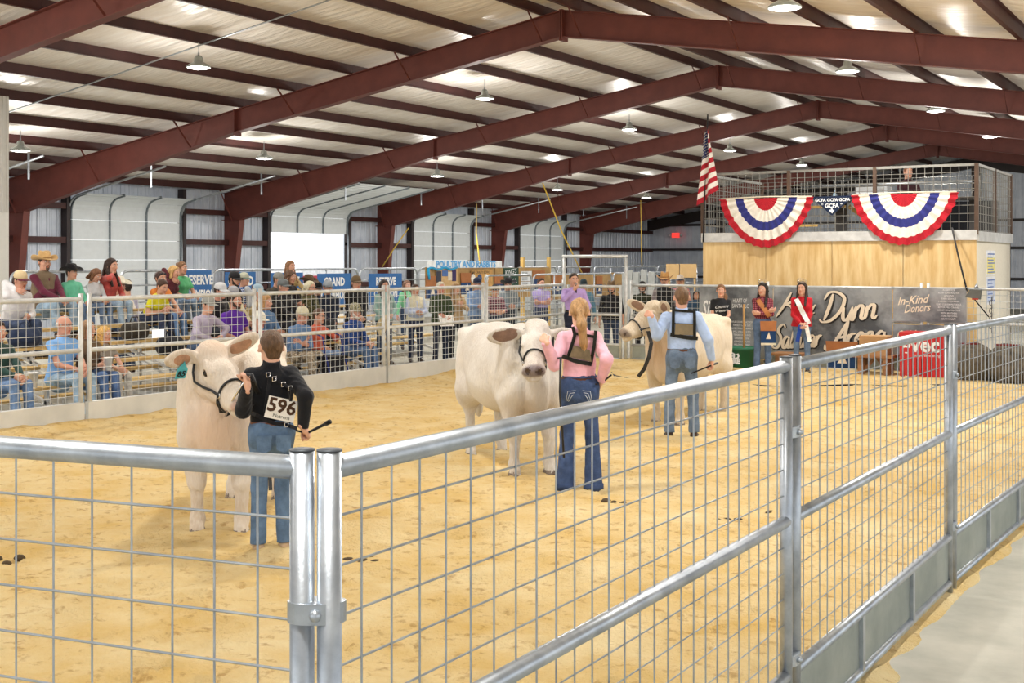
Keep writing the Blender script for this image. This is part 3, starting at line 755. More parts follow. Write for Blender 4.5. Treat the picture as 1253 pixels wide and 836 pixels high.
def cow(label, front, hind, poll, nose, sc, colors, ear_in, muzzle_c, legs=((0, 0), (0, 0), (0, 0), (0, 0)), roll=0.0, ear_up=(0.0, 0.0), ear_fwd=0.0, ears=1.2, h=.0125, top=1.0, patches=()):
    front = np.array(front, float); hind = np.array(hind, float); mid = (front+hind)/2; d = front-hind; wb = np.linalg.norm(d); ang = math.atan2(d[1], d[0])
    M_ = Matrix.Translation((mid[0], mid[1], 0)) @ Matrix.Rotation(ang, 4, 'Z') @ Matrix.Scale(sc, 4); Mi = M_.inverted()
    L = lambda p: np.array((Mi @ Vector(p))[:])
    xf = wb/2/sc; xh = -wb/2/sc
    po, no = L(poll), L(nose)
    hx = no-po; hl = np.linalg.norm(hx); hx /= hl; hk = hl/.50
    hz = np.array([0, 0, 1.])-hx*hx[2]; hz /= np.linalg.norm(hz); hy = np.cross(hz, hx)
    if roll: hy, hz = hy*math.cos(roll)+hz*math.sin(roll), hz*math.cos(roll)-hy*math.sin(roll)
    RH = np.stack([hx, hy, hz], 1)
    H = lambda *p: po+RH@(np.array(p)*hk)
    f = Field(); Y = (0, 1, 0); T = top
    f.cap((xf-.28, 0, .97*T), (xh+.35, 0, .95*T), (.315, .40*T), (.335, .385*T), k=.08, side=Y)
    f.ell(((xf+xh)/2-.02, 0, .80*T), (.50, .325, .27), k=.10)
    f.cap((xh+.36, 0, 1.07*T), (xh-.08, 0, 1.10*T), (.30, .30*T), (.245, .25*T), k=.10, side=Y)
    f.ell((xh-.20, 0, 1.16*T), (.16, .20, .17), k=.08)
    for g in (1, -1):
        f.ell((xf-.10, g*.20, .98*T), (.21, .125, .37), R=rotm((0, 1, 0), .15), k=.05)
        f.ell((xf+.05, g*.165, .80*T), (.14, .095, .19), k=.045)
        f.ell((xh-.02, g*.17, .90*T), (.24, .135, .33), R=rotm((0, 1, 0), -.2), k=.09)
        f.ell((xh-.10, g*.21, 1.26*T), (.09, .06, .05), k=.08)          # hook bone
    f.ell((xf+.10, 0, .80*T), (.20, .125, .27), k=.06)                      # brisket
    f.cap((xf-.20, 0, 1.24*T), (xf-.05, 0, 1.26*T), (.10, .13), (.09, .11), k=.10, side=Y)   # withers
    nb = np.array([xf-.03, 0, 1.10*T]); ne = H(-.06, 0, -.13)
    sd = np.array([0, 1., 0])*.7+hy*.3
    f.cap(nb, nb*.5+ne*.5, (.185, .29), (.135, .215), k=.07, side=sd); f.cap(nb*.5+ne*.5, ne, (.135, .215), (.105, .145), k=.05, side=sd)
    f.cap(H(.06, 0, -.22), (xf+.20, 0, .74*T), .035, .05, k=.07)           # dewlap
    # legs
    feet = []
    for i, (xb, g) in enumerate(((xf, 1), (xf, -1), (xh, 1), (xh, -1))):
        ox, oy = legs[i]; hgt = T
        fx, fy = xb+ox, g*.18+oy
        if i < 2:
            k0 = np.array([xb-.02, g*.18, .72*T]); k1 = np.array([xb+.02+ox*.6, g*.175+oy*.6, .405]); k2 = np.array([fx, fy, .14])
            f.cap(k0, k1, .125, .064, k=.07); f.ell(k1, (.058, .060, .075), k=.03); f.cap(k1, k2, .052, .046, k=.02); f.ell(k2, (.052, .053, .048), k=.03)
            toe = np.array([fx+.03, fy, .05])
        else:
            k0 = np.array([xb+.02, g*.18, .80*T]); k1 = np.array([xb-.14+ox, g*.17+oy*.6, .50]); k2 = np.array([fx-.09, fy, .14])
            f.cap(k0+(.10, 0, -.08), k0+(-.06, 0, -.16), .16, .13, k=.07)
            f.cap(k0+(-.04, 0, -.10), k1, .135, .062, k=.07); f.ell(k1, (.070, .048, .070), k=.03); f.cap(k1, k2, .050, .044, k=.02); f.ell(k2, (.050, .052, .048), k=.03)
            toe = np.array([fx-.06, fy, .05])
        f.cap(k2, toe+np.array([0, 0, .03]), .046, .052, k=.02)
        for t in (-1, 1):
            f.cap(toe+np.array([-.035, t*.027, -.01]), toe+np.array([.045, t*.030, -.02]), (.030, .045), (.025, .028), k=.006, side=Y, m=3)
            f.ell(k2+np.array([-.050, t*.022, -.03]), (.016, .014, .018), k=.01, m=3)
        feet.append(toe)
    # tail
    f.cap((xh-.26, 0, 1.24*T), (xh-.33, 0, 1.02*T), .036, .028, k=.05); f.cap((xh-.33, 0, 1.02*T), (xh-.33, .02, .60*T), .026, .020, k=.01); f.ell((xh-.33, .02, .50*T), (.045, .045, .13), k=.03)
    # head
    f.cap(H(-.01, 0, -.10), H(.16, 0, -.10), (.112*hk, .125*hk), (.100*hk, .118*hk), k=.04, side=hy)
    f.cap(H(.16, 0, -.085), H(.31, 0, -.090), (.088*hk, .098*hk), (.066*hk, .078*hk), k=.04, side=hy); f.cap(H(.31, 0, -.090), H(.41, 0, -.095), (.066*hk, .078*hk), (.076*hk, .070*hk), k=.03, side=hy)
    f.ell(H(.01, 0, .012), (.085*hk, .088*hk, .055*hk), R=RH, k=.05)
    f.cap(H(.06, 0, -.20), H(.36, 0, -.145), (.070*hk, .065*hk), (.056*hk, .045*hk), k=.05, side=hy)
    for g in (1, -1): f.ell(H(.07, g*.060, -.17), np.array((.10, .045, .075))*hk, R=RH, k=.04)
    f.ell(H(.440, 0, -.098), np.array((.060, .088, .066))*hk, R=RH, k=.03)
    f.ell(H(.455, 0, -.148), np.array((.042, .055, .028))*hk, R=RH, k=.02)
    f.ell(H(.475, 0, -.075), np.array((.030, .062, .036))*hk, R=RH, k=.02)
    lin = []
    for g in (1, -1):
        f.cap(H(.10, g*.090, -.022), H(.185, g*.092, -.035), .020*hk, .016*hk, k=.03)   # brow
        f.ell(H(.150, g*.113, -.062), np.array((.026, .016, .017))*hk, R=RH, k=.012, op=-1, m=1)
        f.ell(H(.497, g*.042, -.078), np.array((.020, .012, .019))*hk, R=RH@rotm((1, 0, 0), -g*.5), k=.01, op=-1, m=2)
        # ear
        up = ear_up[0 if g == 1 else 1]
        Re = RH@rotm((1, 0, 0), g*up)@rotm((0, 0, 1), -g*(.25-ear_fwd))
        b0 = H(.0, g*.095, -.050); dirn = Re@np.array([0, g, 0.]); nrm = Re@np.array([1., 0, 0])
        f.cap(b0, b0+dirn*.05*hk, .030*hk, .034*hk, k=.03)
        f.ell(b0+dirn*.115*ears*hk-nrm*.004, np.array((.022, .112*ears, .066*ears**.6))*hk, R=Re, k=.02)
        f.ell(b0+dirn*.115*ears*hk+nrm*.026*hk, np.array((.024, .092*ears, .048*ears**.6))*hk, R=Re, k=.012, op=-1)
        lin.append((b0+dirn*.115*ears*hk+nrm*.0035*hk, Re))
    f.cap(H(.485, -.05, -.130), H(.485, .05, -.130), .005*hk, k=.006, op=-1)
    f.cap(H(.485, .055, -.128), H(.38, .075, -.145), .005*hk, .003, k=.008, op=-1); f.cap(H(.485, -.055, -.128), H(.38, -.075, -.145), .005*hk, .003, k=.008, op=-1)
    f.warp(lambda X, Y_, Z: .004*np.sin(9*X+6*Z)*np.sin(11*Z+5*Y_)+.003*np.sin(19*X+17*Y_+6*np.sin(5*Z))*np.clip((X-.45)*3, 0, 1))
    f.cut((0, 0, 0), (0, 0, -1))
    V, Q, Lb = f.run(h)
    b = Bag(); b.put((V, Q, Lb))
    e = MB()
    for g in (1, -1): e.sphere(H(.150, g*.102, -.062), (.022*hk, .016*hk, .017*hk), 10, 5, R=RH)
    for c_, Re in lin: e.sphere(c_, (.011*hk, .099*ears*hk, .056*ears**.6*hk), 14, 4, R=Re)
    b.put(mb_part(e))
    mats = [colors, mat('eyelid_dark', hexc('6e5546'), .6), mat('nostril', hexc('4a3a36'), .4), mat('hoof', hexc('776a5e'), .5, var=.25, vs=25), mat(ear_in, hexc(ear_in), .8, var=.2, vs=15, bump=.3, bs=70), mat('cow_eye', (.02, .014, .01), .12, var=.05)]
    root = b.build('cow', mats); root.matrix_world = M_; tag(root, label, 'cow')
    VA, _, _ = b.all(); q = (VA-po)@RH/hk
    muz = np.clip((q[:, 0]-.448)/.022, 0, 1)*np.clip((q[:, 2]+.128)/.02, 0, 1)*(np.abs(q[:, 1]) < .12)*(np.abs(q[:, 2]+.1) < .14)
    at = root.data.attributes.new('muzzle', 'FLOAT', 'POINT'); at.data.foreach_set('value', muz.astype(np.float32))
    def blob(c, r): return np.clip(1.25-np.linalg.norm((VA-np.array(c))/np.array(r), axis=1), 0, 1)
    pat = np.zeros(len(VA))
    for c, r in patches: pat = np.maximum(pat, blob(H(*c[1]) if c[0] == 'H' else c[1], r))
    at = root.data.attributes.new('patch', 'FLOAT', 'POINT'); at.data.foreach_set('value', pat.astype(np.float32))
    return dict(root=root, H=H, RH=RH, hk=hk, V=V, M=M_, po=po)
def head_pts(c, path, off=.006):
    """strap path given as (along nose, angle) wrapped on the head surface; angle 0 = +y side, 90 = forehead"""
    V = (c['V']-c['po'])@c['RH']/c['hk']; out = []
    sel = (V[:, 0] > -.12) & (V[:, 0] < .52) & (np.abs(V[:, 1]) < .16); V = V[sel]
    for x_, a in path:
        cy, cz = 0.0, -.10
        an = np.arctan2(V[:, 2]-cz, V[:, 1]-cy); da = np.abs((an-a+PI) % (2*PI)-PI); m_ = (np.abs(V[:, 0]-x_) < .025) & (da < .22)
        r = np.hypot(V[m_, 1], V[m_, 2]-cz).max() if m_.any() else .11
        r = min(r, .135 if x_ > .05 else .118)
        out.append(c['H'](x_, cy+(r+off/c['hk'])*math.cos(a), cz+(r+off/c['hk'])*math.sin(a)))
    return out
def halter(c, m, w_=.009):
    root = c['root']; D = math.radians
    nb = head_pts(c, [(.315, D(a)) for a in range(0, 360, 15)]); mb = MB(); mb.tube(nb, w_, 6, closed=True); mb.build('noseband', m, root)
    for g in (1, -1):
        A_ = lambda a: D(a) if g == 1 else D(180-a)
        pts = head_pts(c, [(.315, A_(-8)), (.25, A_(-14)), (.18, A_(-20)), (.10, A_(-22)), (.045, A_(-10)), (.025, A_(15))])
        mb = MB(); mb.tube(pts, w_, 6); mb.build('cheek_strap', m, root)
        p = np.array(pts[0]); mb = MB(); x, y, z = frame(c['RH'][:, 1]*g, c['RH'][:, 2])
        mb.tube([p+(x*math.cos(t)+y*math.sin(t))*.020 for t in np.linspace(0, 2*PI, 13)[:-1]], .005, 6, closed=True)
        mb.build('ring', mat('chrome', (.8, .8, .82), .2, 1.0, var=.05), root)
    pts = head_pts(c, [(.025, D(15)), (-.01, D(40)), (-.05, D(70)), (-.06, D(90)), (-.05, D(110)), (-.01, D(140)), (.025, D(165))]); mb = MB(); mb.tube(pts, w_, 6); mb.build('crown_strap', m, root)
# ------------------------------------------------------------------ building
XR, ZR, SL, HALF = -11.23, 6.76, .1626, 16.07
XL, XE = XR-HALF, XR+HALF
BAY = 7.62; FY = [20.29+BAY*i for i in range(-3, 5)]; YB, YEND = -9.0, 20.29+BAY*5
roof_z = lambda X: ZR-SL*abs(X-XR)
steel = mat('red_iron', hexc('66342d'), .55, var=.14, vs=2.5, bump=.06, bs=40, spec=.4)
steel_d = mat('red_iron_purlin', hexc('432523'), .55, var=.16, vs=3, bump=.05, bs=40, spec=.35)
galv = mat('galvanised', hexc('a0a7b0'), .38, .82, col2=hexc('bfc6cd'), vs=9, bump=.04, bs=120)
galv_l = mat('galvanised_dull', hexc('bfc2c3'), .5, .4, col2=hexc('d6d8d7'), vs=9)
galv_d = mat('galvanised_sheet', hexc('8f9894'), .48, .45, col2=hexc('a9b0aa'), vs=3, bump=.05, bs=14)
alum = mat('aluminium', hexc('d3d6d9'), .35, .6, var=.06)
white_door = mat('door_white', hexc('d7dde0'), .5, var=.03)
conc = mat('concrete', hexc('9c9b90'), .75, col2=hexc('b7b4a8'), vs=1.6, bump=.05, bs=30)
def mk_roof_mat():
    m, nt, b = _mk('vinyl_insulation')
    v = coords(nt, (1.0, 5.0, 1.0), (0, 0, .25)); n = nd(nt, 'ShaderNodeTexNoise', Scale=1.3, Detail=5.0); nt.links.new(v, n.inputs['Vector'])
    r = nd(nt, 'ShaderNodeValToRGB'); r.color_ramp.elements[0].color = c4(hexc('e6ded4')); r.color_ramp.elements[1].color = c4(hexc('f6f3ee')); r.color_ramp.elements[0].position = .3; r.color_ramp.elements[1].position = .7
    nt.links.new(n.outputs['Fac'], r.inputs['Fac']); nt.links.new(r.outputs['Color'], b.inputs['Base Color'])
    bp = nd(nt, 'ShaderNodeBump', Strength=.35, Distance=.15); nt.links.new(n.outputs['Fac'], bp.inputs['Height']); nt.links.new(bp.outputs['Normal'], b.inputs['Normal'])
    b.inputs['Roughness'].default_value = .3; return m
# floor and ground outside
m_ = MB(); m_.add([(XL-.2, YB-4, 0), (XE+.2, YB-4, 0), (XE+.2, YEND+.2, 0), (XL-.2, YEND+.2, 0)], [(0, 1, 2, 3)])
tag(m_.build('floor', conc), kind='structure')
m_ = MB(); m_.add([(-140, -120, -.06), (120, -120, -.06), (120, 160, -.06), (-140, 160, -.06)], [(0, 1, 2, 3)])
tag(m_.build('ground_outside', mat('gravel', hexc('cfc6b4'), .9, var=.1, vs=.8)), kind='structure')
# roof: liner billowing between the purlins
PX = [.42+1.52*k for k in range(11)]
mm = MB(); ceil_m = mk_roof_mat(); nx = 96; vs = []; fs = []
for side in (-1, 1):
    xs = np.linspace(0, HALF+.15, nx); base = len(vs)
    for yy in (YB, YEND):
        for x_ in xs:
            ph = ((x_-.42) % 1.52)/1.52
            vs.append((XR+side*x_, yy, ZR-SL*x_+.205-.035*math.sin(PI*ph)))
    for i in range(nx-1):
        q = (base+i, base+i+1, base+nx+i+1, base+nx+i); fs.append(q if side == -1 else q[::-1])
mm.add(vs, fs, 0, True)
ceiling = mm.build('ceiling', ceil_m); tag(ceiling, kind='structure')
mm = MB(); mm.add([(XL-.3, YB, ZR-SL*(HALF+.3)+.28), (XR, YB, ZR+.28), (XE+.3, YB, ZR-SL*(HALF+.3)+.28), (XL-.3, YEND, ZR-SL*(HALF+.3)+.28), (XR, YEND, ZR+.28), (XE+.3, YEND, ZR-SL*(HALF+.3)+.28)], [(0, 1, 4, 3), (1, 2, 5, 4)])
mm.build('roof_sheet', galv_d, ceiling)
# purlins, one mesh for each bay-long piece
for side in (-1, 1):
    for x_ in PX:
        m_ = MB(); zc = ZR-SL*x_; X0 = XR+side*x_
        sec = [(-.07, 0), (.006, 0), (.006, .19), (.076, .19), (.076, .203), (-.006, .203), (-.006, .012), (-.07, .012)]
        poly = [(X0+a*side, 0, zc+b) for a, b in sec]; m_.prism(poly, (0, BAY-.004, 0))
        me = m_.mesh('purlin', steel_d)
        for yy in FY[:-1]+[FY[-1]]:
            o = link('purlin', me, ceiling); o.location = (0, yy, 0)
        o = link('purlin', me, ceiling); o.location = (0, FY[0]-BAY, 0)
# rigid frames
def rdepth(d):   # rafter depth against distance from the ridge
    return .50+(max(0, d-8.2)/(HALF-8.2-.8))**1.1*.42 if d > 8.2 else .50
def make_frame(yy):
    root = empty('steel_frame', (0, yy, 0), kind='structure')
    for side in (-1, 1):
        m_ = MB(); ds = np.linspace(0, HALF-.75, 14)
        topv = [(XR+side*d, ZR-SL*d) for d in ds]; bot = [(XR+side*d, ZR-SL*d-rdepth(d)) for d in ds]
        kz = bot[-1][1]
        poly = topv+[(XR+side*HALF, ZR-SL*HALF)]+[(XR+side*HALF, kz-.02)]+bot[::-1]
        m_.prism([(p[0], -.007, p[1]) for p in poly], (0, .014, 0))
        for pl, th in ((topv+[(XR+side*HALF, ZR-SL*HALF)], .014), (bot, -.016)):
            for a, b in zip(pl[:-1], pl[1:]):
                m_.add([(a[0], -.10, a[1]), (b[0], -.10, b[1]), (b[0], .10, b[1]), (a[0], .10, a[1]), (a[0], -.10, a[1]-th), (b[0], -.10, b[1]-th), (b[0], .10, b[1]-th), (a[0], .10, a[1]-th)],
                       [(0, 1, 2, 3), (7, 6, 5, 4), (0, 4, 5, 1), (2, 6, 7, 3), (1, 5, 6, 2), (3, 7, 4, 0)])
        m_.build('rafter', steel, root)
        m_ = MB(); kx = XR+side*(HALF-.75); ox = XR+side*HALF; bx_ = ox-side*.32
        m_.prism([(ox, -.006, 0), (ox, -.006, kz), (kx, -.006, kz), (bx_, -.006, 0)], (0, .012, 0))
        m_.beam((kx, 0, kz-.01), (bx_, 0, 0), .20, .016, hint=(0, 1, 0)) if False else m_.add([(kx, -.10, kz), (kx, .10, kz), (bx_, .10, 0), (bx_, -.10, 0), (kx-side*.016, -.10, kz), (kx-side*.016, .10, kz), (bx_-side*.016, .10, 0), (bx_-side*.016, -.10, 0)], [(0, 1, 2, 3), (7, 6, 5, 4), (0, 4, 5, 1), (1, 5, 6, 2), (2, 6, 7, 3), (3, 7, 4, 0)])
        m_.box((min(ox, ox-side*.016), -.10, 0), (max(ox, ox-side*.016), .10, ZR-SL*HALF))
        m_.box((min(kx, ox), -.10, kz-.012), (max(kx, ox), .10, kz+.012)); m_.build('column', steel, root)
        for d in (0.02, 8.2):
            m_ = MB(); X0 = XR+side*d; zt = ZR-SL*d; m_.box((X0-.012, -.115, zt-rdepth(d)-.07), (X0+.012, .115, zt+.01)); m_.build('splice_plate', steel, root)
        m_ = MB(); m_.beam((XR+side*(HALF-.75), 0, kz), (XR+side*(HALF-.75), 0, ZR-SL*(HALF-.75)), .19, .012, hint=(0, 1, 0)); m_.build('stiffener', steel, root)
        for k in range(0, 11, 2):
            x_ = PX[k]; X0 = XR+side*x_; m_ = MB()
            for t in (-1, 1): m_.beam((X0, t*.08, ZR-SL*x_-rdepth(x_)+.02), (X0, t*.62, ZR-SL*x_+.03), .045, .006, hint=(1, 0, 0))
            m_.build('flange_brace', steel, root)
    return root
fr0 = None
for yy in FY:
    if fr0 is None: fr0 = make_frame(yy)
    else: o = copy_tree(fr0); o.location = (0, yy, 0)
# corrugated wall sheets
wall_m = mat('wall_sheet', hexc('bcc5d3'), .42, .15, col2=hexc('d0d7e2'), vs=2)
def corrugated(a0, a1, z0, z1, fixed, axis, m_, inward):
    per = .305; prof = [(0, 0), (.10, 0), (.115, .028), (.145, .028), (.16, 0), (.20, 0), (.205, .008), (.225, .008), (.23, 0), (.262, 0), (.267, .008), (.287, .008), (.292, 0)]
    pts = []; n0 = math.floor(a0/per)
    k = n0
    while k*per < a1:
        for p, d in prof:
            q = k*per+p
            if a0 <= q <= a1: pts.append((q, d))
        k += 1
    if not pts: return
    pts = [(a0, 0)]+pts+[(a1, 0)]; vs = []
    for q, d in pts:
        zt = z1(q) if callable(z1) else z1
        for z_ in (z0, zt): vs.append((fixed+inward*d, q, z_) if axis == 'y' else (q, fixed+inward*d, z_))
    m_.add(vs, [(2*i, 2*i+1, 2*i+3, 2*i+2) for i in range(len(pts)-1)])
ZE = roof_z(XL)
DOORS = [(22.05-BAY, 26.0-BAY), (22.05, 26.0), (29.75, 33.65), (37.45, 41.4), (45.1, 49.05)]
DZ = 3.72
m_ = MB(); y0 = YB
for a, b in DOORS+[(YEND, YEND)]:
    corrugated(y0, a, 0, ZE+.2, XL+.02, 'y', m_, 1)
    if b > a: corrugated(a, b, DZ, ZE+.2, XL+.02, 'y', m_, 1)
    y0 = b
wall_left = m_.build('wall_left', wall_m); tag(wall_left, kind='structure')
girt = MB()
cuts = [YB]+[v for d in DOORS for v in d]+[YEND]
for z_ in (1.35, 2.72, 3.62):
    for i in range(0, len(cuts), 2):
        a, b = cuts[i], cuts[i+1]
        if b-a > .3:
            g = MB(); g.box((XL+.05, a+.02, z_-.08), (XL+.23, b-.02, z_+.02)); g.box((XL+.22, a+.02, z_-.14), (XL+.235, b-.02, z_+.02)); g.build('girt', steel_d, wall_left)
for a, b in DOORS:
    for yy in (a-.14, b+.02):
        g = MB(); g.box((XL+.03, yy, 0), (XL+.26, yy+.12, ZE+.05)); g.build('door_jamb', mat('jamb_dark', hexc('2c2224'), .6), wall_left)
m_ = MB(); corrugated(XL, XE, 0, lambda q: roof_z(q)+.2, YEND, 'x', m_, -1); wall_back = m_.build('wall_back', wall_m); tag(wall_back, kind='structure')
for z_ in (1.35, 2.72, 3.95):
    g = MB(); g.box((XL, YEND-.22, z_-.09), (XE, YEND-.05, z_+.02)); g.build('girt', mat('girt_black', hexc('2a2223'), .6), wall_back)
for X0 in (-23.3, -17.2, -11.2, -5.0, 1.0):
    g = MB(); g.box((X0-.17, YEND-.42, 0), (X0+.17, YEND-.06, roof_z(X0))); g.build('wall_column', mat('girt_black', hexc('2a2223'), .6), wall_back)
g = MB()
for side in (-1, 1):
    g.prism([(XR, YEND-.3, ZR-.5), (XR, YEND-.3, ZR), (XR+side*HALF, YEND-.3, ZE), (XR+side*HALF, YEND-.3, ZE-.5)], (0, .2, 0))
g.build('end_rafter', mat('girt_black', hexc('2a2223'), .6), wall_back)
# roll-up doors of the left wall
def sectional_door(idx, a, b, raised):
    root = empty('door_%d' % idx, (XL+.18, a, 0), kind='structure'); wd = b-a; sh = .535
    R_ = .42; zt = DZ-.30
    def path(t):     # distance along the track -> (x, z, slope angle)
        if t <= zt: return 0.0, t, 0.0
        u_ = (t-zt)/R_
        if u_ < 1.38: return R_*(1-math.cos(u_)), zt+R_*math.sin(u_), u_
        return R_*(1-math.cos(1.38))+(t-zt-R_*1.38)*math.sin(1.38), zt+R_*math.sin(1.38)+(t-zt-R_*1.38)*math.cos(1.38), 1.38
    for k in range(8):
        t0 = raised+k*sh; m_ = MB(); n = 4 if t0+sh > zt else 1; rows = []
        for j in range(n+1):
            x_, z_, an_ = path(t0+sh*(j/n)*.985); rows.append((x_, z_))
        for y_, e in ((0, 0), ):
            vs = []
            for x_, z_ in rows: vs += [(x_, .02, z_), (x_, wd-.02, z_)]
            m_.add(vs, [(2*i, 2*i+1, 2*i+3, 2*i+2) for i in range(len(rows)-1)])
            vs = [(v[0]-.03, v[1], v[2]+.0) for v in vs]; m_.add(vs, [(2*i+1, 2*i, 2*i+2, 2*i+3) for i in range(len(rows)-1)])
        for fr in (.0, .33, .66):
            x_, z_, an_ = path(t0+sh*fr+.012); m_.beam((x_+.006, .02, z_), (x_+.006, wd-.02, z_), .012, .012)
        s_ = m_.build('door_section', white_door, root)
        for fr in (.01, .335, .665, .99):
            q = MB(); pts = [path(t0+sh*j/n*.985) for j in range(n+1)]
            for p0, p1 in zip(pts[:-1], pts[1:]): q.beam((p0[0]+.02, wd*fr, p0[1]), (p1[0]+.02, wd*fr, p1[1]), .075, .03, hint=(0, 1, 0))
            q.build('stile', mat('stile_grey', hexc('7d868c'), .5, .4), s_)
    for yy in (-.03, wd+.03):
        q = MB(); q.tube([(path(t)[0]+.03, yy, path(t)[1]) for t in list(np.linspace(0, zt, 4))+list(np.linspace(zt, zt+R_*1.38, 7))+[zt+R_*1.38+3.3]], .028, 6); q.build('track', galv, root)
    q = MB(); q.beam((3.1, wd+.03, 3.95), (3.1, wd+.03, 4.55), .05, .02); q.beam((3.1, -.03, 3.95), (3.1, -.03, 4.55), .05, .02); q.build('track_hanger', galv, root)
    return root
for i, (a, b) in enumerate(DOORS): sectional_door(i+1, a, b, 3.02 if i == 2 else 0.0)
# white room built in beside the first bays
root = MB(); root.box((XL+.3, 6.0, 0), (-20.0, 14.9, 3.0)); wl = root.build('wall_office', mat('office_white', hexc('d4d3cd'), .7, var=.03)); tag(wl, kind='structure')
q = MB(); corrugated(6.0, 14.9, 3.0, 5.15, -20.0, 'y', q, 1); q.box((XL+.3, 6.0, 3.0), (-20.01, 14.9, 5.1)); q.build('wall_sheet', mat('office_beige', hexc('c0beb8'), .6, var=.04), wl)
# right wall: bare frame columns and a low curb, the side stands open to the yard
q = MB(); q.box((XE-.1, YB, ZE-.5), (XE+.05, YEND, ZE+.2)); wr = q.build('wall_right', wall_m); tag(wr, kind='structure')
# ------------------------------------------------------------------ high-bay lamps
def roof_hit(u, v, drop):
    best = None
    d = ray(u, v)
    for side in (-1, 1):
        # Z = ZR-drop-SL*side*(X-XR)
        k = (ZR-drop-HC+SL*side*XR)/(d[2]+SL*side*d[0])
        p = d*k+np.array([0, 0, HC])
        if k > 0 and side*(p[0]-XR) >= -.01: best = p
    return best
LAMPS = [(243, 80, 'beside the conduit over the bleachers'), (593, 119, None), (770, 157, None), (323, 192, None), (535, 214, None), (25, 182, None), (682, 231, None), (791, 241, None), (893, 183, None), (981, 201, None), (960, 6, None), (1037, 85, None), (1145, 134, None), (1211, 166, None)]
lamp_glow = mat('lamp_lens', (1, .98, .94), .3, var=.01, emit=14.0)
lamp_body = mat('lamp_body', hexc('9aa09c'), .4, .5)
def lamp_proto():
    r = empty('high_bay_lamp')
    m_ = MB(); m_.lathe([(1e-4, .17), (.05, .17), (.075, .13), (.085, .06), (.16, .02), (.215, -.02), (.215, -.04), (.205, -.045)][::-1], 20); m_.build('reflector', lamp_body, r)
    m_ = MB(); m_.lathe([(.20, -.043), (.12, -.060), (1e-4, -.066)][::-1], 20); m_.build('lens', lamp_glow, r)
    m_ = MB(); m_.tube([(0, 0, .16), (0, 0, .40)], .008, 6); m_.tube([(.02*math.cos(a), 0, .20+.03*math.sin(a)) for a in np.linspace(0, 2*PI, 9)[:-1]], .005, 5, closed=True); m_.build('hook', galv, r)
    return r
lp = None; spots = [roof_hit(u, v, .42) for u, v, _ in LAMPS]
extra = []
for X0 in (-19.2, -14.5, -7.0, -1.5):
    for i in range(0, 5): extra.append(np.array([X0, 1.24+BAY*i, roof_z(X0)-.42]))
for i, p in enumerate(list(spots)+extra):
    if i >= len(spots) and (abs(FPX*(math.cos(YAW)*p[0]+math.sin(YAW)*p[1])/max(depth_of(p[0], p[1]), .1)) < 690 and depth_of(p[0], p[1]) > .5 and HORIZ-FPX*(p[2]-HC)/max(depth_of(p[0], p[1]), .1) > -40): continue
    if i >= len(spots) and min(np.linalg.norm((p-q)[:2]) for q in spots) < 3.0: continue
    if lp is None: lp = o = lamp_proto()
    else: o = copy_tree(lp)
    o.location = p; tag(o, 'round glowing high-bay lamp hanging under the roof purlins', 'lamp', 'high-bay lamps under the roof')
    ld = bpy.data.lights.new('lamp_light', 'POINT'); ld.shadow_soft_size = .2; ld.energy = LAMP_W*.75; ld.color = (1, .96, .90)
    lo = bpy.data.objects.new('lamp_light', ld); COL.objects.link(lo); lo.parent = o; lo.location = (0, 0, -.40)
    ld2 = bpy.data.lights.new('lamp_down_light', 'AREA'); ld2.shape = 'DISK'; ld2.size = .42; ld2.energy = LAMP_W*.7; ld2.color = (1, .96, .90)
    lo = bpy.data.objects.new('lamp_down_light', ld2); COL.objects.link(lo); lo.parent = o; lo.location = (0, 0, -.08)
# conduit run up the slope past the first lamp
p = spots[0]; q = MB()
q.tube([(X0, p[1]+.12, roof_z(X0)-.025) for X0 in np.linspace(-24.5, XR-.4, 12)], .014, 6); o = q.build('conduit', galv)
tag(o, 'thin silver conduit running up the roof slope past a lamp', 'conduit')
# ------------------------------------------------------------------ sawdust ring
def lattice(nx, ny, cx, cy, seed):
    r = np.random.RandomState(seed); g = r.rand(int(ny/cy)+3, int(nx/cx)+3)
    Y_, X_ = np.mgrid[0:ny, 0:nx]; fx = X_/cx; fy = Y_/cy; ix = fx.astype(int); iy = fy.astype(int); fx -= ix; fy -= iy
    fx = fx*fx*(3-2*fx); fy = fy*fy*(3-2*fy)
    return g[iy, ix]*(1-fx)*(1-fy)+g[iy, ix+1]*fx*(1-fy)+g[iy+1, ix]*(1-fx)*fy+g[iy+1, ix+1]*fx*fy
AX0, AX1, AY0, AY1 = -12.472, -1.55, 1.2, 23.6
GS = .04; nx = int((AX1-AX0)/GS)+1; ny = int((AY1-AY0)/GS)+1
xs = np.linspace(AX0, AX1, nx); ys = np.linspace(AY0, AY1, ny); Xg, Yg = np.meshgrid(xs, ys)
Zg = .012+.030*lattice(nx, ny, 26, 30, 1)+.036*lattice(nx, ny, 9, 9, 2)+.024*lattice(nx, ny, 3.5, 3.5, 3)+.006*np.random.rand(ny, nx)
rs = np.random.RandomState(5)
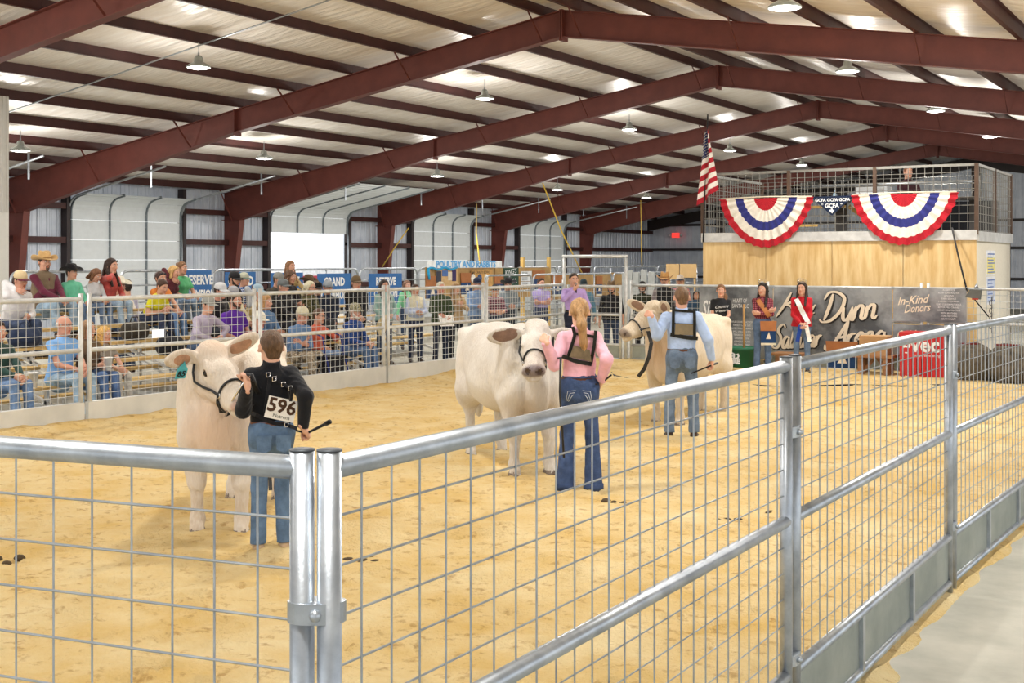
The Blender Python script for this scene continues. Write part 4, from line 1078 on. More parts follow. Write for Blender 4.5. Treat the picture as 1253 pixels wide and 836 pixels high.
for _ in range(1500):      # hoof and boot prints
    cx, cy = rs.uniform(AX0+.4, AX1-.4), rs.uniform(AY0, AY1); r = rs.uniform(.05, .10); i0, i1 = int((cx-AX0-.3)/GS), int((cx-AX0+.3)/GS); j0, j1 = int((cy-AY0-.3)/GS), int((cy-AY0+.3)/GS)
    i0, j0 = max(i0, 0), max(j0, 0); sx, sy = Xg[j0:j1, i0:i1]-cx, Yg[j0:j1, i0:i1]-cy; a = rs.uniform(0, PI); u_ = sx*math.cos(a)+sy*math.sin(a); v_ = (-sx*math.sin(a)+sy*math.cos(a))*1.5
    q = np.sqrt(u_*u_+v_*v_)/r; Zg[j0:j1, i0:i1] += np.where(q < 1, -.032*(1-q*q), .014*np.exp(-((q-1.15)/.22)**2))
heap = np.exp(-((Xg-AX0)/.28)**2)*(.02+.09*lattice(nx, ny, 40, 40, 8)); Zg += heap
edge = np.clip((AX1-Xg)/.28-.5*lattice(nx, ny, 6, 8, 9), 0, 1); Zg = Zg*edge-.006*(1-edge)
edge = np.clip((Yg-AY0)/.5, 0, 1); Zg = Zg*edge-.006*(1-edge)
def mk_sawdust():
    m, nt, b = _mk('sawdust'); v = coords(nt)
    def noise(s, d): n = nd(nt, 'ShaderNodeTexNoise', Scale=s, Detail=d, Roughness=.65); nt.links.new(v, n.inputs['Vector']); return n.outputs['Fac']
    r = nd(nt, 'ShaderNodeValToRGB'); e = r.color_ramp.elements; e[0].position = .30; e[0].color = c4(hexc('e4bf74')); e[1].position = .68; e[1].color = c4(hexc('f6e2b2'))
    nt.links.new(noise(1.4, 6.), r.inputs['Fac'])
    r2 = nd(nt, 'ShaderNodeValToRGB'); e = r2.color_ramp.elements; e[0].position = .33; e[0].color = c4(hexc('b0844e')); e[1].position = .44; e[1].color = (1, 1, 1, 1)
    nt.links.new(noise(10., 6.), r2.inputs['Fac'])
    mx = nd(nt, 'ShaderNodeMix', data_type='RGBA', blend_type='MULTIPLY'); mx.inputs['Factor'].default_value = .5; nt.links.new(r.outputs['Color'], mx.inputs[6]); nt.links.new(r2.outputs['Color'], mx.inputs[7]); nt.links.new(mx.outputs[2], b.inputs['Base Color'])
    bp = nd(nt, 'ShaderNodeBump', Strength=1.0, Distance=.045); nt.links.new(noise(38., 6.), bp.inputs['Height']); nt.links.new(bp.outputs['Normal'], b.inputs['Normal'])
    b.inputs['Roughness'].default_value = .95; b.inputs['Specular IOR Level'].default_value = .1; return m
sawdust_m = mk_sawdust()
Xg = Xg-.36*np.clip((Yg-19.6)/3.65, 0, 1)*(AX1-Xg)/(AX1-AX0)
V = np.stack([Xg.ravel(), Yg.ravel(), Zg.ravel()], 1); I = np.arange(nx*ny).reshape(ny, nx)
Q = np.stack([I[:-1, :-1].ravel(), I[:-1, 1:].ravel(), I[1:, 1:].ravel(), I[1:, :-1].ravel()], 1)
o = link('sawdust_bed', np_mesh('sawdust_bed', V, Q, sawdust_m)); tag(o, 'golden sawdust spread over the show ring floor', 'sawdust', kind='stuff')
# spill along the outside of the near fence
rs = np.random.RandomState(3)
# droppings
for k, (u, v, n_, r_, lb) in enumerate([(446, 691, 6, .06, 'scattered dark clumps of dung on sawdust near the pipe corner'), (748, 619, 7, .055, 'flat dark dung pat on sawdust behind the girl in pink'), (890, 640, 5, .05, 'small dark dung clumps between two bright fence wires'), (946, 631, 4, .045, 'tiny dark dung pat near the tall fence posts'), (6, 689, 4, .06, 'brown dung pat on sawdust below the near left fence')]):
    c = on_z(u, v, .03); dr = empty('dung', (c[0], c[1], .03), 0, lb, 'dung')
    for j in range(n_):
        a, rr = rs.uniform(0, 2*PI), rs.uniform(0, .13); m_ = MB(); m_.sphere((rr*math.cos(a)*1.4, rr*math.sin(a), .012+rs.uniform(0, .01)), (rs.uniform(.5, 1)*r_, rs.uniform(.5, 1)*r_, .026), 8)
        m_.build('clump', mat('dung', hexc('4a3a24'), .9, var=.3, vs=30, bump=.5, bs=60), dr)

# ------------------------------------------------------------------ pipe-and-mesh fence panels
GALV = galv
def wire_part(m_, a, b, r): m_.tube([a, b], r, 4, caps=False)
def fence_panel(A, B, label, group, gm=None, rails=(1.66, 1.01, .36, .07), pr=.030, wr=.0032, dx=.113, dz=.108, sheet=True, split=False, seg=12, post=1.70, stiles=(1/3., 2/3.), skip_lower=False):
    galv = gm or GALV
    A = np.array(A, float); B = np.array(B, float); d = B-A; L = np.linalg.norm(d); root = empty('fence_panel', (A[0], A[1], 0), math.atan2(d[1], d[0]), label, 'fence', group)
    for x_ in (pr, L-pr):
        m_ = MB(); m_.tube([(x_, 0, .0), (x_, 0, post)], pr, seg); p_ = m_.build('post', galv, root)
        m_ = MB(); m_.lathe([(pr*1.03, 0), (pr*1.03, .004), (pr*.6, .006), (1e-4, .006)], seg, (x_, 0, post-.004)); m_.build('post_cap', mat('cap_dark', hexc('4c5055'), .5, .5) if split else galv, p_)
    nm = ('top_rail', 'middle_rail', 'lower_rail', 'bottom_rail')
    for z_, n_ in zip(rails, nm):
        m_ = MB(); m_.tube([(pr, 0, z_), (L-pr, 0, z_)], pr*.97, seg); m_.build(n_, galv, root)
    zb = rails[2]; n = int(round((L-2*pr)/dx)); parts = []
    for i in range(1, n):
        x_ = pr+(L-2*pr)*i/n; parts.append(((x_, 0, zb), (x_, 0, rails[0])))
    nz = int(round((rails[0]-zb)/dz))
    for j in range(1, nz):
        z_ = zb+(rails[0]-zb)*j/nz; parts.append(((pr, wr*1.6, z_), (L-pr, wr*1.6, z_)))
    if split:
        for a, b in parts: m_ = MB(); wire_part(m_, a, b, wr); m_.build('wire', galv, root)
    else:
        m_ = MB()
        for a, b in parts: wire_part(m_, a, b, wr)
        m_.build('wire_mesh', galv, root)
    if sheet:
        edges = [pr]+[L*f for f in stiles]+[L-pr]
        for a, b in zip(edges[:-1], edges[1:]):
            m_ = MB(); m_.box((a+.01, -.004, rails[3]), (b-.01, .002, rails[2])); m_.build('kick_plate', galv_d, root)
        for f in stiles: m_ = MB(); m_.box((L*f-.022, -.024, rails[3]), (L*f+.022, .022, rails[2])); m_.build('stile', galv, root)
    return root
def clamp(x_, y_, z_, ang, par, w_=.14):
    m_ = MB(); pts = []
    for t in np.linspace(0, 2*PI, 17)[:-1]:
        c, s = math.cos(t), math.sin(t); pts.append(((c*(w_/2-.034))+(.035*np.sign(c)*0)+.034*c, s*.036))
    R_ = lambda p: (x_+p[0]*math.cos(ang)-p[1]*math.sin(ang), y_+p[0]*math.sin(ang)+p[1]*math.cos(ang))
    n = len(pts); vs = [R_(p)+(z_+h_,) for h_ in (-.022, .022) for p in pts]; m_.add(vs, [(i, (i+1) % n, n+(i+1) % n, n+i) for i in range(n)]+[tuple(range(n))[::-1], tuple(range(n, 2*n))])
    c_ = R_((0, -.042)); m_.sphere((c_[0], c_[1], z_), .014, 8); o = m_.build('pipe_clamp', galv)
    tag(o, 'galvanised clamp band holding two fence posts together', 'clamp', 'clamps on the near fence'); return o
NA = np.array([-1.762, 2.035])+np.array([.985, .17])*.0265; nd_ = np.array([-.985, -.17]); nd_ /= np.linalg.norm(nd_)
p1_ = np.array(NA)+nd_*3.05
fence_panel(NA, p1_, pr=.0265, label='wire mesh fence panel in front of the boy wearing number 596', group=None, split=True, seg=20)
fence_panel(p1_, p1_+nd_*3.05, pr=.0265, label='wire mesh fence panel joined beyond the panel in front of the boy', group=None, split=True)
RP = [(-1.709, 2.035), (-1.735, 5.115), (-1.735, 8.20), (-1.640, 11.25), (-1.45, 14.3), (-1.3, 17.35), (-1.2, 20.4), (-1.2, 23.4)]
lbs = ['wire mesh fence panel running from the corner clamp in front of the girl in pink', 'fence panel with galvanised kick plates before the red bin and blackboard banners', 'fence panel beside the concrete walkway in front of the dark bales', 'fence panel continuing along the walkway past the dark bales']
for i in range(7):
    a, b = np.array(RP[i]), np.array(RP[i+1]); fence_panel(a+(0, .03) if i else a, b-(0, .03), lbs[min(i, 3)], 'walkway fence panels past the dark bales' if i >= 3 else None, split=i < 3, seg=20 if i < 2 else 12, pr=.0265)
clamp(-1.736, 2.052, 1.355, .62, None, .125)
for i in (1, 2, 3):
    for z_ in (1.38, .42): clamp(RP[i][0], RP[i][1], z_, PI/2, None, .14)
LY = [4.3, 7.35, 10.40, 13.46, 16.52, 19.56]
ll = ['far fence panel before the empty end of the bleachers', 'far fence panel in front of the man in the sky-blue shirt', 'far fence panel behind the cream cow with the blue ear tag', 'far fence panel behind the boy, before the seated camouflage caps', 'far fence panel before the standing women with the straw hat and cream vest']
for i in range(5):
    fence_panel((-12.5, LY[i]+.035), (-12.5, LY[i+1]-.035), ll[i], None, rails=(1.63, 1.00, .34, .05), gm=galv_l, wr=.0040, sheet=False, seg=10)
    m_ = MB(); m_.box((-12.53, LY[i]+.03, 0), (-12.47, LY[i+1]-.03, .36)); o = m_.build('kick_wall', mat('kick_concrete', hexc('b9bab6'), .6, col2=hexc('cfcfca'), vs=1.3)); tag(o, 'pale grey kick board under the far fence beside the sawdust', 'board', 'kick boards under the far fence')
fence_panel((-12.5, 19.60), (-12.86, 23.25), 'far fence panel behind the pale cow, before the man with crossed arms', None, rails=(1.60, .98, .32, .05), gm=galv_l, wr=.0040, sheet=False, seg=10)
m_ = MB(); m_.beam((-12.5, 19.6, .17), (-12.86, 23.25, .17), .06, .34); o = m_.build('kick_wall', mat('kick_concrete', hexc('b9bab6'), .6)); tag(o, 'pale grey kick board ending at the tall pipe gate frame', 'board')
# tall gate frame and gate at the far corner
EY = 23.4
g = empty('gate_frame', (-12.88, EY-.1, 0), 0, 'tall galvanised pipe arch framing the gate behind the announcer', 'gate frame')
for x_ in (0, 1.46): m_ = MB(); m_.tube([(x_, 0, 0), (x_, 0, 2.2)], .034, 10); m_.build('post', galv_l, g)
m_ = MB(); m_.tube([(-.034, 0, 2.2), (1.494, 0, 2.2)], .036, 10); m_.build('header', galv_l, g)
fence_panel((-12.80, EY-.12), (-11.50, EY-.12), 'narrow wire gate hanging in the tall pipe arch', None, rails=(1.57, .98, .36, .06), gm=galv_l, wr=.0038, sheet=True, stiles=(), post=1.6, seg=10)
EX = [-11.40, -8.45, -5.40, -2.35]
el = ['end fence panel in front of the man in the black vest', 'end fence panel carrying the big arena banner', 'end fence panel carrying the donor banner beside the floodlight']
for i in range(3): fence_panel((EX[i]+.03, EY), (EX[i+1]-.03, EY), el[i], None, rails=(1.60, .98, .36, .06), gm=galv_l, wr=.0038, seg=10, sheet=True)
# ------------------------------------------------------------------ bleachers
wood = mat('bleacher_wood', hexc('b08f56'), .7, col2=hexc('d8bb80'), vs=5, stretch=(3, .4, 3), bump=.15, bs=20)
BX = [-13.85-.70*k for k in range(5)]; BZ = [.44+.21*k for k in range(5)]
def bleacher(x0, ya, yb, rows, label):
    L = yb-ya; root = empty('bleacher', (x0, ya, 0), 0, label, 'bleacher')
    for k in range(rows):
        for nm, ox, oz, wd in (('seat_plank', 0, .44+.21*k, .25),)+((('foot_plank', .36, .21*k+.06, .22),) if k else ()):
            m_ = MB(); m_.box((-.70*k+ox-wd/2, 0, oz-.04), (-.70*k+ox+wd/2, L, oz)); m_.build(nm, wood, root)
    for y_ in np.linspace(.35, L-.35, max(2, int(L/1.8)+1)):
        m_ = MB(); e = -.70*(rows-1)
        for k in range(rows): m_.beam((-.70*k, y_, 0), (-.70*k, y_, .40+.21*k), .045, .045)
        m_.beam((.36, y_, .03), (e-.1, y_, .03), .05, .05); m_.beam((.40, y_, .10), (e, y_, .21*(rows-1)+.22), .045, .045); m_.beam((0, y_, .05), (e, y_, .21*(rows-1)+.2), .035, .035)
        m_.build('frame', alum, root)
    for z_ in (.15, ):
        m_ = MB(); m_.beam((-.70*(rows-1), .3, .1), (-.70*(rows-1), L-.3, 1.0), .03, .03); m_.build('brace', alum, root)
    return root
bleacher(BX[0], 5.2, 11.25, 5, 'wooden plank bleacher holding the man in the sky-blue shirt')
bleacher(BX[0], 11.4, 18.1, 5, 'wooden plank bleacher holding the man in the purple polo')
bleacher(-16.4, 18.6, 23.4, 4, 'empty plank bleacher behind the standing women')
# ------------------------------------------------------------------ announcer's booth at the far end
BY = 24.7
bxl = on_y(860, 288, BY)[0]; bxr = on_y(1195, 283, BY)[0]; BD = 3.6; ZB = 2.50; ZT = 3.95
ply = mat('plywood', hexc('d3ab6c'), .6, col2=hexc('ecd09a'), vs=2.2, stretch=(3.5, 1, .5), bump=.05, bs=14)
ply2 = mat('osb_white', hexc('e3dccb'), .7, var=.04, vs=20)
booth = empty('booth', (bxl, BY, 0), 0, "raised plywood announcer's booth with a wire cage and bunting", 'booth')
BW = bxr-bxl; uu = [860, 937, 1018, 1105, 1195]; xs_ = [on_y(u, 320, BY)[0]-bxl for u in uu]
for a, b in zip(xs_[:-1], xs_[1:]): m_ = MB(); m_.box((a+.006, 0, .05), (b-.006, .02, ZB)); m_.build('plywood_panel', ply, booth)
m_ = MB(); m_.box((BW-.02, .02, .05), (BW, BD, ZB)); m_.build('side_panel', ply2, booth)
m_ = MB(); m_.box((.02, .025, .0), (.08, BD, ZB)); m_.box((.02, BD-.06, 0), (BW, BD, ZB)); m_.build('wall_frame', ply, booth)
m_ = MB(); m_.box((-.02, -.05, ZB), (BW+.02, 0.0, ZB+.19)); m_.box((BW, 0, ZB-.02), (BW+.05, BD, ZB+.17)); m_.box((0, 0, ZB+.1), (BW, BD, ZB+.17)); m_.build('deck_rim', mat('deck_rim', hexc('cfd0cf'), .5, .2), booth)
cage = mat('cage_wire', hexc('8e8d88'), .5, .6)
rust = mat('cage_post', hexc('5d4a3e'), .7, .3)
for (a, b, nmz) in (((0, -.01), (BW, -.01), 'cage_mesh'), ((BW+.01, 0), (BW+.01, BD), 'cage_mesh'), ((0, 0), (0, BD), 'cage_mesh'), ((0, BD), (BW, BD), 'cage_mesh')):
    m_ = MB(); a = np.array(a); b = np.array(b); L = np.linalg.norm(b-a); n = int(L/.155)
    for i in range(n+1): p = a+(b-a)*i/n; m_.tube([(p[0], p[1], ZB+.17), (p[0], p[1], ZT)], .0065, 4, caps=False)
    for j in range(9): z_ = ZB+.19+(ZT-ZB-.19)*j/8; m_.tube([(a[0], a[1], z_), (b[0], b[1], z_)], .0065, 4, caps=False)
    m_.build(nmz, cage, booth)
for p in [(0, 0), (BW*.34, 0), (BW*.655, 0), (BW, 0), (BW, BD), (0, BD), (BW, BD*.5)]: m_ = MB(); m_.box((p[0]-.035, p[1]-.035, ZB+.1), (p[0]+.035, p[1]+.035, ZT)); m_.build('cage_post', rust, booth)
for a, b in (((0, 0), (BW, 0)), ((BW, 0), (BW, BD)), ((0, 0), (0, BD))): m_ = MB(); m_.beam((a[0], a[1], ZT-.02), (b[0], b[1], ZT-.02), .05, .05); m_.build('cage_rail', cage, booth)
m_ = MB(); m_.tube([(BW*.42, .12, 3.62), (BW*.98, .12, 3.62)], .025, 8); m_.build('hand_rail', galv, booth)
for k in range(2):
    m_ = MB(); m_.beam((BW*.50+.12*k, 1.2+.5*k, ZB+.75), (BW*.63+.12*k, 1.2+.5*k, ZB+.2), .05, .09); m_.build('stair_rail', mat('lumber', hexc('d8b368'), .7), booth)
m_ = MB(); m_.box((BW*.31, .8, ZB+.32), (BW*.40, .86, ZB+.38)); m_.box((.9, .9, ZB+.70), (BW*.5, .96, ZB+.76)); m_.build('stair_tread', mat('lumber', hexc('d8b368'), .7), booth)
m_ = MB(); m_.box((BW*.45, .5, ZB+.80), (BW*.98, 1.1, ZB+.84)); m_.box((BW*.46, 1.0, ZB+.17), (BW*.50, 1.05, ZB+.8)); m_.box((BW*.94, 1.0, ZB+.17), (BW*.97, 1.05, ZB+.8)); m_.build('desk', mat('desk_dark', hexc('3b3836'), .6), booth)
m_ = MB(); m_.box((BW*.72, 2.4, ZB+.17), (BW*.99, 2.5, ZB+.85)); m_.build('curtain', cloth('1c1e24'), booth)
# poster on the side
pz = on_x(1214, 330, bxr)
for k, (zc, hh, c1) in enumerate(((2.06, .50, 'e8dd8a'), (1.52, .55, 'c9d3ea'))):
    o = MB(); o.box((bxr+.002, pz[1]-.62, zc-hh/2), (bxr+.008, pz[1]+.30, zc+hh/2)); o = o.build('poster', cloth('e9eaee')); tag(o, ['yellow and blue poster on the booth side wall', 'pale blue lined notice below the yellow poster on the booth'][k], 'poster')
    q = MB(); q.box((bxr+.008, pz[1]-.58, zc-hh/2+.04), (bxr+.011, pz[1]+.26, zc+hh/2-.14 if k == 0 else zc+hh/2-.05)); q.build('print', cloth(c1), o)
    for j in range(7):
        q = MB(); z_ = zc-hh/2+.07+j*(hh-.14)/6; q.box((bxr+.011, pz[1]-.5, z_-.012), (bxr+.013, pz[1]+.18-.1*(j % 3), z_+.012)); q.build('print_line', cloth('5a79b8'), o)
# equipment on the booth desk
def thing1(name, label, cat, mb, m, group=None): return tag(mb.build(name, m), label, cat, group)
xa = bxl+BW*.56; m_ = MB(); m_.box((xa, BY+.55, ZB+.84), (xa+.62, BY+.95, ZB+1.10)); e = thing1('mixer', 'white boxy mixing desk on the booth table', 'mixer', m_, mat('mixer_white', hexc('dfe6ec'), .4))
m_ = MB()
for k in range(5): m_.tube([(xa+.08+.11*k, BY+.54, ZB+.95), (xa+.08+.11*k, BY+.55, ZB+.95)], .025, 8)
m_.build('knob', cloth('50565e'), e)
xa = bxl+BW*.478; m_ = MB(); m_.lathe([(.035, 0), (.035, .14), (.014, .18), (.014, .22), (1e-4, .22)], 12, (xa, BY+.6, ZB+.84)); thing1('bottle', 'clear water bottle with blue label on the booth table', 'bottle', m_, cloth('a9cbe6', .3))
# bunting
def bunting(ul, ur, vt, vb, label):
    a = on_y(ul, vt, BY-.07); b = on_y(ur, vt, BY-.07); W = b[0]-a[0]; cx = (a[0]+b[0])/2; ztop = a[2]; Hh = ztop-on_y((ul+ur)/2, vb, BY-.07)[2]
    root = empty('bunting', (cx, BY-.07, ztop), 0, label, 'bunting'); red, whi, blu = cloth('b3202e'), cloth('e8e3d8'), cloth('33377e')
    bands = [('fan_red', .0, .26, red), ('fan_white', .26, .50, whi), ('fan_blue', .50, .68, blu), ('fan_white', .68, .88, whi), ('fan_red', .88, 1.03, red)]
    n = 72
    for nm, r0, r1, mt in bands:
        vs = []; rr = [r0, (r0+r1)/2, r1]
        for r in rr:
            for i in range(n+1):
                t = i/n; ang = PI*t; pleat = .022*math.sin(i*PI/2.5)*r; rad = r*(1+.012*math.sin(i*1.7))
                x_ = -math.cos(ang)*W/2*rad; z_ = -math.sin(ang)**1.4*Hh*rad
                z_ += .05*(1-abs(t-.5)*2)*(1 if r < .3 else .6)*0
                vs.append((x_, -.02-pleat-.05*r*math.sin(ang), z_-.05*Hh*math.cos(ang)*0))
        m_ = MB(); m_.add(vs, [(j*(n+1)+i, j*(n+1)+i+1, (j+1)*(n+1)+i+1, (j+1)*(n+1)+i) for j in range(2) for i in range(n)], 0, False); m_.build(nm, mt, root)
    m_ = MB(); m_.tube([(-W/2, -.02, .01), (0, -.03, .03), (W/2, -.02, .01)], .014, 6); m_.build('header_tape', cloth('efe6d2'), root)
bunting(883, 994, 244, 301, 'red white and blue pleated bunting beside the flag on the booth')
bunting(1044, 1171, 239, 298, 'red white and blue pleated bunting near the booth corner post')
a = on_y(992, 241, BY-.06); b = on_y(1046, 239, BY-.06); c = on_y(1018, 264, BY-.06)
root = MB(); root.prism([tuple(a), tuple(b), tuple(c)], (0, -.01, 0)); pn = root.build('pennant', cloth('1d2a44')); tag(pn, 'navy triangular pennant with white letters between the buntings', 'pennant')
wt = mat('print_white', hexc('eceff2'), .7, var=.02)
lettering('GCFA GCFA GCFA', .085, ((a[0]+b[0])/2, BY-.075, a[2]-.075), (1, 0, 0), (0, 0, 1), wt, pn, bold=.003)
lettering('* GCFA *', .11, (c[0], BY-.075, a[2]-.19), (1, 0, 0), (0, 0, 1), wt, pn, bold=.004)
m_ = MB(); m_.prism([(c[0]+x_, BY-.073, a[2]-.29+z_) for x_, z_ in ((-.05, .02), (-.015, .02), (-.015, .045), (.015, .045), (.02, .02), (.05, .015), (.045, -.01), (.02, -.03), (.012, -.055), (-.012, -.03), (-.03, -.025))], (0, -.004, 0)); m_.build('state_shape', wt, pn)
# flag on its staff
fp = empty('flag', (bxl+.02, BY-.08, 0), 0, 'drooping striped american flag on a dark staff at the booth corner', 'flag')
t_ = on_y(866, 140, BY-.08); m_ = MB(); m_.tube([(.02, 0, ZB), (t_[0]-bxl-.02, 0, t_[2])], .016, 8); m_.build('staff', cloth('26262a', .4), fp)
redm, whim, blum = cloth('a92432'), cloth('e6e2dc'), cloth('2b3566')
ztp = on_y(866, 158, BY-.08)[2]; X0 = t_[0]-bxl-.02
def flag_pt(s, f):       # s down the hoist, f along the gathered fly; the cloth hangs in folds
    w_ = .10+.34*s
    x_ = X0-.02+w_*(f-.42)+.015*math.sin(11*f+4*s)
    z_ = ztp-1.28*s-.34*(1-f)*(.25+.75*s)
    return (x_, -.05-.05*math.sin(9*f+2*s)*(.4+.6*s), z_)
nF = 22
for r in range(13):
    f0 = .62 if r < 5 else 0.0; vs = []
    for s in (r/13, (r+1)/13):
        for i in range(nF+1): vs.append(flag_pt(s, f0+(1-f0)*i/nF))
    m_ = MB(); m_.add(vs, [(i, i+1, nF+2+i, nF+1+i) for i in range(nF)], 0, True); m_.build('stripe', redm if r % 2 == 0 else whim, fp)
vs = []
for j in range(8):
    for i in range(11): vs.append(flag_pt(j/7*5/13, .62*i/10))
m_ = MB(); m_.add(vs, [(j*11+i, j*11+i+1, j*11+i+12, j*11+i+11) for j in range(7) for i in range(10)], 0, True); can = m_.build('canton', blum, fp)
m_ = MB()
for j in range(9):
    for i in range(6 if j % 2 == 0 else 5):
        s, f = (j+.5)/9*5/13, (.62*(i+.5+(j % 2)*.5)/6); p = np.array(flag_pt(s, f))+(0, -.012, 0)
        m_.add([p+(.016*math.cos(k*4*PI/5+PI/2), 0, .016*math.sin(k*4*PI/5+PI/2)) for k in range(5)], [(0, 1, 2), (2, 3, 4), (4, 0, 1)])
m_.build('stars', whim, can)
# ------------------------------------------------------------------ banners on the end fence
def chalk():
    if 'chalk' in MC: return MC['chalk']
    return mat('chalk', hexc('4c5056'), .6, col2=hexc('9a9fa4'), vs=1.4, bump=.4, bs=3, lo=.38, hi=.62)
def banner(u0, u1, v0, v1, label, y_=EY-.07):
    a = on_y(u0, v0, y_); b = on_y(u1, v1, y_); n = 14; k = 8; vs = []
    for j in range(k+1):
        for i in range(n+1):
            s, t = i/n, j/k; vs.append((a[0]+(b[0]-a[0])*s, y_-.012*math.sin(9*s+4*t)*math.sin(5*t+2*s)-.01, a[2]+(b[2]-a[2])*t-.015*math.sin(PI*s*2)**2*(1-t)))
    m_ = MB(); m_.add(vs, [(j*(n+1)+i, j*(n+1)+i+1, (j+1)*(n+1)+i+1, (j+1)*(n+1)+i) for j in range(k) for i in range(n)], 0, True); o = m_.build('banner', chalk()); tag(o, label, 'banner')
    for p in (vs[0], vs[n], vs[k*(n+1)], vs[-1]):
        q = MB(); q.tube([(p[0]+.02*math.cos(t), p[1]-.008, p[2]+.02*math.sin(t)) for t in np.linspace(0, 2*PI, 9)[:-1]], .005, 5, closed=True); q.build('grommet', galv, o)
    return o, a, b
cream_p = mat('print_cream', hexc('e8dcc8'), .7, var=.08, vs=6); drk = mat('print_dark', hexc('25252a'), .7)
def script(txt, size, u, v, par, y_=EY-.095, rot=.06, mt=None, outline=True, sx=1.0):
    p = on_y(u, v, y_)
    if outline: lettering(txt, size, p+np.array([.012, .006, -.012]), (1, 0, 0), (0, 0, 1), drk, par, 'letter_shadow', rot, sx, shear=.35, bold=size*.035, align='CENTER')
    lettering(txt, size, p, (1, 0, 0), (0, 0, 1), mt or cream_p, par, 'lettering', rot, sx, shear=.35, bold=size*.012, align='CENTER')
TY = EY-.10
def script2(t, u0, u1, v, h_, par, mt=None, rot=.06, outline=True, shear=.45):
    if outline: fit_text(t, u0, u1, v, h_, TY+.006, drk, par, rot, shear, .05, 'letter_shadow', .02, -.02)
    fit_text(t, u0, u1, v, h_, TY, mt or cream_p, par, rot, shear, .015)
b1, _, _ = banner(856, 946, 351, 440, 'grey chalk-look sponsor banner behind the woman in the black shirt')
script2('Silver', 858, 890, 377, 20, b1, wt, outline=False); script2('Donors', 862, 892, 398, 18, b1, wt, outline=False)
fit_text('HEART OF', 897, 914, 368, 5, TY, wt, b1); fit_text('SANTA LLC', 896, 916, 374.5, 5, TY, wt, b1)
for k, t in enumerate(('KYLIE CONSTRUCTION', 'RANCH LANE LLC', 'SILVER VALLEY RANCH', 'M L WILLIS LTD', 'TEXAS DRILLING', 'DANNER STONE', 'GONZALES AUTO', 'WELDING WORKS', 'COLE FARMS')): fit_text(t, 908-len(t)*.75, 908+len(t)*.75, 394+4.0*k, 2.2, TY, wt, b1)
b2, _, _ = banner(947, 1092, 351, 441, 'big grey chalk-look arena banner with cream script lettering')
for wd, u0, u1, vt, vb, rt in (('Ky', 949, 998, 358, 398, .06), ('Dunn', 1001, 1072, 357, 391, .10), ('Salazar', 944, 1006, 397, 424, .08), ('Arena', 1008, 1084, 391, 424, .10)):
    cursive(wd, u0, u1, vt, vb, TY+.010, drk, b2, .22, rot=rt, name='letter_shadow', dx=.012, dz=-.012); cursive(wd, u0, u1, vt, vb, TY-.002, cream_p, b2, .13, rot=rt)
b3, _, _ = banner(1093, 1183, 352, 395, 'grey in-kind donors banner with cream script beside the floodlight')
script2('In-Kind', 1098, 1138, 367, 10, b3, outline=False, rot=.10); script2('Donors', 1106, 1139, 377, 10, b3, outline=False, rot=.10)
for k, t in enumerate(('IN SERVICE', 'AUTRY CONSTRUCTION', 'A PAVING', 'FARR SERVICE', 'J L EARLY PLUMBING', 'FORT CULVER MATERIALS', 'RITTER MILL CRANES', 'HARVEY CONSTRUCTION', 'SMITH BROTHERS', 'STONE TRUCKING', 'SOUTH COUNTY')): fit_text(t, 1161-len(t)*.72, 1161+len(t)*.72, 355+3.55*k, 2.1, TY, wt, b3)
b4, _, _ = banner(1093, 1183, 396, 441, 'lower grey donor banner partly behind the red bin'); script2('Gold', 1097, 1122, 412, 16, b4, outline=False)
# ------------------------------------------------------------------ things along the end fence
p = on_z(1132, 463, .03); w_ = 1.0
rb = empty('feed_bin', (p[0], 22.75, 0), 0, 'bright red slatted plastic bin with white lettering by the end fence', 'bin'); redp = mat('red_plastic', hexc('c0141c'), .4, var=.05)
xa = on_y(1101, 440, 22.45)[0]-p[0]; xb = on_y(1161, 440, 22.45)[0]-p[0]; zt_ = on_y(1107, 408, 22.45)[2]
m_ = MB(); m_.box((xa, -.28, .02), (xb, .30, .08)); m_.build('bin_base', redp, rb)
m_ = MB(); m_.box((xa, -.24, .06), (xb, .28, zt_)); m_.build('bin_body', redp, rb)
n_ = 11
for k in range(n_): x_ = xa+.02+(xb-xa-.04)*k/(n_-1); m_ = MB(); m_.box((x_-.025, -.285, .05), (x_+.025, -.235, zt_-.02)); m_.build('slat', redp, rb)
m_ = MB(); m_.box((xa-.02, -.29, zt_-.05), (xb+.02, .30, zt_+.02)); m_.build('bin_rim', redp, rb)
m_ = MB(); m_.box((xa+.04, -.292, .38), (xb-.25, -.288, .82)); pl_ = m_.build('sign_plate', redp, rb)
lettering('gvec', .36, (p[0]*0+(xa+xb)/2-.06, -.296, .62), (1, 0, 0), (0, 0, 1), wt, rb, bold=.012); lettering('cooperative energy', .06, ((xa+xb)/2+.06, -.296, .44), (1, 0, 0), (0, 0, 1), wt, rb)
bale_m = mat('bale_dark', hexc('3e382f'), .95, col2=hexc('6a6152'), vs=9, bump=.6, bs=35)
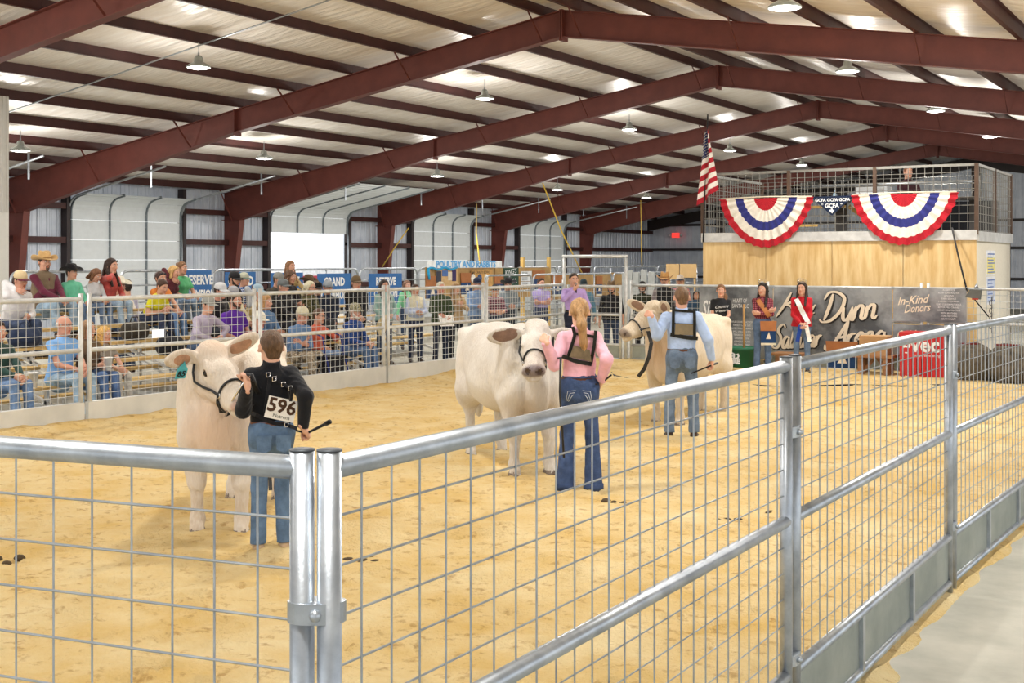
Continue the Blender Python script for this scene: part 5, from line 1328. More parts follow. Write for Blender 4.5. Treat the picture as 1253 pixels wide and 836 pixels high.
for k, (u0, u1) in enumerate(((1172, 1212), (1213, 1262))):
    a = on_y(u0, 460, 22.6); b = on_y(u1, 460, 22.6); f = Field(); r = .30
    f.cap((a[0]+r, 22.45, .34), (b[0]-r*.8, 22.45, .34), (.46, .36), (.46, .36), k=.05, side=(0, 1, 0)); f.cap((a[0]+.22, 22.45, .30), (b[0]-.16, 22.45, .30), (.44, .33), k=.08, side=(0, 1, 0), flat=(1, 1)); f.cut((0, 0, .015), (0, 0, -1))
    f.warp(lambda X, Y, Z: .012*np.sin(13*X+3*Z)*np.sin(17*Z+5*Y)); V, Q, L_ = f.run(.03)
    o = link('bale', np_mesh('bale', V, Q, bale_m)); tag(o, ['dark brown weathered bale next to the red bin', 'dark brown weathered bale below the floodlight and chain'][k], 'bale')
    m_ = MB(); m_.tube([(a[0]+.15, 22.1, .695), (b[0]-.1, 22.1, .700)], .018, 6); m_.build('strap', cloth('6b1f1f'), o)
# floodlight on the fence, its cable and a chain
p = on_y(1190, 361, EY-.15); fl = empty('floodlight', tuple(p), 0, 'grey box floodlight clipped on the end fence rail', 'floodlight')
m_ = MB(); m_.add([(-.13, 0, -.04), (.12, 0, -.08), (.14, 0, .09), (-.04, 0, .10), (-.13, .12, -.04), (.12, .12, -.08), (.14, .12, .09), (-.04, .12, .10)], [(0, 1, 2, 3), (7, 6, 5, 4), (0, 4, 5, 1), (1, 5, 6, 2), (2, 6, 7, 3), (3, 7, 4, 0)]); m_.build('housing', mat('flood_grey', hexc('5c5f5c'), .5), fl)
m_ = MB(); m_.tube([(.03, .06, .12), (.05, .1, .18), (.05, .15, .13)], .02, 6); m_.build('bracket', galv, fl)
m_ = MB(); m_.box((-.01, -.012, -.085), (.10, .0, -.06)); m_.build('latch', cloth('b0392f'), fl)
a = on_y(1165, 279, BY-.06); b = on_y(1183, 355, EY-.12); m_ = MB(); m_.tube([a, a*.6+b*.4+(0, 0, -.03), b], .017, 6); m_.tube([b, on_y(1210, 388, EY-.1)], .012, 6); o = m_.build('cable', cloth('17171a', .5)); tag(o, 'black cable drooping from the booth deck to the floodlight', 'cable')
m_ = MB(); p = on_y(1213, 366, EY-.06)
for k in range(9):
    c = p+np.array([.01*(-1)**k, 0, -.07*k]); m_.tube([c+(.022*math.cos(t)*(k % 2), .022*math.cos(t)*(1-k % 2), .045*math.sin(t)) for t in np.linspace(0, 2*PI, 9)[:-1]], .008, 5, closed=True)
tag(m_.build('chain', mat('chain_steel', hexc('6c6c6c'), .4, .8)), 'steel chain hanging from the fence rail beside the floodlight', 'chain')
# wooden benches, box and bucket
def bench(u0, u1, v, label, y_=22.75):
    a = on_y(u0, v, y_); b = on_y(u1, v, y_); z_ = a[2]; r = empty('bench', (a[0], y_, 0), 0, label, 'bench'); L = b[0]-a[0]; wm = mat('bench_wood', hexc('8a5f3c'), .6, col2=hexc('a87a50'), vs=5, stretch=(.5, 3, 3))
    for k in range(3): m_ = MB(); m_.box((0, -.27+.18*k, z_-.045), (L, -.10+.18*k, z_)); m_.build('plank', wm, r)
    for x_ in (.10, L-.18):
        m_ = MB(); m_.box((x_, -.22, .01), (x_+.09, .22, z_-.045)); m_.build('leg', wm, r)
        m_ = MB(); m_.beam((x_+.045, 0, .1), (x_+(.25 if x_ < .2 else -.15), 0, z_-.06), .05, .05); m_.build('brace', wm, r)
    return r, a, b, z_
bench(947, 985, 431, 'brown wooden bench behind the woman in the red sweater')
r_, a, b, zt_ = bench(1047, 1096, 433, 'brown wooden bench holding a cardboard box before the arena banner')
m_ = MB(); m_.box((a[0]+.12, 22.55, zt_), (a[0]+.62, 22.95, zt_+.34)); o = m_.build('cardboard_box', mat('cardboard', hexc('b08a62'), .8, var=.08, vs=4)); tag(o, 'plain cardboard box standing on the wooden bench', 'box')
m_ = MB(); m_.box((a[0]+.12, 22.55, zt_+.34), (a[0]+.36, 22.95, zt_+.346)); m_.box((a[0]+.375, 22.55, zt_+.34), (a[0]+.62, 22.95, zt_+.346)); m_.build('flap', mat('cardboard_flap', hexc('bf9a70'), .8), o)
def prize_banner(org, right, w_, h_, label, group=None, n='prize_banner'):
    org = np.array(org, float); right = np.array(right, float); right /= np.linalg.norm(right); nr = np.cross(right, (0, 0, 1)); P = lambda x_, z_, o_=0: org+right*x_+np.array([0, 0, z_])+nr*o_
    m_ = MB(); m_.prism([P(-w_/2, -h_), P(w_/2, -h_), P(w_/2, -h_*.42), P(-w_/2, -h_*.42)], nr*.008); o = m_.build(n, cloth('22406e')); tag(o, label, 'banner', group)
    m_ = MB(); m_.prism([P(-w_*.52, -h_*.45), P(w_*.52, -h_*.45), P(w_*.55, 0), P(-w_*.55, 0)], nr*.02); m_.build('leather_flap', mat('leather_tan', hexc('a5683a'), .6, var=.12), o)
    m_ = MB(); m_.prism([P(-w_/2, -h_*1.10), P(w_/2, -h_*1.10), P(w_/2, -h_), P(-w_/2, -h_)], nr*.008); m_.build('hem', cloth('d9d3c0'), o)
    m_ = MB(); m_.prism([P(-w_*.16, -h_*.82, .011), P(w_*.18, -h_*.82, .011), P(w_*.04, -h_*.5, .011)], nr*.004); m_.build('emblem', cream_p, o); return o
p = on_y(1033, 434, EY-.16); prize_banner((p[0], EY-.30, .60), (1, 0, 0), .55, .50, 'navy prize banner with tan flap leaning below the arena banner')
p = on_z(906, 452, .03); bk = empty('tub', (p[0], 22.7, .02), 0, 'dark green round tub with white lettering and a wooden stick', 'tub'); R_ = (on_y(925, 440, 22.4)[0]-on_y(888, 440, 22.4)[0])/2; hh = on_y(905, 427, 22.4)[2]
gm = mat('green_plastic', hexc('1f6b4c'), .4, var=.06)
m_ = MB(); m_.lathe([(R_*.86, 0), (R_, hh-.06), (R_*1.03, hh-.06), (R_*1.05, hh), (R_*.95, hh), (R_*.82, .06), (1e-4, .06)], 28); m_.build('tub_body', gm, bk)
lettering('FEED', .17, (-.12, -R_*.99, hh*.62), (1, 0, 0), (0, .12, 1), wt, bk, bold=.01); lettering('STORE', .13, (-.12, -R_*.96, hh*.40), (1, 0, 0), (0, .12, 1), wt, bk, bold=.01)
q0 = on_y(908, 431, 22.6)[0]-p[0]; m_ = MB(); m_.tube([(q0, 0, .10), (q0-.02, .05, on_y(908, 374, 22.6)[2])], .022, 8); o = m_.build('stick', mat('lumber2', hexc('b98f55'), .7)); o.location = (p[0], 22.7, .02); tag(o, 'upright wooden stick standing in the green tub', 'stick')
# black drapes right of the booth
for k in range(4):
    m_ = MB(); n = 24; vs = []
    for z_ in (.05, 3.2):
        for i in range(n+1): vs.append((-4.05+.95*k+.93*i/n, 27.0+.06*math.sin(i*1.9), z_))
    m_.add(vs, [(i, i+1, n+2+i, n+1+i) for i in range(n)], 0, True); o = m_.build('curtain', cloth('22242c')); tag(o, 'tall black drape hanging beside the booth', 'curtain', 'black drapes beside the booth')
m_ = MB(); m_.tube([(-4.1, 27, 3.2), (-.1, 27, 3.2)], .025, 6); tag(m_.build('curtain_rod', galv), 'thin rod carrying the black drapes', 'rod')
# ------------------------------------------------------------------ stalls, signs and display boards along the left side
SX = -20.0
def pipe_panel(x_, a, b, h_, label, group, axis='y'):
    r = empty('stall_panel', (x_, a, 0), PI/2, label, 'fence panel', group); L = b-a; c = .18
    pts = [(0, 0, 0), (0, 0, h_-c)]+[(c-c*math.cos(t), 0, h_-c+c*math.sin(t)) for t in np.linspace(.3, PI/2, 5)]+[(L-c+c*math.sin(t), 0, h_-c+c*math.cos(t)) for t in np.linspace(0, 1.3, 5)]+[(L, 0, h_-c), (L, 0, 0)]
    m_ = MB(); m_.tube(pts, .028, 8); m_.build('hoop', galv, r)
    for z_ in (.35, .80, 1.25, 1.6):
        if z_ < h_-.15: m_ = MB(); m_.tube([(0, 0, z_), (L, 0, z_)], .022, 6); m_.build('rail', galv, r)
    m_ = MB(); m_.tube([(L/2, 0, .2), (L/2, 0, h_)], .022, 6); m_.build('upright', galv, r); return r
y_ = 14.9
for k in range(13):
    pipe_panel(SX, y_+.03, y_+2.55, 1.90, 'galvanised hoop-topped stall panel behind the crowd', 'stall panels behind the crowd'); y_ += 2.6
blue_s = mat('sign_blue', hexc('2a67a8'), .5, var=.05)
def sign(u0, u1, v0, l1, l2, label, group=None, x_=SX+.06, h_=.80):
    a = on_x(u0, v0, x_); b = on_x(u1, v0, x_); m_ = MB(); m_.box((x_, a[1], a[2]-h_), (x_+.02, b[1], a[2])); o = m_.build('sign', blue_s); tag(o, label, 'sign', group)
    w_ = b[1]-a[1]
    for t, z_ in ((l1, a[2]-h_*.27), (l2, a[2]-h_*.68)): lettering(t, .285, (x_+.024, (a[1]+b[1])/2, z_), (0, 1, 0), (0, 0, 1), wt, o, sx=.80 if len(t) < 8 else .68, bold=.012)
    return o
sign(226, 258, 331, 'RESERVE', 'CHAMPION', 'blue reserve champion sign beside the girl in green'); sign(275, 312, 333, 'GRAND', 'CHAMPION', 'blue grand champion sign behind the boy in plaid')
sign(331, 370, 334, 'RESERVE', 'CHAMPION', 'blue reserve champion sign behind the standing blonde girl'); sign(388, 428, 335, 'GRAND', 'CHAMPION', 'blue grand champion sign behind the grey cap and navy jacket'); sign(451, 491, 335, 'RESERVE', 'CHAMPION', 'blue reserve champion sign behind the dark haired woman in teal')
cb = mat('cardboard_board', hexc('9a7a50'), .8, col2=hexc('b4935f'), vs=2.5)
def board(u0, u1, v0, v1, x_, name, label, m, th=.03, cat='board'):
    a = on_x(u0, v0, x_); b = on_x(u1, v1, x_); m_ = MB(); m_.box((x_, a[1], b[2]), (x_+th, b[1], a[2])); o = m_.build(name, m); tag(o, label, cat); return o, a, b
board(520, 604, 327, 362, SX+.10, 'display_board', 'brown cardboard display board under the poultry sign', cb); board(605, 672, 328, 362, SX+.12, 'display_board', 'brown cardboard display board behind the black hat', cb)
board(673, 765, 335, 362, SX+.10, 'display_board', 'brown slanting cardboard board behind the announcer', cb)
o, a, b = board(523, 613, 319.5, 327.5, SX+.16, 'sign', 'white poultry and rabbits sign with blue letters', mat('sign_white', hexc('eef1f2'), .6), cat='sign')
lettering('POULTRY AND RABBITS', .255, (SX+.20, (a[1]+b[1])/2, (a[2]+b[2])/2), (0, 1, 0), (0, 0, 1), mat('letter_blue', hexc('6aaee6'), .6), o, bold=.012, sx=1.13)
for k, (u, v, w_, lb) in enumerate(((529, 338, .60, 'navy prize banner with tilted tan flap left of the photo board'), (571, 334, .60, 'navy prize banner with tan flap under the rabbits lettering'), (611, 336, .55, 'navy prize banner with tan flap beside the green board'), (659, 331, .70, 'navy prize banner with tan flap beside the white forms'), (682, 337, .66, 'navy prize banner with wide tan flap before the announcer frame'), (733, 338, .45, 'small navy prize banner hung with turquoise cloth'))):
    p = on_x(u, v, SX+.15); prize_banner(p, (0, 1, 0), w_, .62, lb)
def blk(u0, u1, v0, v1, x_, name, label, m, cat): return board(u0, u1, v0, v1, x_, name, label, m, .02, cat)[0]
o = blk(533, 559, 329, 351, SX+.15, 'photo_board', 'pinboard of livestock photos trimmed with turquoise ribbon', cloth('caa878'), 'board')
for (u0, u1, v0, v1, c) in ((534, 540, 332, 345, '3a3f4e'), (541, 548, 331, 338, '4f6fa8'), (548, 553, 333, 343, 'd8cdb8'), (553, 558, 330, 344, '3b2f5c')):
    a, b = on_x(u0, v0, SX+.172), on_x(u1, v1, SX+.172); m_ = MB(); m_.box((SX+.17, a[1], b[2]), (SX+.178, b[1], a[2])); m_.build('photo', cloth(c), o)
a, b = on_x(524, 329, SX+.19), on_x(559, 329, SX+.19); m_ = MB(); m_.tube([(SX+.19, a[1]+(b[1]-a[1])*t, a[2]+.03*math.sin(14*t)) for t in np.linspace(0, 1, 14)], .035, 6); m_.tube([(SX+.19, a[1], a[2]), (SX+.19, a[1]+.05, a[2]-.3)], .035, 6); m_.build('ribbon', cloth('2f9fd0'), o)
o = blk(576, 602, 331, 352, SX+.15, 'award_board', 'tan board with a white figure and club lettering', cloth('c79a5c'), 'board')
a = on_x(588, 333.5, SX+.175); lettering('THE CRAZY BOWL', .12, a, (0, 1, 0), (0, 0, 1), drk, o)
for u in (579, 587, 595): p = on_x(u, 341, SX+.175); m_ = MB(); m_.sphere(p, (.02, .13, .14), 8); m_.build('figure', cloth('3a4f78' if u == 587 else 'e6e2da'), o)
o = blk(616, 634, 328, 352, SX+.16, 'green_board', "dark green board with slanting white lettering", cloth('26463a'), 'board')
lettering("KING'S", .22, on_x(625, 333, SX+.185), (0, 1, 0), (0, 0, 1), wt, o, rot=.1, shear=.2); lettering('HALL', .22, on_x(627, 345, SX+.185), (0, 1, 0), (0, 0, 1), wt, o, rot=.15, shear=.2)
for k in range(3):
    o = blk(637, 650, 332+6.5*k, 337.5+6.5*k, SX+.16, 'form_sheet', ['white entry form pinned topmost beside the green board', 'white entry form pinned below the topmost sheet', 'white entry form pinned lowest beside the green board'][k], cloth('e3e6ea'), 'paper')
    for j in range(3): a = on_x(639, 333.4+6.5*k+1.3*j, SX+.185); m_ = MB(); m_.box((SX+.183, a[1], a[2]-.008), (SX+.186, a[1]+.32, a[2]+.008)); m_.build('print_line', cloth('8d949c'), o)
for k, u in enumerate((641, 673)):
    a = on_x(u, 315, SX+.05); m_ = MB(); m_.box((SX-.05, a[1]-.05, 0), (SX+.05, a[1]+.05, a[2])); tag(m_.build('wood_post', mat('lumber', hexc('d8b368'), .7)), ['tall lumber post rising behind the white forms', 'tall lumber post rising behind the announcer'][k], 'post')
# yellow ropes hanging from the frames
for k, (a, b, r_, lb) in enumerate(((on_y(583, 250, 35.53), on_x(587, 322, SX+.2), .022, 'yellow rope dropping straight to the poultry sign'), (on_y(664, 224, 35.53), on_x(712, 334, SX+.12), .022, 'long yellow rope slanting down behind the announcer'), (on_y(500, 279, 35.53), np.array([-26.9, 35.35, 1.9]), .022, 'short yellow rope tied to a rafter knee'), (on_y(784, 245, 43.15), on_y(789, 322, 43.15)*np.array([1, 1, 0]), .014, 'thin pale rope hanging before the back wall'))):
    m_ = MB(); m_.tube([a, a*.5+b*.5+np.array([0, -.1, -.06]), b], r_, 6); tag(m_.build('rope', cloth('d8b64a')), lb, 'rope')
# pens and gear in the far left corner
for k in range(5): pipe_panel(-18.5, 29.0+2.6*k, 31.5+2.6*k, 1.7, 'plain pipe pen panel in the far pens', 'far pen panels')
for k, (u, v0, v1) in enumerate(((770, 331, 355), (778, 333, 355), (787, 330, 355), (796, 333, 355), (764, 334, 355))):
    a = on_y(u, v0, 36.); b = on_y(u, v1, 36.); m_ = MB(); m_.box((a[0]-.09, 36, 0), (a[0]+.09, 36.12, a[2])); m_.box((a[0]-.25, 36.02, a[2]*.62), (a[0]+.25, 36.06, a[2]*.62+.06)); tag(m_.build('pen_post', mat('pen_grey', hexc('b4b8b8'), .6)), 'pale grey post of the stacked far pens', 'post', 'pale posts of the far pens')
for k, (u0, u1, v0, v1) in enumerate(((815, 831, 323, 342), (832, 852, 323, 340))):
    a = on_y(u0, v0, 34.); b = on_y(u1, v1, 34.); m_ = MB(); m_.box((a[0], 34, b[2]), (b[0], 34.04, a[2])); m_.box((a[0]+.05, 34.04, 0), (a[0]+.1, 34.09, b[2]+.1)); m_.box((b[0]-.1, 34.04, 0), (b[0]-.05, 34.09, b[2]+.1)); tag(m_.build('display_board', mat('board_tan', hexc('c9a877'), .8, var=.06)), ['tan cardboard display behind the tan cowboy hat', 'tan cardboard display beside the blue poles'][k], 'board')
p = on_y(827, 288, YEND-.35); m_ = MB(); m_.box((p[0]-.2, p[1]-.06, p[2]-.12), (p[0]+.2, p[1], p[2]+.12)); o = m_.build('exit_sign', mat('exit_red', (.9, .05, .04), .5, var=.02, emit=1.2)); tag(o, 'small red lit exit sign on the back wall', 'sign')
for sx in (-1, 1): m_ = MB(); m_.sphere((p[0]+sx*.32, p[1]-.08, p[2]), .09, 8); m_.build('lamp_head', cloth('b9bdc2'), o)
# white trailer standing in the yard outside the open door
tr = empty('trailer', (-36.0, 39.0, 0), 0, 'white and red stock trailer in the yard beyond the open door', 'trailer')
m_ = MB(); m_.box((0, 0, .5), (2.2, 4.6, 1.75)); m_.build('trailer_body', mat('trailer_white', hexc('e9e9ea'), .5), tr)
m_ = MB(); m_.box((2.2, 0, 1.2), (2.22, 4.6, 1.5)); m_.build('trailer_stripe', cloth('b5404a'), tr)
for k in (1.6, 2.7): m_ = MB(); m_.tube([(2.0, k, .37), (2.3, k, .37)], .37, 16); m_.build('wheel', cloth('1b1b1d'), tr)
# ------------------------------------------------------------------ the three show cattle
R_ = math.radians
GZ = .022
black = mat('halter_black', hexc('1d2026'), .5, var=.1)
cA = cow('cream cow with blue ear tag held by the boy in black', (-6.78, 6.89), (-7.47, 7.97), at_d(260, 431, 9.2), at_d(305, 487, 8.82), 1.05, coat('coat_cream', 'dcd2c6', 'd2c2b0', 'ece6dd', 'cfaea2', 'd3b8a0'), 'b98f74', 'c4a08f', patches=((('L', (.85, 0, .80)), (.22, .30, .35)), (('H', (.0, .0, .02)), (.10, .13, .10))), ear_up=(.95, .20), ears=1.15, legs=((0, -.02), (-.02, .02), (.05, .03), (-.05, 0)))
cB = cow('pale grey-white cow with yellow ear button held by the girl in pink', (-6.11, 10.38), (-7.12, 11.19), at_d(657, 402, 11.86), at_d(652, 446, 11.28), 1.06, coat('coat_pale', 'd5d1cb', 'c2bab1', 'e6e3df', '807678', 'b0a08e'), '7d6458', '8f837c', patches=((('H', (.03, .0, .0)), (.05, .045, .08)), (('L', (.72, .0, .62)), (.25, .3, .25)), (('L', (-.98, .1, .98)), (.12, .3, .3)), (('L', (0, 0, .45)), (.6, .35, .16))), ear_up=(-.12, -.05), legs=((0, 0), (.06, 0), (.0, 0), (.10, 0)), ear_fwd=.1, ears=1.22)
cC = cow('tan-cream cow standing behind the boy in blue', (-6.52, 14.5), (-6.50, 15.78), at_d(800, 376, 15.45), at_d(758, 402, 15.15), 1.02, coat('coat_tan', 'd0c3ae', 'bdac93', 'ded4c4', '85786e', 'bfa486'), '8a6e5e', '8c7a6c', patches=((('L', (.9, 0, .95)), (.35, .35, .4)), (('L', (-.9, 0, .8)), (.2, .35, .3))), ear_up=(.5, .5), legs=((.02, 0), (-.06, 0), (0, 0), (-.08, 0)))
for c in (cA, cB, cC):
    c['root'].location.z = GZ-.012; halter(c, black)
def wl(c, p): return np.array((c['root'].matrix_basis @ Vector(p))[:])
# ear tags
def ear_tag(c, g, mt, txt=None, button=False, up=0.0):
    ax = c['RH']; b0 = c['H'](.02, g*(.205 if not button else .20), -.055-.010*(not button)); m_ = MB()
    if button:
        m_.sphere(b0+ax[:, 0]*.018, (.022, .022, .022), 10); o = m_.build('ear_tag', mt, c['root'])
        m_ = MB(); m_.sphere(b0+ax[:, 0]*.036, .009, 8); m_.build('tag_pin', cloth('202020'), o); return
    P = lambda a, b: b0+ax[:, 0]*.035+ax[:, 1]*a+ax[:, 2]*b
    m_.prism([P(-.038, -.10), P(.038, -.10), P(.040, -.025), P(.012, .015), P(0, .04), P(-.012, .015), P(-.040, -.025)], ax[:, 0]*.006); o = m_.build('ear_tag', mt, c['root'])
    if txt: lettering(txt, .062, P(0, -.062)+ax[:, 0]*.009, ax[:, 1], ax[:, 2], cloth('1a2226'), o, 'tag_number', bold=.002)
ear_tag(cA, -1, mat('tag_blue', hexc('4fb3c4'), .5), '85')
ear_tag(cB, 1, mat('tag_yellow', hexc('e6d832'), .5), None, True)
ear_tag(cC, 1, mat('tag_yellow', hexc('e6d832'), .5), None, True)

# ------------------------------------------------------------------ exhibitors in the ring
def away(p, turn=0.0): return math.atan2(-p[0], p[1])+turn
def strap_on(rd, pts, w_, m, root, name='strap', off=.008, front=False):
    P = []
    for i in range(len(pts)-1):
        for t in np.linspace(0, 1, 6)[:-1]: P.append(np.array(pts[i])*(1-t)+np.array(pts[i+1])*t)
    P.append(np.array(pts[-1])); Q = [surf_pt(rd['shirt'], p[0], p[1], front, off) for p in P]
    Q = [Q[0]]+[(Q[i-1]+2*Q[i]+Q[i+1])/4 for i in range(1, len(Q)-1)]+[Q[-1]]
    m_ = MB()
    sides = []
    for i in range(len(Q)):
        t = Q[min(i+1, len(Q)-1)]-Q[max(i-1, 0)]; sides.append(np.cross(t, (0, 1, 0)))
    m_.strip(Q, w_, sides, .006); return m_.build(name, m, root)
pb = on_z(332, 676, GZ)
boy, rb_ = person('boy with number 596 on his black shirt, jeans, holding a halter', pb[0], pb[1], GZ, away(pb, .12), H=1.57, hs=1.14, top='15171d', bottom='4a6f96', hair=('crop', '5b432f'), hq=True, skin='cf9a7e',
    targets={'L': at_d(303, 474, 8.62), 'R': at_d(371, 524, 8.80)}, poles={'L': (.25, -.1, -1), 'R': (.35, -1, -.1)}, shw=.88, neck=-.005, hdirs={'L': (-.1, .25, 1), 'R': (.35, .3, -.4)}, curl=(1.1, 1.15), belt='6b4030', shoes='b49a7c', head=(.12, .05), spread=.09, shade=1)
s = rb_['s']; zc = lambda v: 2.1-(v-319.6)/1525*8.93
def bx_(u): return (u-342)/1525*8.93
strp = cloth('1b1c21')
strap_on(rb_, [(bx_(330), zc(458)), (bx_(345), zc(466)), (bx_(363), zc(477))], .024*s, strp, boy, off=.012)
strap_on(rb_, [(bx_(338), zc(462)), (bx_(332), zc(505))], .024*s, strp, boy, off=.012); strap_on(rb_, [(bx_(363), zc(477)), (bx_(361), zc(520))], .024*s, strp, boy, off=.012)
strap_on(rb_, [(bx_(316), zc(505)), (bx_(340), zc(518)), (bx_(368), zc(524))], .028*s, strp, boy, off=.012)
chrome = mat('chrome', (.8, .8, .82), .2, 1.0, var=.05)
for u, v in ((336, 460), (343, 465), (354, 472), (361, 476), (358, 521)):
    p = surf_pt(rb_['shirt'], bx_(u), zc(v), False, .020); m_ = MB(); m_.tube([p+np.array([x_, 0, z_]) for x_, z_ in ((-.013, -.017), (.013, -.013), (.013, .017), (-.013, .013))], .0035, 5, closed=True); m_.build('buckle', chrome, boy)
cc = surf_pt(rb_['shirt'], bx_(351), zc(502), False, .022, .09); a_ = -.24
def cardp(x_, z_, o_=0): return cc+np.array([x_*math.cos(a_)-z_*math.sin(a_), -o_, x_*math.sin(a_)+z_*math.cos(a_)])
m_ = MB(); m_.prism([cardp(-.105, -.075), cardp(.105, -.075), cardp(.105, .080), cardp(-.105, .080)], (0, -.004, 0)); cd = m_.build('number_card', mat('card_white', hexc('eceae6'), .6, var=.02), boy)
lettering('596', .135, cardp(0, .018, .007), (math.cos(a_), 0, math.sin(a_)), (-math.sin(a_), 0, math.cos(a_)), cloth('4a3426'), cd, 'card_number', bold=.004)
lettering('Nutrena', .036, cardp(.012, -.050, .007), (math.cos(a_), 0, math.sin(a_)), (-math.sin(a_), 0, math.cos(a_)), cloth('2c3a30'), cd, 'card_print')
for sx in (-1, 1):
    m_ = MB(); P = rb_['P']; m_.prism([P+np.array([sx*.075*s+x_, -.160*s, -.02*s+z_]) for x_, z_ in ((-.055, .0), (.055, .0), (.05, -.10), (0, -.125), (-.05, -.10))], (0, -.006, 0)); m_.build('pocket', denim('44678c'), boy)
hw_ = lambda rd, root, g: np.array((root.matrix_basis @ Vector(rd['WR'][g]+rd['hd'][g]*.06))[:])
# leads, show sticks
p0 = hw_(rb_, boy, -1); fwd = np.array([-math.sin(boy.rotation_euler.z), math.cos(boy.rotation_euler.z), 0])
m_ = MB(); q0 = wl(cA, cA['H'](.33, -.02, -.20)); m_.tube([wl(cA, p) for p in head_pts(cA, [(.33, R_(a)) for a in (-150, -120, -90, -60)])]+[q0+(.05, -.05, -.05)], .008, 6); m_.build('chin_chain', mat('chain_dark', hexc('3b3d42'), .35, .8)).parent = None
ch = bpy.data.objects['chin_chain']; tag(ch, 'dark chain under the jaw of the cream cow', 'chain')
m_ = MB(); m_.tube([q0+(.05, -.05, -.05), (q0+p0)/2+(0, -.02, -.03), p0], .008, 6); tag(m_.build('lead_chain', chrome), 'short bright chain from the cow halter to the boy hand', 'chain')
m_ = MB(); e_ = at_d(331, 600, 8.75); m_.strip([p0+(0, 0, .02), at_d(321, 490, 8.86), at_d(328, 540, 8.86), e_], .026, tuple(np.cross(fwd, (0, 0, 1))), .006); m_.tube([p0+(0, 0, .03), p0+(.05, 0, .03), at_d(320, 487, 8.84)], .012, 6); tag(m_.build('lead_strap', black), 'black leather lead strap hanging from the boy hand', 'strap')
p1 = hw_(rb_, boy, 1); m_ = MB(); a = at_d(362, 527, 8.78); b = at_d(404, 516, 8.72); m_.tube([a, p1, b], [.007, .009, .013], 8); st = m_.build('show_stick', cloth('191a1e', .4)); tag(st, 'black show stick in the right hand of boy 596', 'stick')
m_ = MB(); m_.tube([p1*.2+b*.8, b], .017, 8); m_.build('grip', cloth('101114'), st)

pg = on_z(709, 601, GZ)
girl, rg = person('girl in pink shirt and dark jeans with a long ponytail', pg[0], pg[1], GZ, away(pg, -.02), H=1.72, top='e9b4c6', bottom='27487c', fem=True, hair=('pony', 'a88358'), hq=True, skin='d9a58a', legs='flare',
    targets={'L': at_d(668, 418, 11.02), 'R': at_d(736, 466, 11.2)}, poles={'L': (.1, -.2, -1), 'R': (.45, -1, -.1)}, shw=.95, hdirs={'L': (-.35, .6, .35), 'R': (-.25, .5, -.5)}, curl=(.9, .55), belt='5c3526', shoes='4a3326', head=(.06, -.02), spread=.115)
zg = lambda v: 2.1-(v-319.6)/1525*11.3
gx = lambda u: (u-711)/1525*11.3
strp2 = cloth('22221f')
strap_on(rg, [(gx(703), zg(402)), (gx(706), zg(412)), (gx(697), zg(440))], .030, strp2, girl, off=.012); strap_on(rg, [(gx(731), zg(407)), (gx(729), zg(425)), (gx(725), zg(447))], .030, strp2, girl, off=.012)
strap_on(rg, [(gx(706), zg(410)), (gx(729), zg(414))], .026, strp2, girl, off=.014); strap_on(rg, [(gx(691), zg(437)), (gx(705), zg(443)), (gx(726), zg(447))], .036, strp2, girl, off=.014)
m_ = MB(); pts = [surf_pt(rg['shirt'], gx(u), zg(v), False, .022, .05) for u, v in ((699, 438), (726, 444), (724, 430), (705, 424))]; ym = min(p[1] for p in pts); pts = [np.array([p[0], ym*.6+p[1]*.4, p[2]]) for p in pts]; m_.prism(pts, (0, -.008, 0)); m_.build('number_pouch', mat('pouch_vinyl', hexc('6e5f48'), .25, var=.25, vs=14), girl)
for sx in (-1, 1):
    P = rg['P']; s = rg['s']; m_ = MB()
    for k in range(3): m_.tube([P+np.array([sx*(.03+.01*k), -.178, -.03-.018*k]), P+np.array([sx*(.10-.02*k), -.172, -.035-.02*k]), P+np.array([sx*(.115-.01*k), -.165, -.12-.004*k])], .003, 4)
    m_.build('pocket_stitching', cloth('b9c3d2'), girl)
for g in (1, -1):
    m_ = MB(); c = rg['an'][g]; m_.lathe([(.083, 0), (.092, .0), (.092, .06), (.086, .06)], 18, (c[0], c[1], c[2]-.075)); m_.build('cuff', denim('1f3b68'), girl)
m_ = MB(); c = rg['HC']+rg['Rh']@np.array([0, -.128, .012]); m_.sphere(c, (.022, .018, .016), 10); m_.build('hair_tie', cloth('efc6d2'), girl)
p0 = hw_(rg, girl, -1); q0 = wl(cB, head_pts(cB, [(.315, R_(10))])[0])
m_ = MB(); m_.tube([q0, at_d(686, 438, 11.0), at_d(685, 480, 11.0), at_d(690, 560, 11.05)], .010, 6); tag(m_.build('lead_strap', black), 'black lead strap hanging beside the girl in pink', 'strap')
p1 = hw_(rg, girl, 1); m_ = MB(); m_.tube([at_d(729, 470, 11.1), p1, at_d(748, 459, 11.05)], [.007, .010, .008], 8); tag(m_.build('show_stick', cloth('231a18', .4)), 'dark show stick held behind the hip by the girl in pink', 'stick')

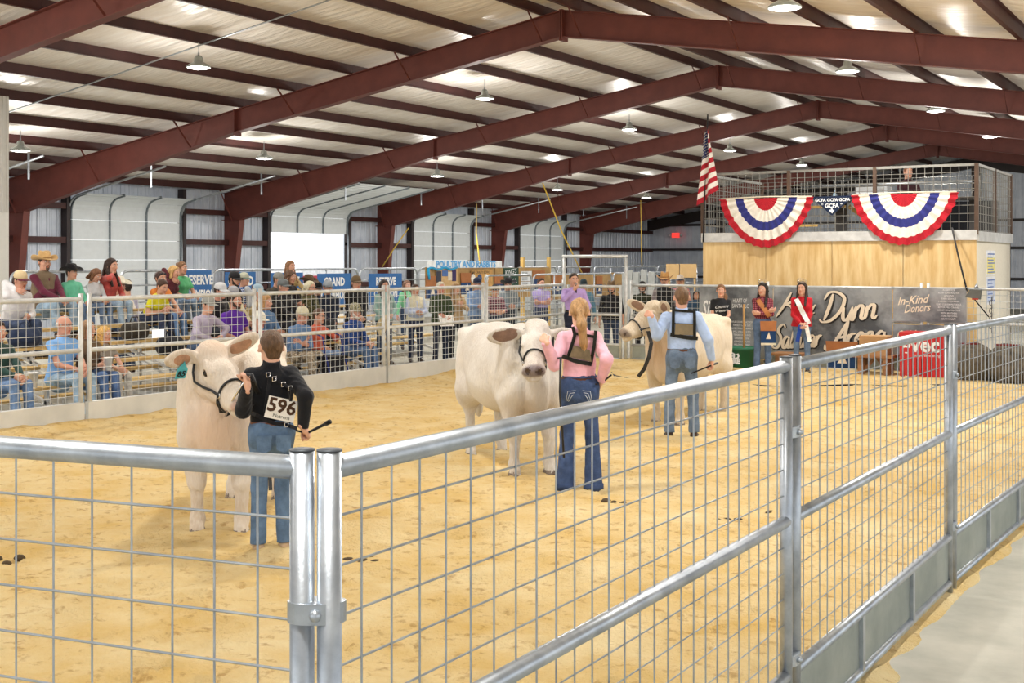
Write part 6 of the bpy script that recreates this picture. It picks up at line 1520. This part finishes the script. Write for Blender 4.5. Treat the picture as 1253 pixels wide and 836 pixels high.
pl = on_z(834, 537, GZ)
lad, rl = person('boy in light blue shirt and faded jeans seen from behind', pl[0], pl[1], GZ, away(pl, .05), H=1.76, top='a9bfe4', bottom='5b7594', hair=('crop', '6a5038'), hq=True, skin='cf9377',
    targets={'L': at_d(796, 386, 14.35), 'R': at_d(871, 441, 14.55)}, poles={'L': (.1, -.25, -1), 'R': (.4, -.8, .0)}, hdirs={'L': (-.5, .7, .25), 'R': (.1, .3, -1)}, curl=(1.0, .7), belt='5a3324', shoes='3d2c22', head=(.10, .03), spread=.13)
zl = lambda v: 2.1-(v-319.6)/1525*14.73
lx = lambda u: (u-838)/1525*14.73
for pts, w_ in (([(828, 377), (827, 412)], .035), ([(853, 380), (853, 414)], .035), ([(828, 381), (853, 383)], .030), ([(824, 410), (840, 413), (857, 415)], .045), ([(829, 397), (852, 398)], .016)):
    strap_on(rl, [(lx(u), zl(v)) for u, v in pts], w_, strp2, lad, off=.014)
m_ = MB(); pts = [surf_pt(rl['shirt'], lx(u), zl(v), False, .02, .05) for u, v in ((829, 410), (851, 411), (851, 398), (830, 397))]; m_.prism(pts, (0, -.008, 0)); m_.build('number_pouch', mat('pouch_olive', hexc('7a6c50'), .3, var=.15, vs=14), lad)
for sx in (-1, 1):
    m_ = MB(); P = rl['P']; m_.prism([P+np.array([sx*.085+x_, -.178, -.01+z_]) for x_, z_ in ((-.06, .0), (.06, .0), (.055, -.11), (0, -.14), (-.055, -.11))], (0, -.006, 0)); m_.build('pocket', denim('546d8c'), lad)
m_ = MB(); m_.strip([wl(cC, cC['H'](.25, .10, -.16)), at_d(797, 420, 14.9), at_d(794, 437, 14.9), at_d(788, 452, 14.95), at_d(781, 461, 15.0)], .045, (1, .3, 0), .01); tag(m_.build('lead_strap', black), 'black lead strap hanging from the tan cow halter', 'strap')
p1 = hw_(rl, lad, 1); m_ = MB(); m_.tube([at_d(846, 457, 14.4), p1, p1*1.25-at_d(846, 457, 14.4)*.25], [.008, .010, .014], 8); tag(m_.build('show_stick', cloth('1c1a1a', .4)), 'black show stick in the right hand of the boy in blue', 'stick')
# cables lying on the sawdust
for pts, lb in (([(744, 452), (752, 460), (770, 464), (797, 471), (815, 478)], 'black and white cable on the sawdust behind the tan cow'), ([(900, 470), (960, 474), (1040, 471), (1100, 473), (1180, 470)], 'thin black cable lying before the women and benches')):
    m_ = MB(); m_.tube([on_z(u, v, .055) for u, v in pts], .016, 6); tag(m_.build('cable', cloth('24242a')), lb, 'cable')

# ------------------------------------------------------------------ the crowd
EAST = -PI/2
def sit(label, u, k, yaw=.35, **kw):
    x_ = BX[k]+.06; y_ = on_x(u, 350, BX[k])[1]; z_ = 0.0 if k == 0 else .21*k+.06
    kw.setdefault('face', EAST); kw.setdefault('head', (yaw-.30, 0.0))
    return person(label, x_, y_, z_, pose='sit', seat=.44 if k == 0 else .38, **kw)
def stand(label, u, X=None, D=None, yaw=.2, **kw):
    if X is not None: p = on_x(u, 350, X)
    else: p = at_d(u, 350, D)
    kw.setdefault('face', math.atan2(p[0], -p[1])+.30); kw.setdefault('head', (yaw, 0.0))
    if 'turn' in kw: kw['face'] = math.atan2(p[0], -p[1])+kw.pop('turn')
    return person(label, p[0], p[1], kw.pop('z', 0.0), **kw)
F2C = lambda p: math.atan2(p[0], -p[1])       # facing the camera side
sit('bearded man in tan cowboy hat, brown vest and maroon shirt on the top plank', 53, 4, .15, H=1.82, top='5e2438', vest='6f5f4c', bottom='7fa0bc', hat=('cowboy', 'c3a06c', '8a6a40'), hair=('short', '3b2c22'), beard=('goatee', '4d3c30'), arms='lap', fat=1.15, skin='c08468', knee_out=.16)
sit('boy in black cowboy hat and mint green shirt beside the tan cowboy hat', 86, 4, .5, H=1.42, hs=1.1, top='6cc3a2', bottom='4c6e96', hat=('cowboy', '1c1b1e'), hair=('short', '2a201a'), arms='thighs')
stand('child in black cap with orange badge half hidden behind the mint shirt', 95, X=-17.5, H=1.60, top='d9d6cf', hat=('cap', '1e1e20', 'd8762a'), hair=('short', '2a201a'), yaw=.6)
sit('girl with brown hair in a pale grey long-sleeved top looking down', 110, 4, .1, H=1.36, hs=1.1, fem=True, top='c9cbd0', bottom='5878a0', hair=('bob', '7a5238'), arms='lap', lean=.25, head=(.1, -.4))
sit('woman with long dark hair in a coral sweater resting chin on hand', 129, 4, .45, H=1.72, fem=True, top='b8504a', bottom='86a6c4', hair=('long', '33211a'), arms='chin', lean=.2, glasses='up', legs='slim')
stand('man in white straw hat standing behind the coral sweater', 146, X=-17.6, H=1.76, top='e4ded4', hat=('cowboy', 'ded9c8'), hair=('short', '4a362a'), skin='b8694f', yaw=.7, arms='phone')
stand('dark-haired man in lavender shirt turned away behind the crowd', 156, X=-18.3, H=1.72, top='b7b4cc', hat=('cap', '3a302a'), hair=('short', '2e231c'), face=PI/2, yaw=-.4)
sit('girl in bright yellow t-shirt leaning on the woman in orange', 180, 3, -.1, H=1.62, fem=True, sleeves='short', collar=False, top='d8d42e', bottom='26385c', hair=('bun', '4a3226'), arms='lap', lean=.62, head=(-.1, -.1))
sit('woman in orange t-shirt with sunglasses on her head', 195, 3, .15, H=1.68, fem=True, sleeves='short', collar=False, top='cf7a34', bottom='4d7fb8', hair=('bun', '46302a'), glasses='up', arms='lap', fat=1.1)
sit('blonde girl in dark maroon top with hands at her mouth', 204, 4, .5, H=1.48, hs=1.06, fem=True, top='5a2a32', bottom='5b7898', hair=('bob', 'c9a368'), arms='face2', lean=.3)
sit('girl in green t-shirt with tied brown hair', 221, 4, .45, H=1.58, fem=True, sleeves='short', collar=False, top='5cb078', bottom='6a8cae', hair=('bun', '7d5a3c'), arms='thighs')
sit('man in white cap and black jacket bent forward', 257, 2, .5, H=1.76, top='26262a', bottom='3a3f4c', hat=('cap', 'd3d6da'), hair=('short', '3a2c24'), skin='c27f68', lean=.35, arms='lap')
sit('man with dark beard in a black cap behind the white cap', 272, 3, .45, H=1.74, top='2b2a2c', bottom='34405a', hat=('cap', '222327'), hair=('short', '1d1815'), beard=('full', '241c18'), lean=.45, arms='lap')
sit('child in grey cap with a cream scarf next to the plaid shirt', 284, 2, .5, H=1.55, hs=1.05, top='d9cfa8', bottom='4a5468', hat=('cap', 'a9abb2'), hair=('short', '6e5640'), arms='lap')
sit('boy in blue and white plaid shirt and grey cap on the high plank', 297, 3, .5, H=1.58, topm=pattern('plaid_blue', 'plaid', '3f5f9a', 'dbe3ee', '2a3a66', 9.), bottom='6f90b4', hat=('cap', 'b3b6a4', '5c6e66'), hair=('short', '4a382a'), arms='thighs')
sit('man in pale lavender shirt and grey cap with hands on knees', 241, 1, .4, H=1.80, top='b3acc4', bottom='41618c', hat=('cap', '9a9c98'), hair=('short', '2c2320'), lean=.35, arms='elbow', skin='d09a80')
sit('bearded man in purple polo shirt', 281, 1, .35, H=1.84, sleeves='short', top='5a2a9c', bottom='4a6894', hair=('short', '3a2b24'), beard=('full', '3a2a22'), fat=1.15, lean=.15, arms='thighs', skin='c2826a')
sit('person in pale blue cap and cream vest with hand on mouth', 305, 2, .4, H=1.66, fem=True, top='b9c0c8', vest='d8c48e', bottom='5d5a50', hat=('cap', '9fb8c8'), hair=('bun', '6a4a32'), arms='chin', lean=.3)
sit('man in white cap and maroon shirt low behind the cow', 303, 0, .6, H=1.74, top='7c2e3a', bottom='4a4a52', hat=('cap', 'e4e2d6'), hair=('short', '8a8078'), lean=.35, arms='lap', skin='c8806a')
sit('bald man in sky-blue short-sleeved shirt and light jeans on the front plank', 72, 0, .45, H=1.84, sleeves='short', top='7fb0ea', bottom='8fb2cf', hair=('bald', 'c9c4bd'), glasses='clear', lean=.12, arms='lap', skin='c8856c', shoes='8a7a68', tuck=False)
sit('woman in brown jacket with cream hood holding a white cup', 106, 0, .35, H=1.66, fem=True, top='6a5644', vest=None, bottom='3f6aa4', hair=('bob', '8a6a4c'), arms='hold', fat=1.1)
sit('small girl with curly blonde hair in a grey dress', 126, 0, .45, H=1.44, hs=1.12, fem=True, sleeves='short', top='8c867e', bottom='b9b4aa', hair=('curly', 'd6ab62'), arms='lap')
sit('person in green sleeves and jeans on the front plank beside the cup', -4, 0, .3, H=1.74, top='2f4a46', bottom='5a82b4', hair=('short', '4a3a30'), arms='lap')
sit('man in tan and maroon cap with blue sunglasses touching his cheek', 12, 3, .4, H=1.78, top='d2d2d6', bottom='2c3f60', hat=('cap', 'cdb892', '5e2836'), hair=('short', '3a2a20'), arms='chin', lean=.35, skin='b06c50', fat=1.1)
sit('man in faded camouflage cap, blue shirt and camouflage trousers', 358, 0, .35, H=1.80, sleeves='rolled', topm=pattern('check_blue', 'check', '7d9cc4', '6484b0', None, 16.), hat=('cap', 'd2cdb4', '9c977c'), hair=('short', 'b0a898'), arms='crossed', lean=.3, botm=pattern('camo_desert', 'camo', 'a59886', 'c8bba6', '7d7160', 16.), skin='c98670', fat=1.12)
sit('woman in coral shirt and glasses pointing to the ring', 382, 0, .4, H=1.70, fem=True, top='d2664e', bottom='6a8fc0', hair=('short', '5a4234'), glasses='clear', arms=dict(R=(.10, .30, .10), L=(-.10, .48, .34)), lean=.2, fat=1.12)
sit('man in camouflage cap and navy shirt with clasped hands', 426, 0, .2, H=1.80, top='24468a', bottom='4470a4', hat=('cap', 'camo'), hair=('short', 'c4beb4'), beard=('full', 'cfc9c0'), arms='lap', lean=.2, skin='d09880')
sit('woman with blonde bob in a denim jacket', 324, 1, .45, H=1.72, fem=True, top='5a7ea6', bottom='6a6c74', hair=('bob', 'b48a58'), arms='hold')
sit('man in grey cap and black jacket beside the denim jacket', 345, 2, .45, H=1.76, top='232327', bottom='2d2f3a', hat=('cap', '6c7274'), hair=('short', '7a7068'), arms='lap', skin='cc8c74')
sit('person in dark grey cap just visible behind the denim jacket', 328, 3, .4, H=1.66, top='4a4640', hat=('cap', '8a8c88'), hair=('short', '4a3a2e'), lean=.4, arms='lap')
sit('person with tousled brown hair behind the grey cap', 345, 3, .5, H=1.72, top='3c3a3e', hair=('curly', '5e4432'), lean=.3, arms='lap')
sit('girl with long light brown hair in a tan top on the top plank', 354, 4, .1, H=1.62, fem=True, top='b19a6c', bottom='4a5a74', hair=('long', '8a6242'), arms='lap')
sit('man in brown felt cowboy hat', 366, 3, .4, lean=.4, H=1.5, top='4a4a34', hat=('cowboy', '5e4c38'), hair=('short', '3a2c22'), glasses='dark', arms='lap')
sit('woman with pale blonde hair in a camouflage jacket', 378, 2, .3, H=1.70, fem=True, topm=pattern('camo_wood', 'camo', '4c4d34', '6f6a4c', '2c2e22', 14.), bottom='2b2f38', hair=('bob', 'd9d2b4'), glasses='clear', tuck=False, arms='clasp', fat=1.12)
stand('person in black cap with sunglasses on top behind the camouflage jacket', 389, X=-15.9, H=1.66, top='1f2024', hat=('cap', '191a1d'), hair=('short', '2a2320'))
stand('man in grey cap and open navy jacket', 401, X=-15.35, H=1.70, top='232a3c', bottom='26303f', hat=('cap', '9aa2aa', '70787f'), hair=('short', '4a3a2e'), tuck=False, arms='clasp', skin='c08468')
stand('man in brown cap and black jacket with dark trousers', 436, X=-15.3, H=1.78, top='1d1e22', bottom='2a2c36', hat=('cap', '6e5c44'), hair=('short', '3a2c22'), tuck=False, arms='clasp', fat=1.08)
stand('woman with dark hair in a teal shirt holding a straw hat', 470, X=-15.49, H=1.70, fem=True, top='8fb0ac', bottom='2b3f5e', hair=('wavy', '2c201c'), arms=dict(R=(.10, .26, .02), L=(-.10, .26, .06)), tuck=False)
stand('person in pink and green behind the cream vest', 498, X=-17.6, H=1.62, fem=True, top='7cc39a', hair=('long', '7a5a48'), skin='c89484')
stand('woman in cream quilted vest over blue patterned sleeves', 508, X=-15.23, H=1.60, fem=True, topm=pattern('check_pale', 'check', '9fb2d8', 'c6d0e6', None, 18.), vest='dcd6bc', bottom='24365c', hair=('short', '4a3830'), arms='hold', fat=1.15)
stand('white-haired man in dark green sweater holding white papers', 539, X=-14.4, H=1.66, top='39462f', bottom='1f2a44', hair=('short', 'd8cfbc'), tuck=False, arms='papers', skin='c97f68', fat=1.08)
stand('woman in tan jacket over a leopard top holding a phone', 558, X=-14.7, H=1.62, fem=True, top='b39a74', bottom='1f2430', hair=('long', '9a7850'), tuck=False, arms='phone')
stand('man in washed blue shirt and navy cap drinking from a white cup', 584, X=-15.0, H=1.70, top='7f9cc4', bottom='4a6a94', hat=('cap', '1e2740'), hair=('short', '5a4838'), arms='hold', tuck=False, skin='c0806a', fat=1.1)
stand('woman in maroon striped top and dark cap', 606, X=-14.3, H=1.56, fem=True, sleeves='rolled', collar=False, topm=pattern('stripe_maroon', 'stripe', '4a1c30', 'b08a94', None, 9.), bottom='2a3a58', hat=('cap', '26262e'), hair=('short', '4a3428'), arms='hold', fat=1.12)
stand('man in grey shirt and black felt hat', 622, X=-14.9, H=1.66, top='7c8890', bottom='3a4250', hat=('cowboy', '17181c'), hair=('short', '2a221e'), arms='hold', fat=1.12, skin='a8705a')
stand('man with crossed arms in a lavender short-sleeved shirt', 662, X=-14.6, H=1.68, sleeves='short', top='a79cd4', bottom='33456c', hair=('short', '4a3428'), arms='crossed', skin='cf9078')
ann, ra = stand('announcer in lilac dress shirt speaking into a microphone', 702, D=24.7, H=1.82, z=GZ, turn=.12, yaw=.15, top='b49bd8', bottom='1f2740', hair=('short', '2c201a'), arms='mic', skin='d29a80', belt='4a3a2c')
stand('man in black and teal cap behind the announcer', 714, D=28.2, H=1.66, top='5f88a0', hat=('cap', '26343a'), hair=('short', '3a2c22'), turn=.1, yaw=0)
stand('man in black shirt and brown felt hat behind the wire gate', 748, D=26.6, H=1.62, sleeves='rolled', top='1e1f24', bottom='33486e', hat=('cowboy', '6a563e'), hair=('short', '2a201a'), beard=('full', '2a201a'), turn=0.0, yaw=0, fat=1.15, tuck=False)
stand('man with dark beard in black cap and dark green shirt by the fence', 786, D=27.4, H=1.62, top='33382e', bottom='2a2e38', hat=('cap', '1b1b1e'), hair=('short', '201814'), beard=('full', '201814'), turn=.0, yaw=0, fat=1.1)
stand('man in tan cowboy hat and black vest with a maroon collar', 813, D=26.5, H=1.80, top='7d7578', vest='1c1d22', bottom='2a3040', hat=('cowboy', 'b98d56', '8a6238'), hair=('short', '2a201a'), beard=('goatee', '2e221c'), glasses='clear', turn=.15, yaw=-.25, skin='b87a5e', fat=1.08)
stand('man in pink shirt and white cap beyond the black vest', 832, D=29.5, H=1.74, top='d99aa2', hat=('cap', 'd9cfc4', '2c3450'), hair=('short', '6a5644'), turn=.3, yaw=-.5)
stand('child with dark hair peering over the fence beside the booth', 852, D=29.0, H=1.40, top='3a5a7c', hair=('bob', '2a2220'), turn=.1, yaw=0)
wb_, rw = stand('woman in black t-shirt with hair over one shoulder by the green tub', 882, D=23.6, H=1.62, z=GZ, fem=True, sleeves='short', collar=False, top='232428', bottom='1d2b48', hair=('side', '7a5636'), arms='clasp', turn=.1, yaw=-.15, tuck=False, skin='d39a80', legs='slim')
wp, rp = stand('woman in maroon plaid shirt and crown holding a prize banner', 933, D=23.1, H=1.66, z=GZ, fem=True, topm=pattern('plaid_maroon', 'plaid', '7c3440', 'a8606a', '4a1c28', 9.), bottom='4a6c98', hair=('wavy', '241a18'), hat=('crown', 'silver'), arms='crossed', turn=.15, yaw=-.5, skin='d09a82')
wr_, rr = stand('woman in red sweater with a white sash and crown', 981, D=23.0, H=1.68, z=GZ, fem=True, collar=False, top='b71c2a', bottom='5878a0', hair=('long', '33241e'), hat=('crown', 'silver'), arms=dict(R=(.05, .24, .0), L=(-.04, .26, .0)), turn=.1, yaw=-.35, tuck=False, skin='d39a80', legs='slim')
p = at_d(1112, 215, depth_of(bxl+BW*.75, BY+1.5)); person('person in dark maroon lettered shirt inside the booth cage', p[0], p[1], ZB+.17, EAST-.9, pose='sit', seat=.50, H=1.72, top='3c2026', bottom='2a2a30', hair=('short', '8a5a40'), arms='hold')
# sashes, lettering and prizes
def on_front(rd, pts, w_, m, root, name): return strap_on(rd, pts, w_, m, root, name, .014, True)
z_ = lambda rd, f: rd['P'][2]+f*rd['s']
on_front(rp, [(.10, z_(rp, .46)), (.0, z_(rp, .30)), (-.09, z_(rp, .14))], .085, mat('sash_tan', hexc('b0703c'), .6, var=.1), wp, 'sash')
sa = on_front(rr, [(.11, z_(rr, .46)), (.02, z_(rr, .26)), (-.10, z_(rr, .0))], .085, cloth('e2e4e6'), wr_, 'sash')
for t, dz, sz in (('Country', .34, .075), ('Western', .26, .070)):
    q = surf_pt(rw['shirt'], 0, z_(rw, dz), True, .012, .08); lettering(t, sz, q, (-1, 0, 0), (0, 0, 1), wt, wb_, 'shirt_print', rot=.12, shear=.3)
M4 = wp.matrix_basis; q = np.array((M4 @ Vector((-.06, .30, rp['P'][2]+.06)))[:]); rt = np.array((M4.to_3x3() @ Vector((-1, 0, 0)))[:]); prize_banner(q, rt, .27, .40, 'navy prize banner with tan flap held by the plaid shirt woman')
M4 = wr_.matrix_basis
for k, (dx_, c, lb) in enumerate(((.05, '24449a', 'blue rosette ribbon hanging from the hands of the red sweater woman'), (-.05, 'ecebe8', 'white ribbon hanging from the hands of the red sweater woman'))):
    m_ = MB(); q = [np.array((M4 @ Vector((dx_+.02*j*(1 if k == 0 else -1), .30+.01*j, rr['P'][2]-.02-.10*j)))[:]) for j in range(4)]; m_.strip(q, .07, tuple(np.array((M4.to_3x3() @ Vector((1, 0, 0)))[:])), .006); tag(m_.build('ribbon', cloth(c)), lb, 'ribbon')
# announcer's microphone
q = ra['WR'][1]+ra['hd'][1]*.07; hdp = ra['HC']+ra['Rh']@np.array([0, .135, -.075]); M4 = ann.matrix_basis; a = np.array((M4 @ Vector(q-np.array([0, .01, .10])))[:]); b = np.array((M4 @ Vector(hdp))[:])
mi = empty('microphone', tuple(a), 0, 'black hand microphone at the mouth of the announcer', 'microphone'); m_ = MB(); m_.tube([(0, 0, 0), tuple((b-a)*.85)], [.014, .018], 8); m_.build('handle', cloth('17171a', .4), mi); m_ = MB(); m_.sphere(tuple((b-a)*.97), .028, 10); m_.build('grille', mat('mic_grille', hexc('8e9296'), .4, .7), mi)
# cups, papers, straw hat
def cup(p, label, s_=1.0):
    r = empty('cup', tuple(p), 0, label, 'cup'); m_ = MB(); m_.lathe([(.030*s_, 0), (.042*s_, .13*s_), (.045*s_, .13*s_), (.045*s_, .137*s_), (.040*s_, .137*s_), (.028*s_, .01*s_)], 16); m_.build('cup_body', mat('foam_white', hexc('f2f2f0'), .6, var=.02), r)
    return r
p = on_x(41, 476, BX[0]+.02); cup((BX[0]+.02, p[1], .44), 'white foam cup standing on the front bleacher plank', 1.5)
pw = [q for q in PEOPLE if 'cream hood' in q[0]['label']][0]
def near_hand(q, g, off=(0, 0, 0)): return np.array((q[0].matrix_basis @ Vector(q[1]['WR'][g]+q[1]['hd'][g]*.09+np.array(off)))[:])
cup(near_hand(pw, 1, (-.03, .03, -.06)), 'white foam cup in the hands of the brown jacket woman', 1.3)
pw = [q for q in PEOPLE if 'washed blue' in q[0]['label']][0]; cup(near_hand(pw, 1, (-.03, .03, -.02)), 'white foam cup in the hands of the washed blue shirt', 1.3)
pw = [q for q in PEOPLE if 'white papers' in q[0]['label']][0]; M4 = pw[0].matrix_basis; c = (near_hand(pw, 1)+near_hand(pw, -1))/2
ex = np.array((M4.to_3x3() @ Vector((1, 0, 0)))[:]); ey = np.array((M4.to_3x3() @ Vector((0, .45, -.9)))[:]); m_ = MB(); m_.prism([c-ex*.15-ey*.06, c+ex*.15-ey*.06, c+ex*.15+ey*.18, c-ex*.15+ey*.18], np.cross(ex, ey)*.004); tag(m_.build('papers', mat('paper', hexc('f0f0ee'), .7, var=.02)), 'white sheets of paper held by the green sweater man', 'paper')
pw = [q for q in PEOPLE if 'holding a straw hat' in q[0]['label']][0]; c = near_hand(pw, 1, (0, .04, -.10)); m1, m2 = CACHE[('hat', 'cowboy')]
def held(mb):
    m_ = MB(); Rr = rotm((0, 0, 1), EAST)@rotm((1, 0, 0), 1.2); m_.v = [tuple(Rr@np.array(v)*1.1+c) for v in mb.v]; m_.f, m_.m, m_.sm = mb.f, mb.m, mb.sm; return m_
o = held(m1).build('straw_hat', cloth('d6c496')); tag(o, 'straw cowboy hat held by the teal shirt woman', 'hat'); held(m2).build('hat_band', cloth('8a744c'), o)
# folded walker between the coral shirt and the navy shirt
c = on_x(406, 450, -13.2); wk = empty('walker', (c[0], c[1], 0), EAST, 'folding black walker with blue frame bars beside the coral shirt', 'walker')
for sx in (-1, 1):
    m_ = MB(); m_.tube([(sx*.24, .22, .05), (sx*.23, .05, .62), (sx*.23, .0, .86), (sx*.23, -.12, .90)], .014, 8); m_.build('side_bar', cloth('23337c', .4), wk); m_ = MB(); m_.tube([(sx*.24, -.25, .05), (sx*.23, .05, .62)], .014, 8); m_.build('rear_bar', cloth('1b1b20', .4), wk)
    for y_ in (.22, -.25): m_ = MB(); m_.tube([(sx*.24-.015, y_, .09), (sx*.24+.015, y_, .09)], .085, 14); m_.build('wheel', cloth('202024'), wk)
m_ = MB(); m_.box((-.22, -.14, .50), (.22, .16, .54)); m_.build('seat', cloth('17171b'), wk); m_ = MB(); m_.box((-.18, -.1, .25), (.18, .12, .50)); m_.build('bag', cloth('1d1d22'), wk)
# phone glow and ipad seen through the planks
p = on_x(193, 408, BX[1]+.3); m_ = MB(); m_.box((p[0], p[1]-.11, p[2]-.06), (p[0]+.015, p[1]+.11, p[2]+.06)); o = m_.build('tablet', mat('screen', (.9, .92, .95), .3, var=.02, emit=1.5)); tag(o, 'glowing white tablet screen propped among the planks', 'tablet')

# bags lying among the planks
for k, (u, kk, c, lb) in enumerate(((208, 1, '1c1e26', 'black bag slumped on the plank below the orange shirt'), (165, 2, '3a3630', 'dark brown bag on the plank below the straw hat'), (30, 2, '23304a', 'navy bag on the plank below the tan cowboy hat'), (400, 1, '1a1a1e', 'black bag on the plank behind the coral shirt'))):
    y_ = on_x(u, 400, BX[kk])[1]; f = Field(); f.cap((0, -.14, .14), (0, .14, .14), (.12, .15), k=.05, side=(1, 0, 0)); f.ell((.08, 0, .12), (.09, .13, .09), k=.04); f.cut((0, 0, 0), (0, 0, -1)); V, Q, L_ = f.run(.02)
    o = link('bag', np_mesh('bag', V, Q, cloth(c))); o.location = (BX[kk], y_, BZ[kk]); tag(o, lb, 'bag')
    m_ = MB(); m_.tube([(0, -.10, .27), (0, -.06, .36), (0, .06, .36), (0, .10, .27)], .012, 6); m_.build('handle', cloth(c), o)

bp_ = [q for q in PEOPLE if 'booth cage' in q[0]['label']][0][0]
sr = empty('stool', (bp_.location.x, bp_.location.y, ZB+.17), bp_.rotation_euler.z, 'plain dark stool under the person inside the booth cage', 'stool'); m_ = MB(); m_.lathe([(.17, .46), (.18, .50), (1e-4, .505)], 16, (0, -.04, 0)); m_.build('seat', cloth('2a2826'), sr)
for a in (.6, 2.2, 3.8, 5.3): m_ = MB(); m_.tube([(.12*math.cos(a), -.04+.12*math.sin(a), .47), (.17*math.cos(a), -.04+.17*math.sin(a), 0)], .013, 6); m_.build('leg', galv, sr)
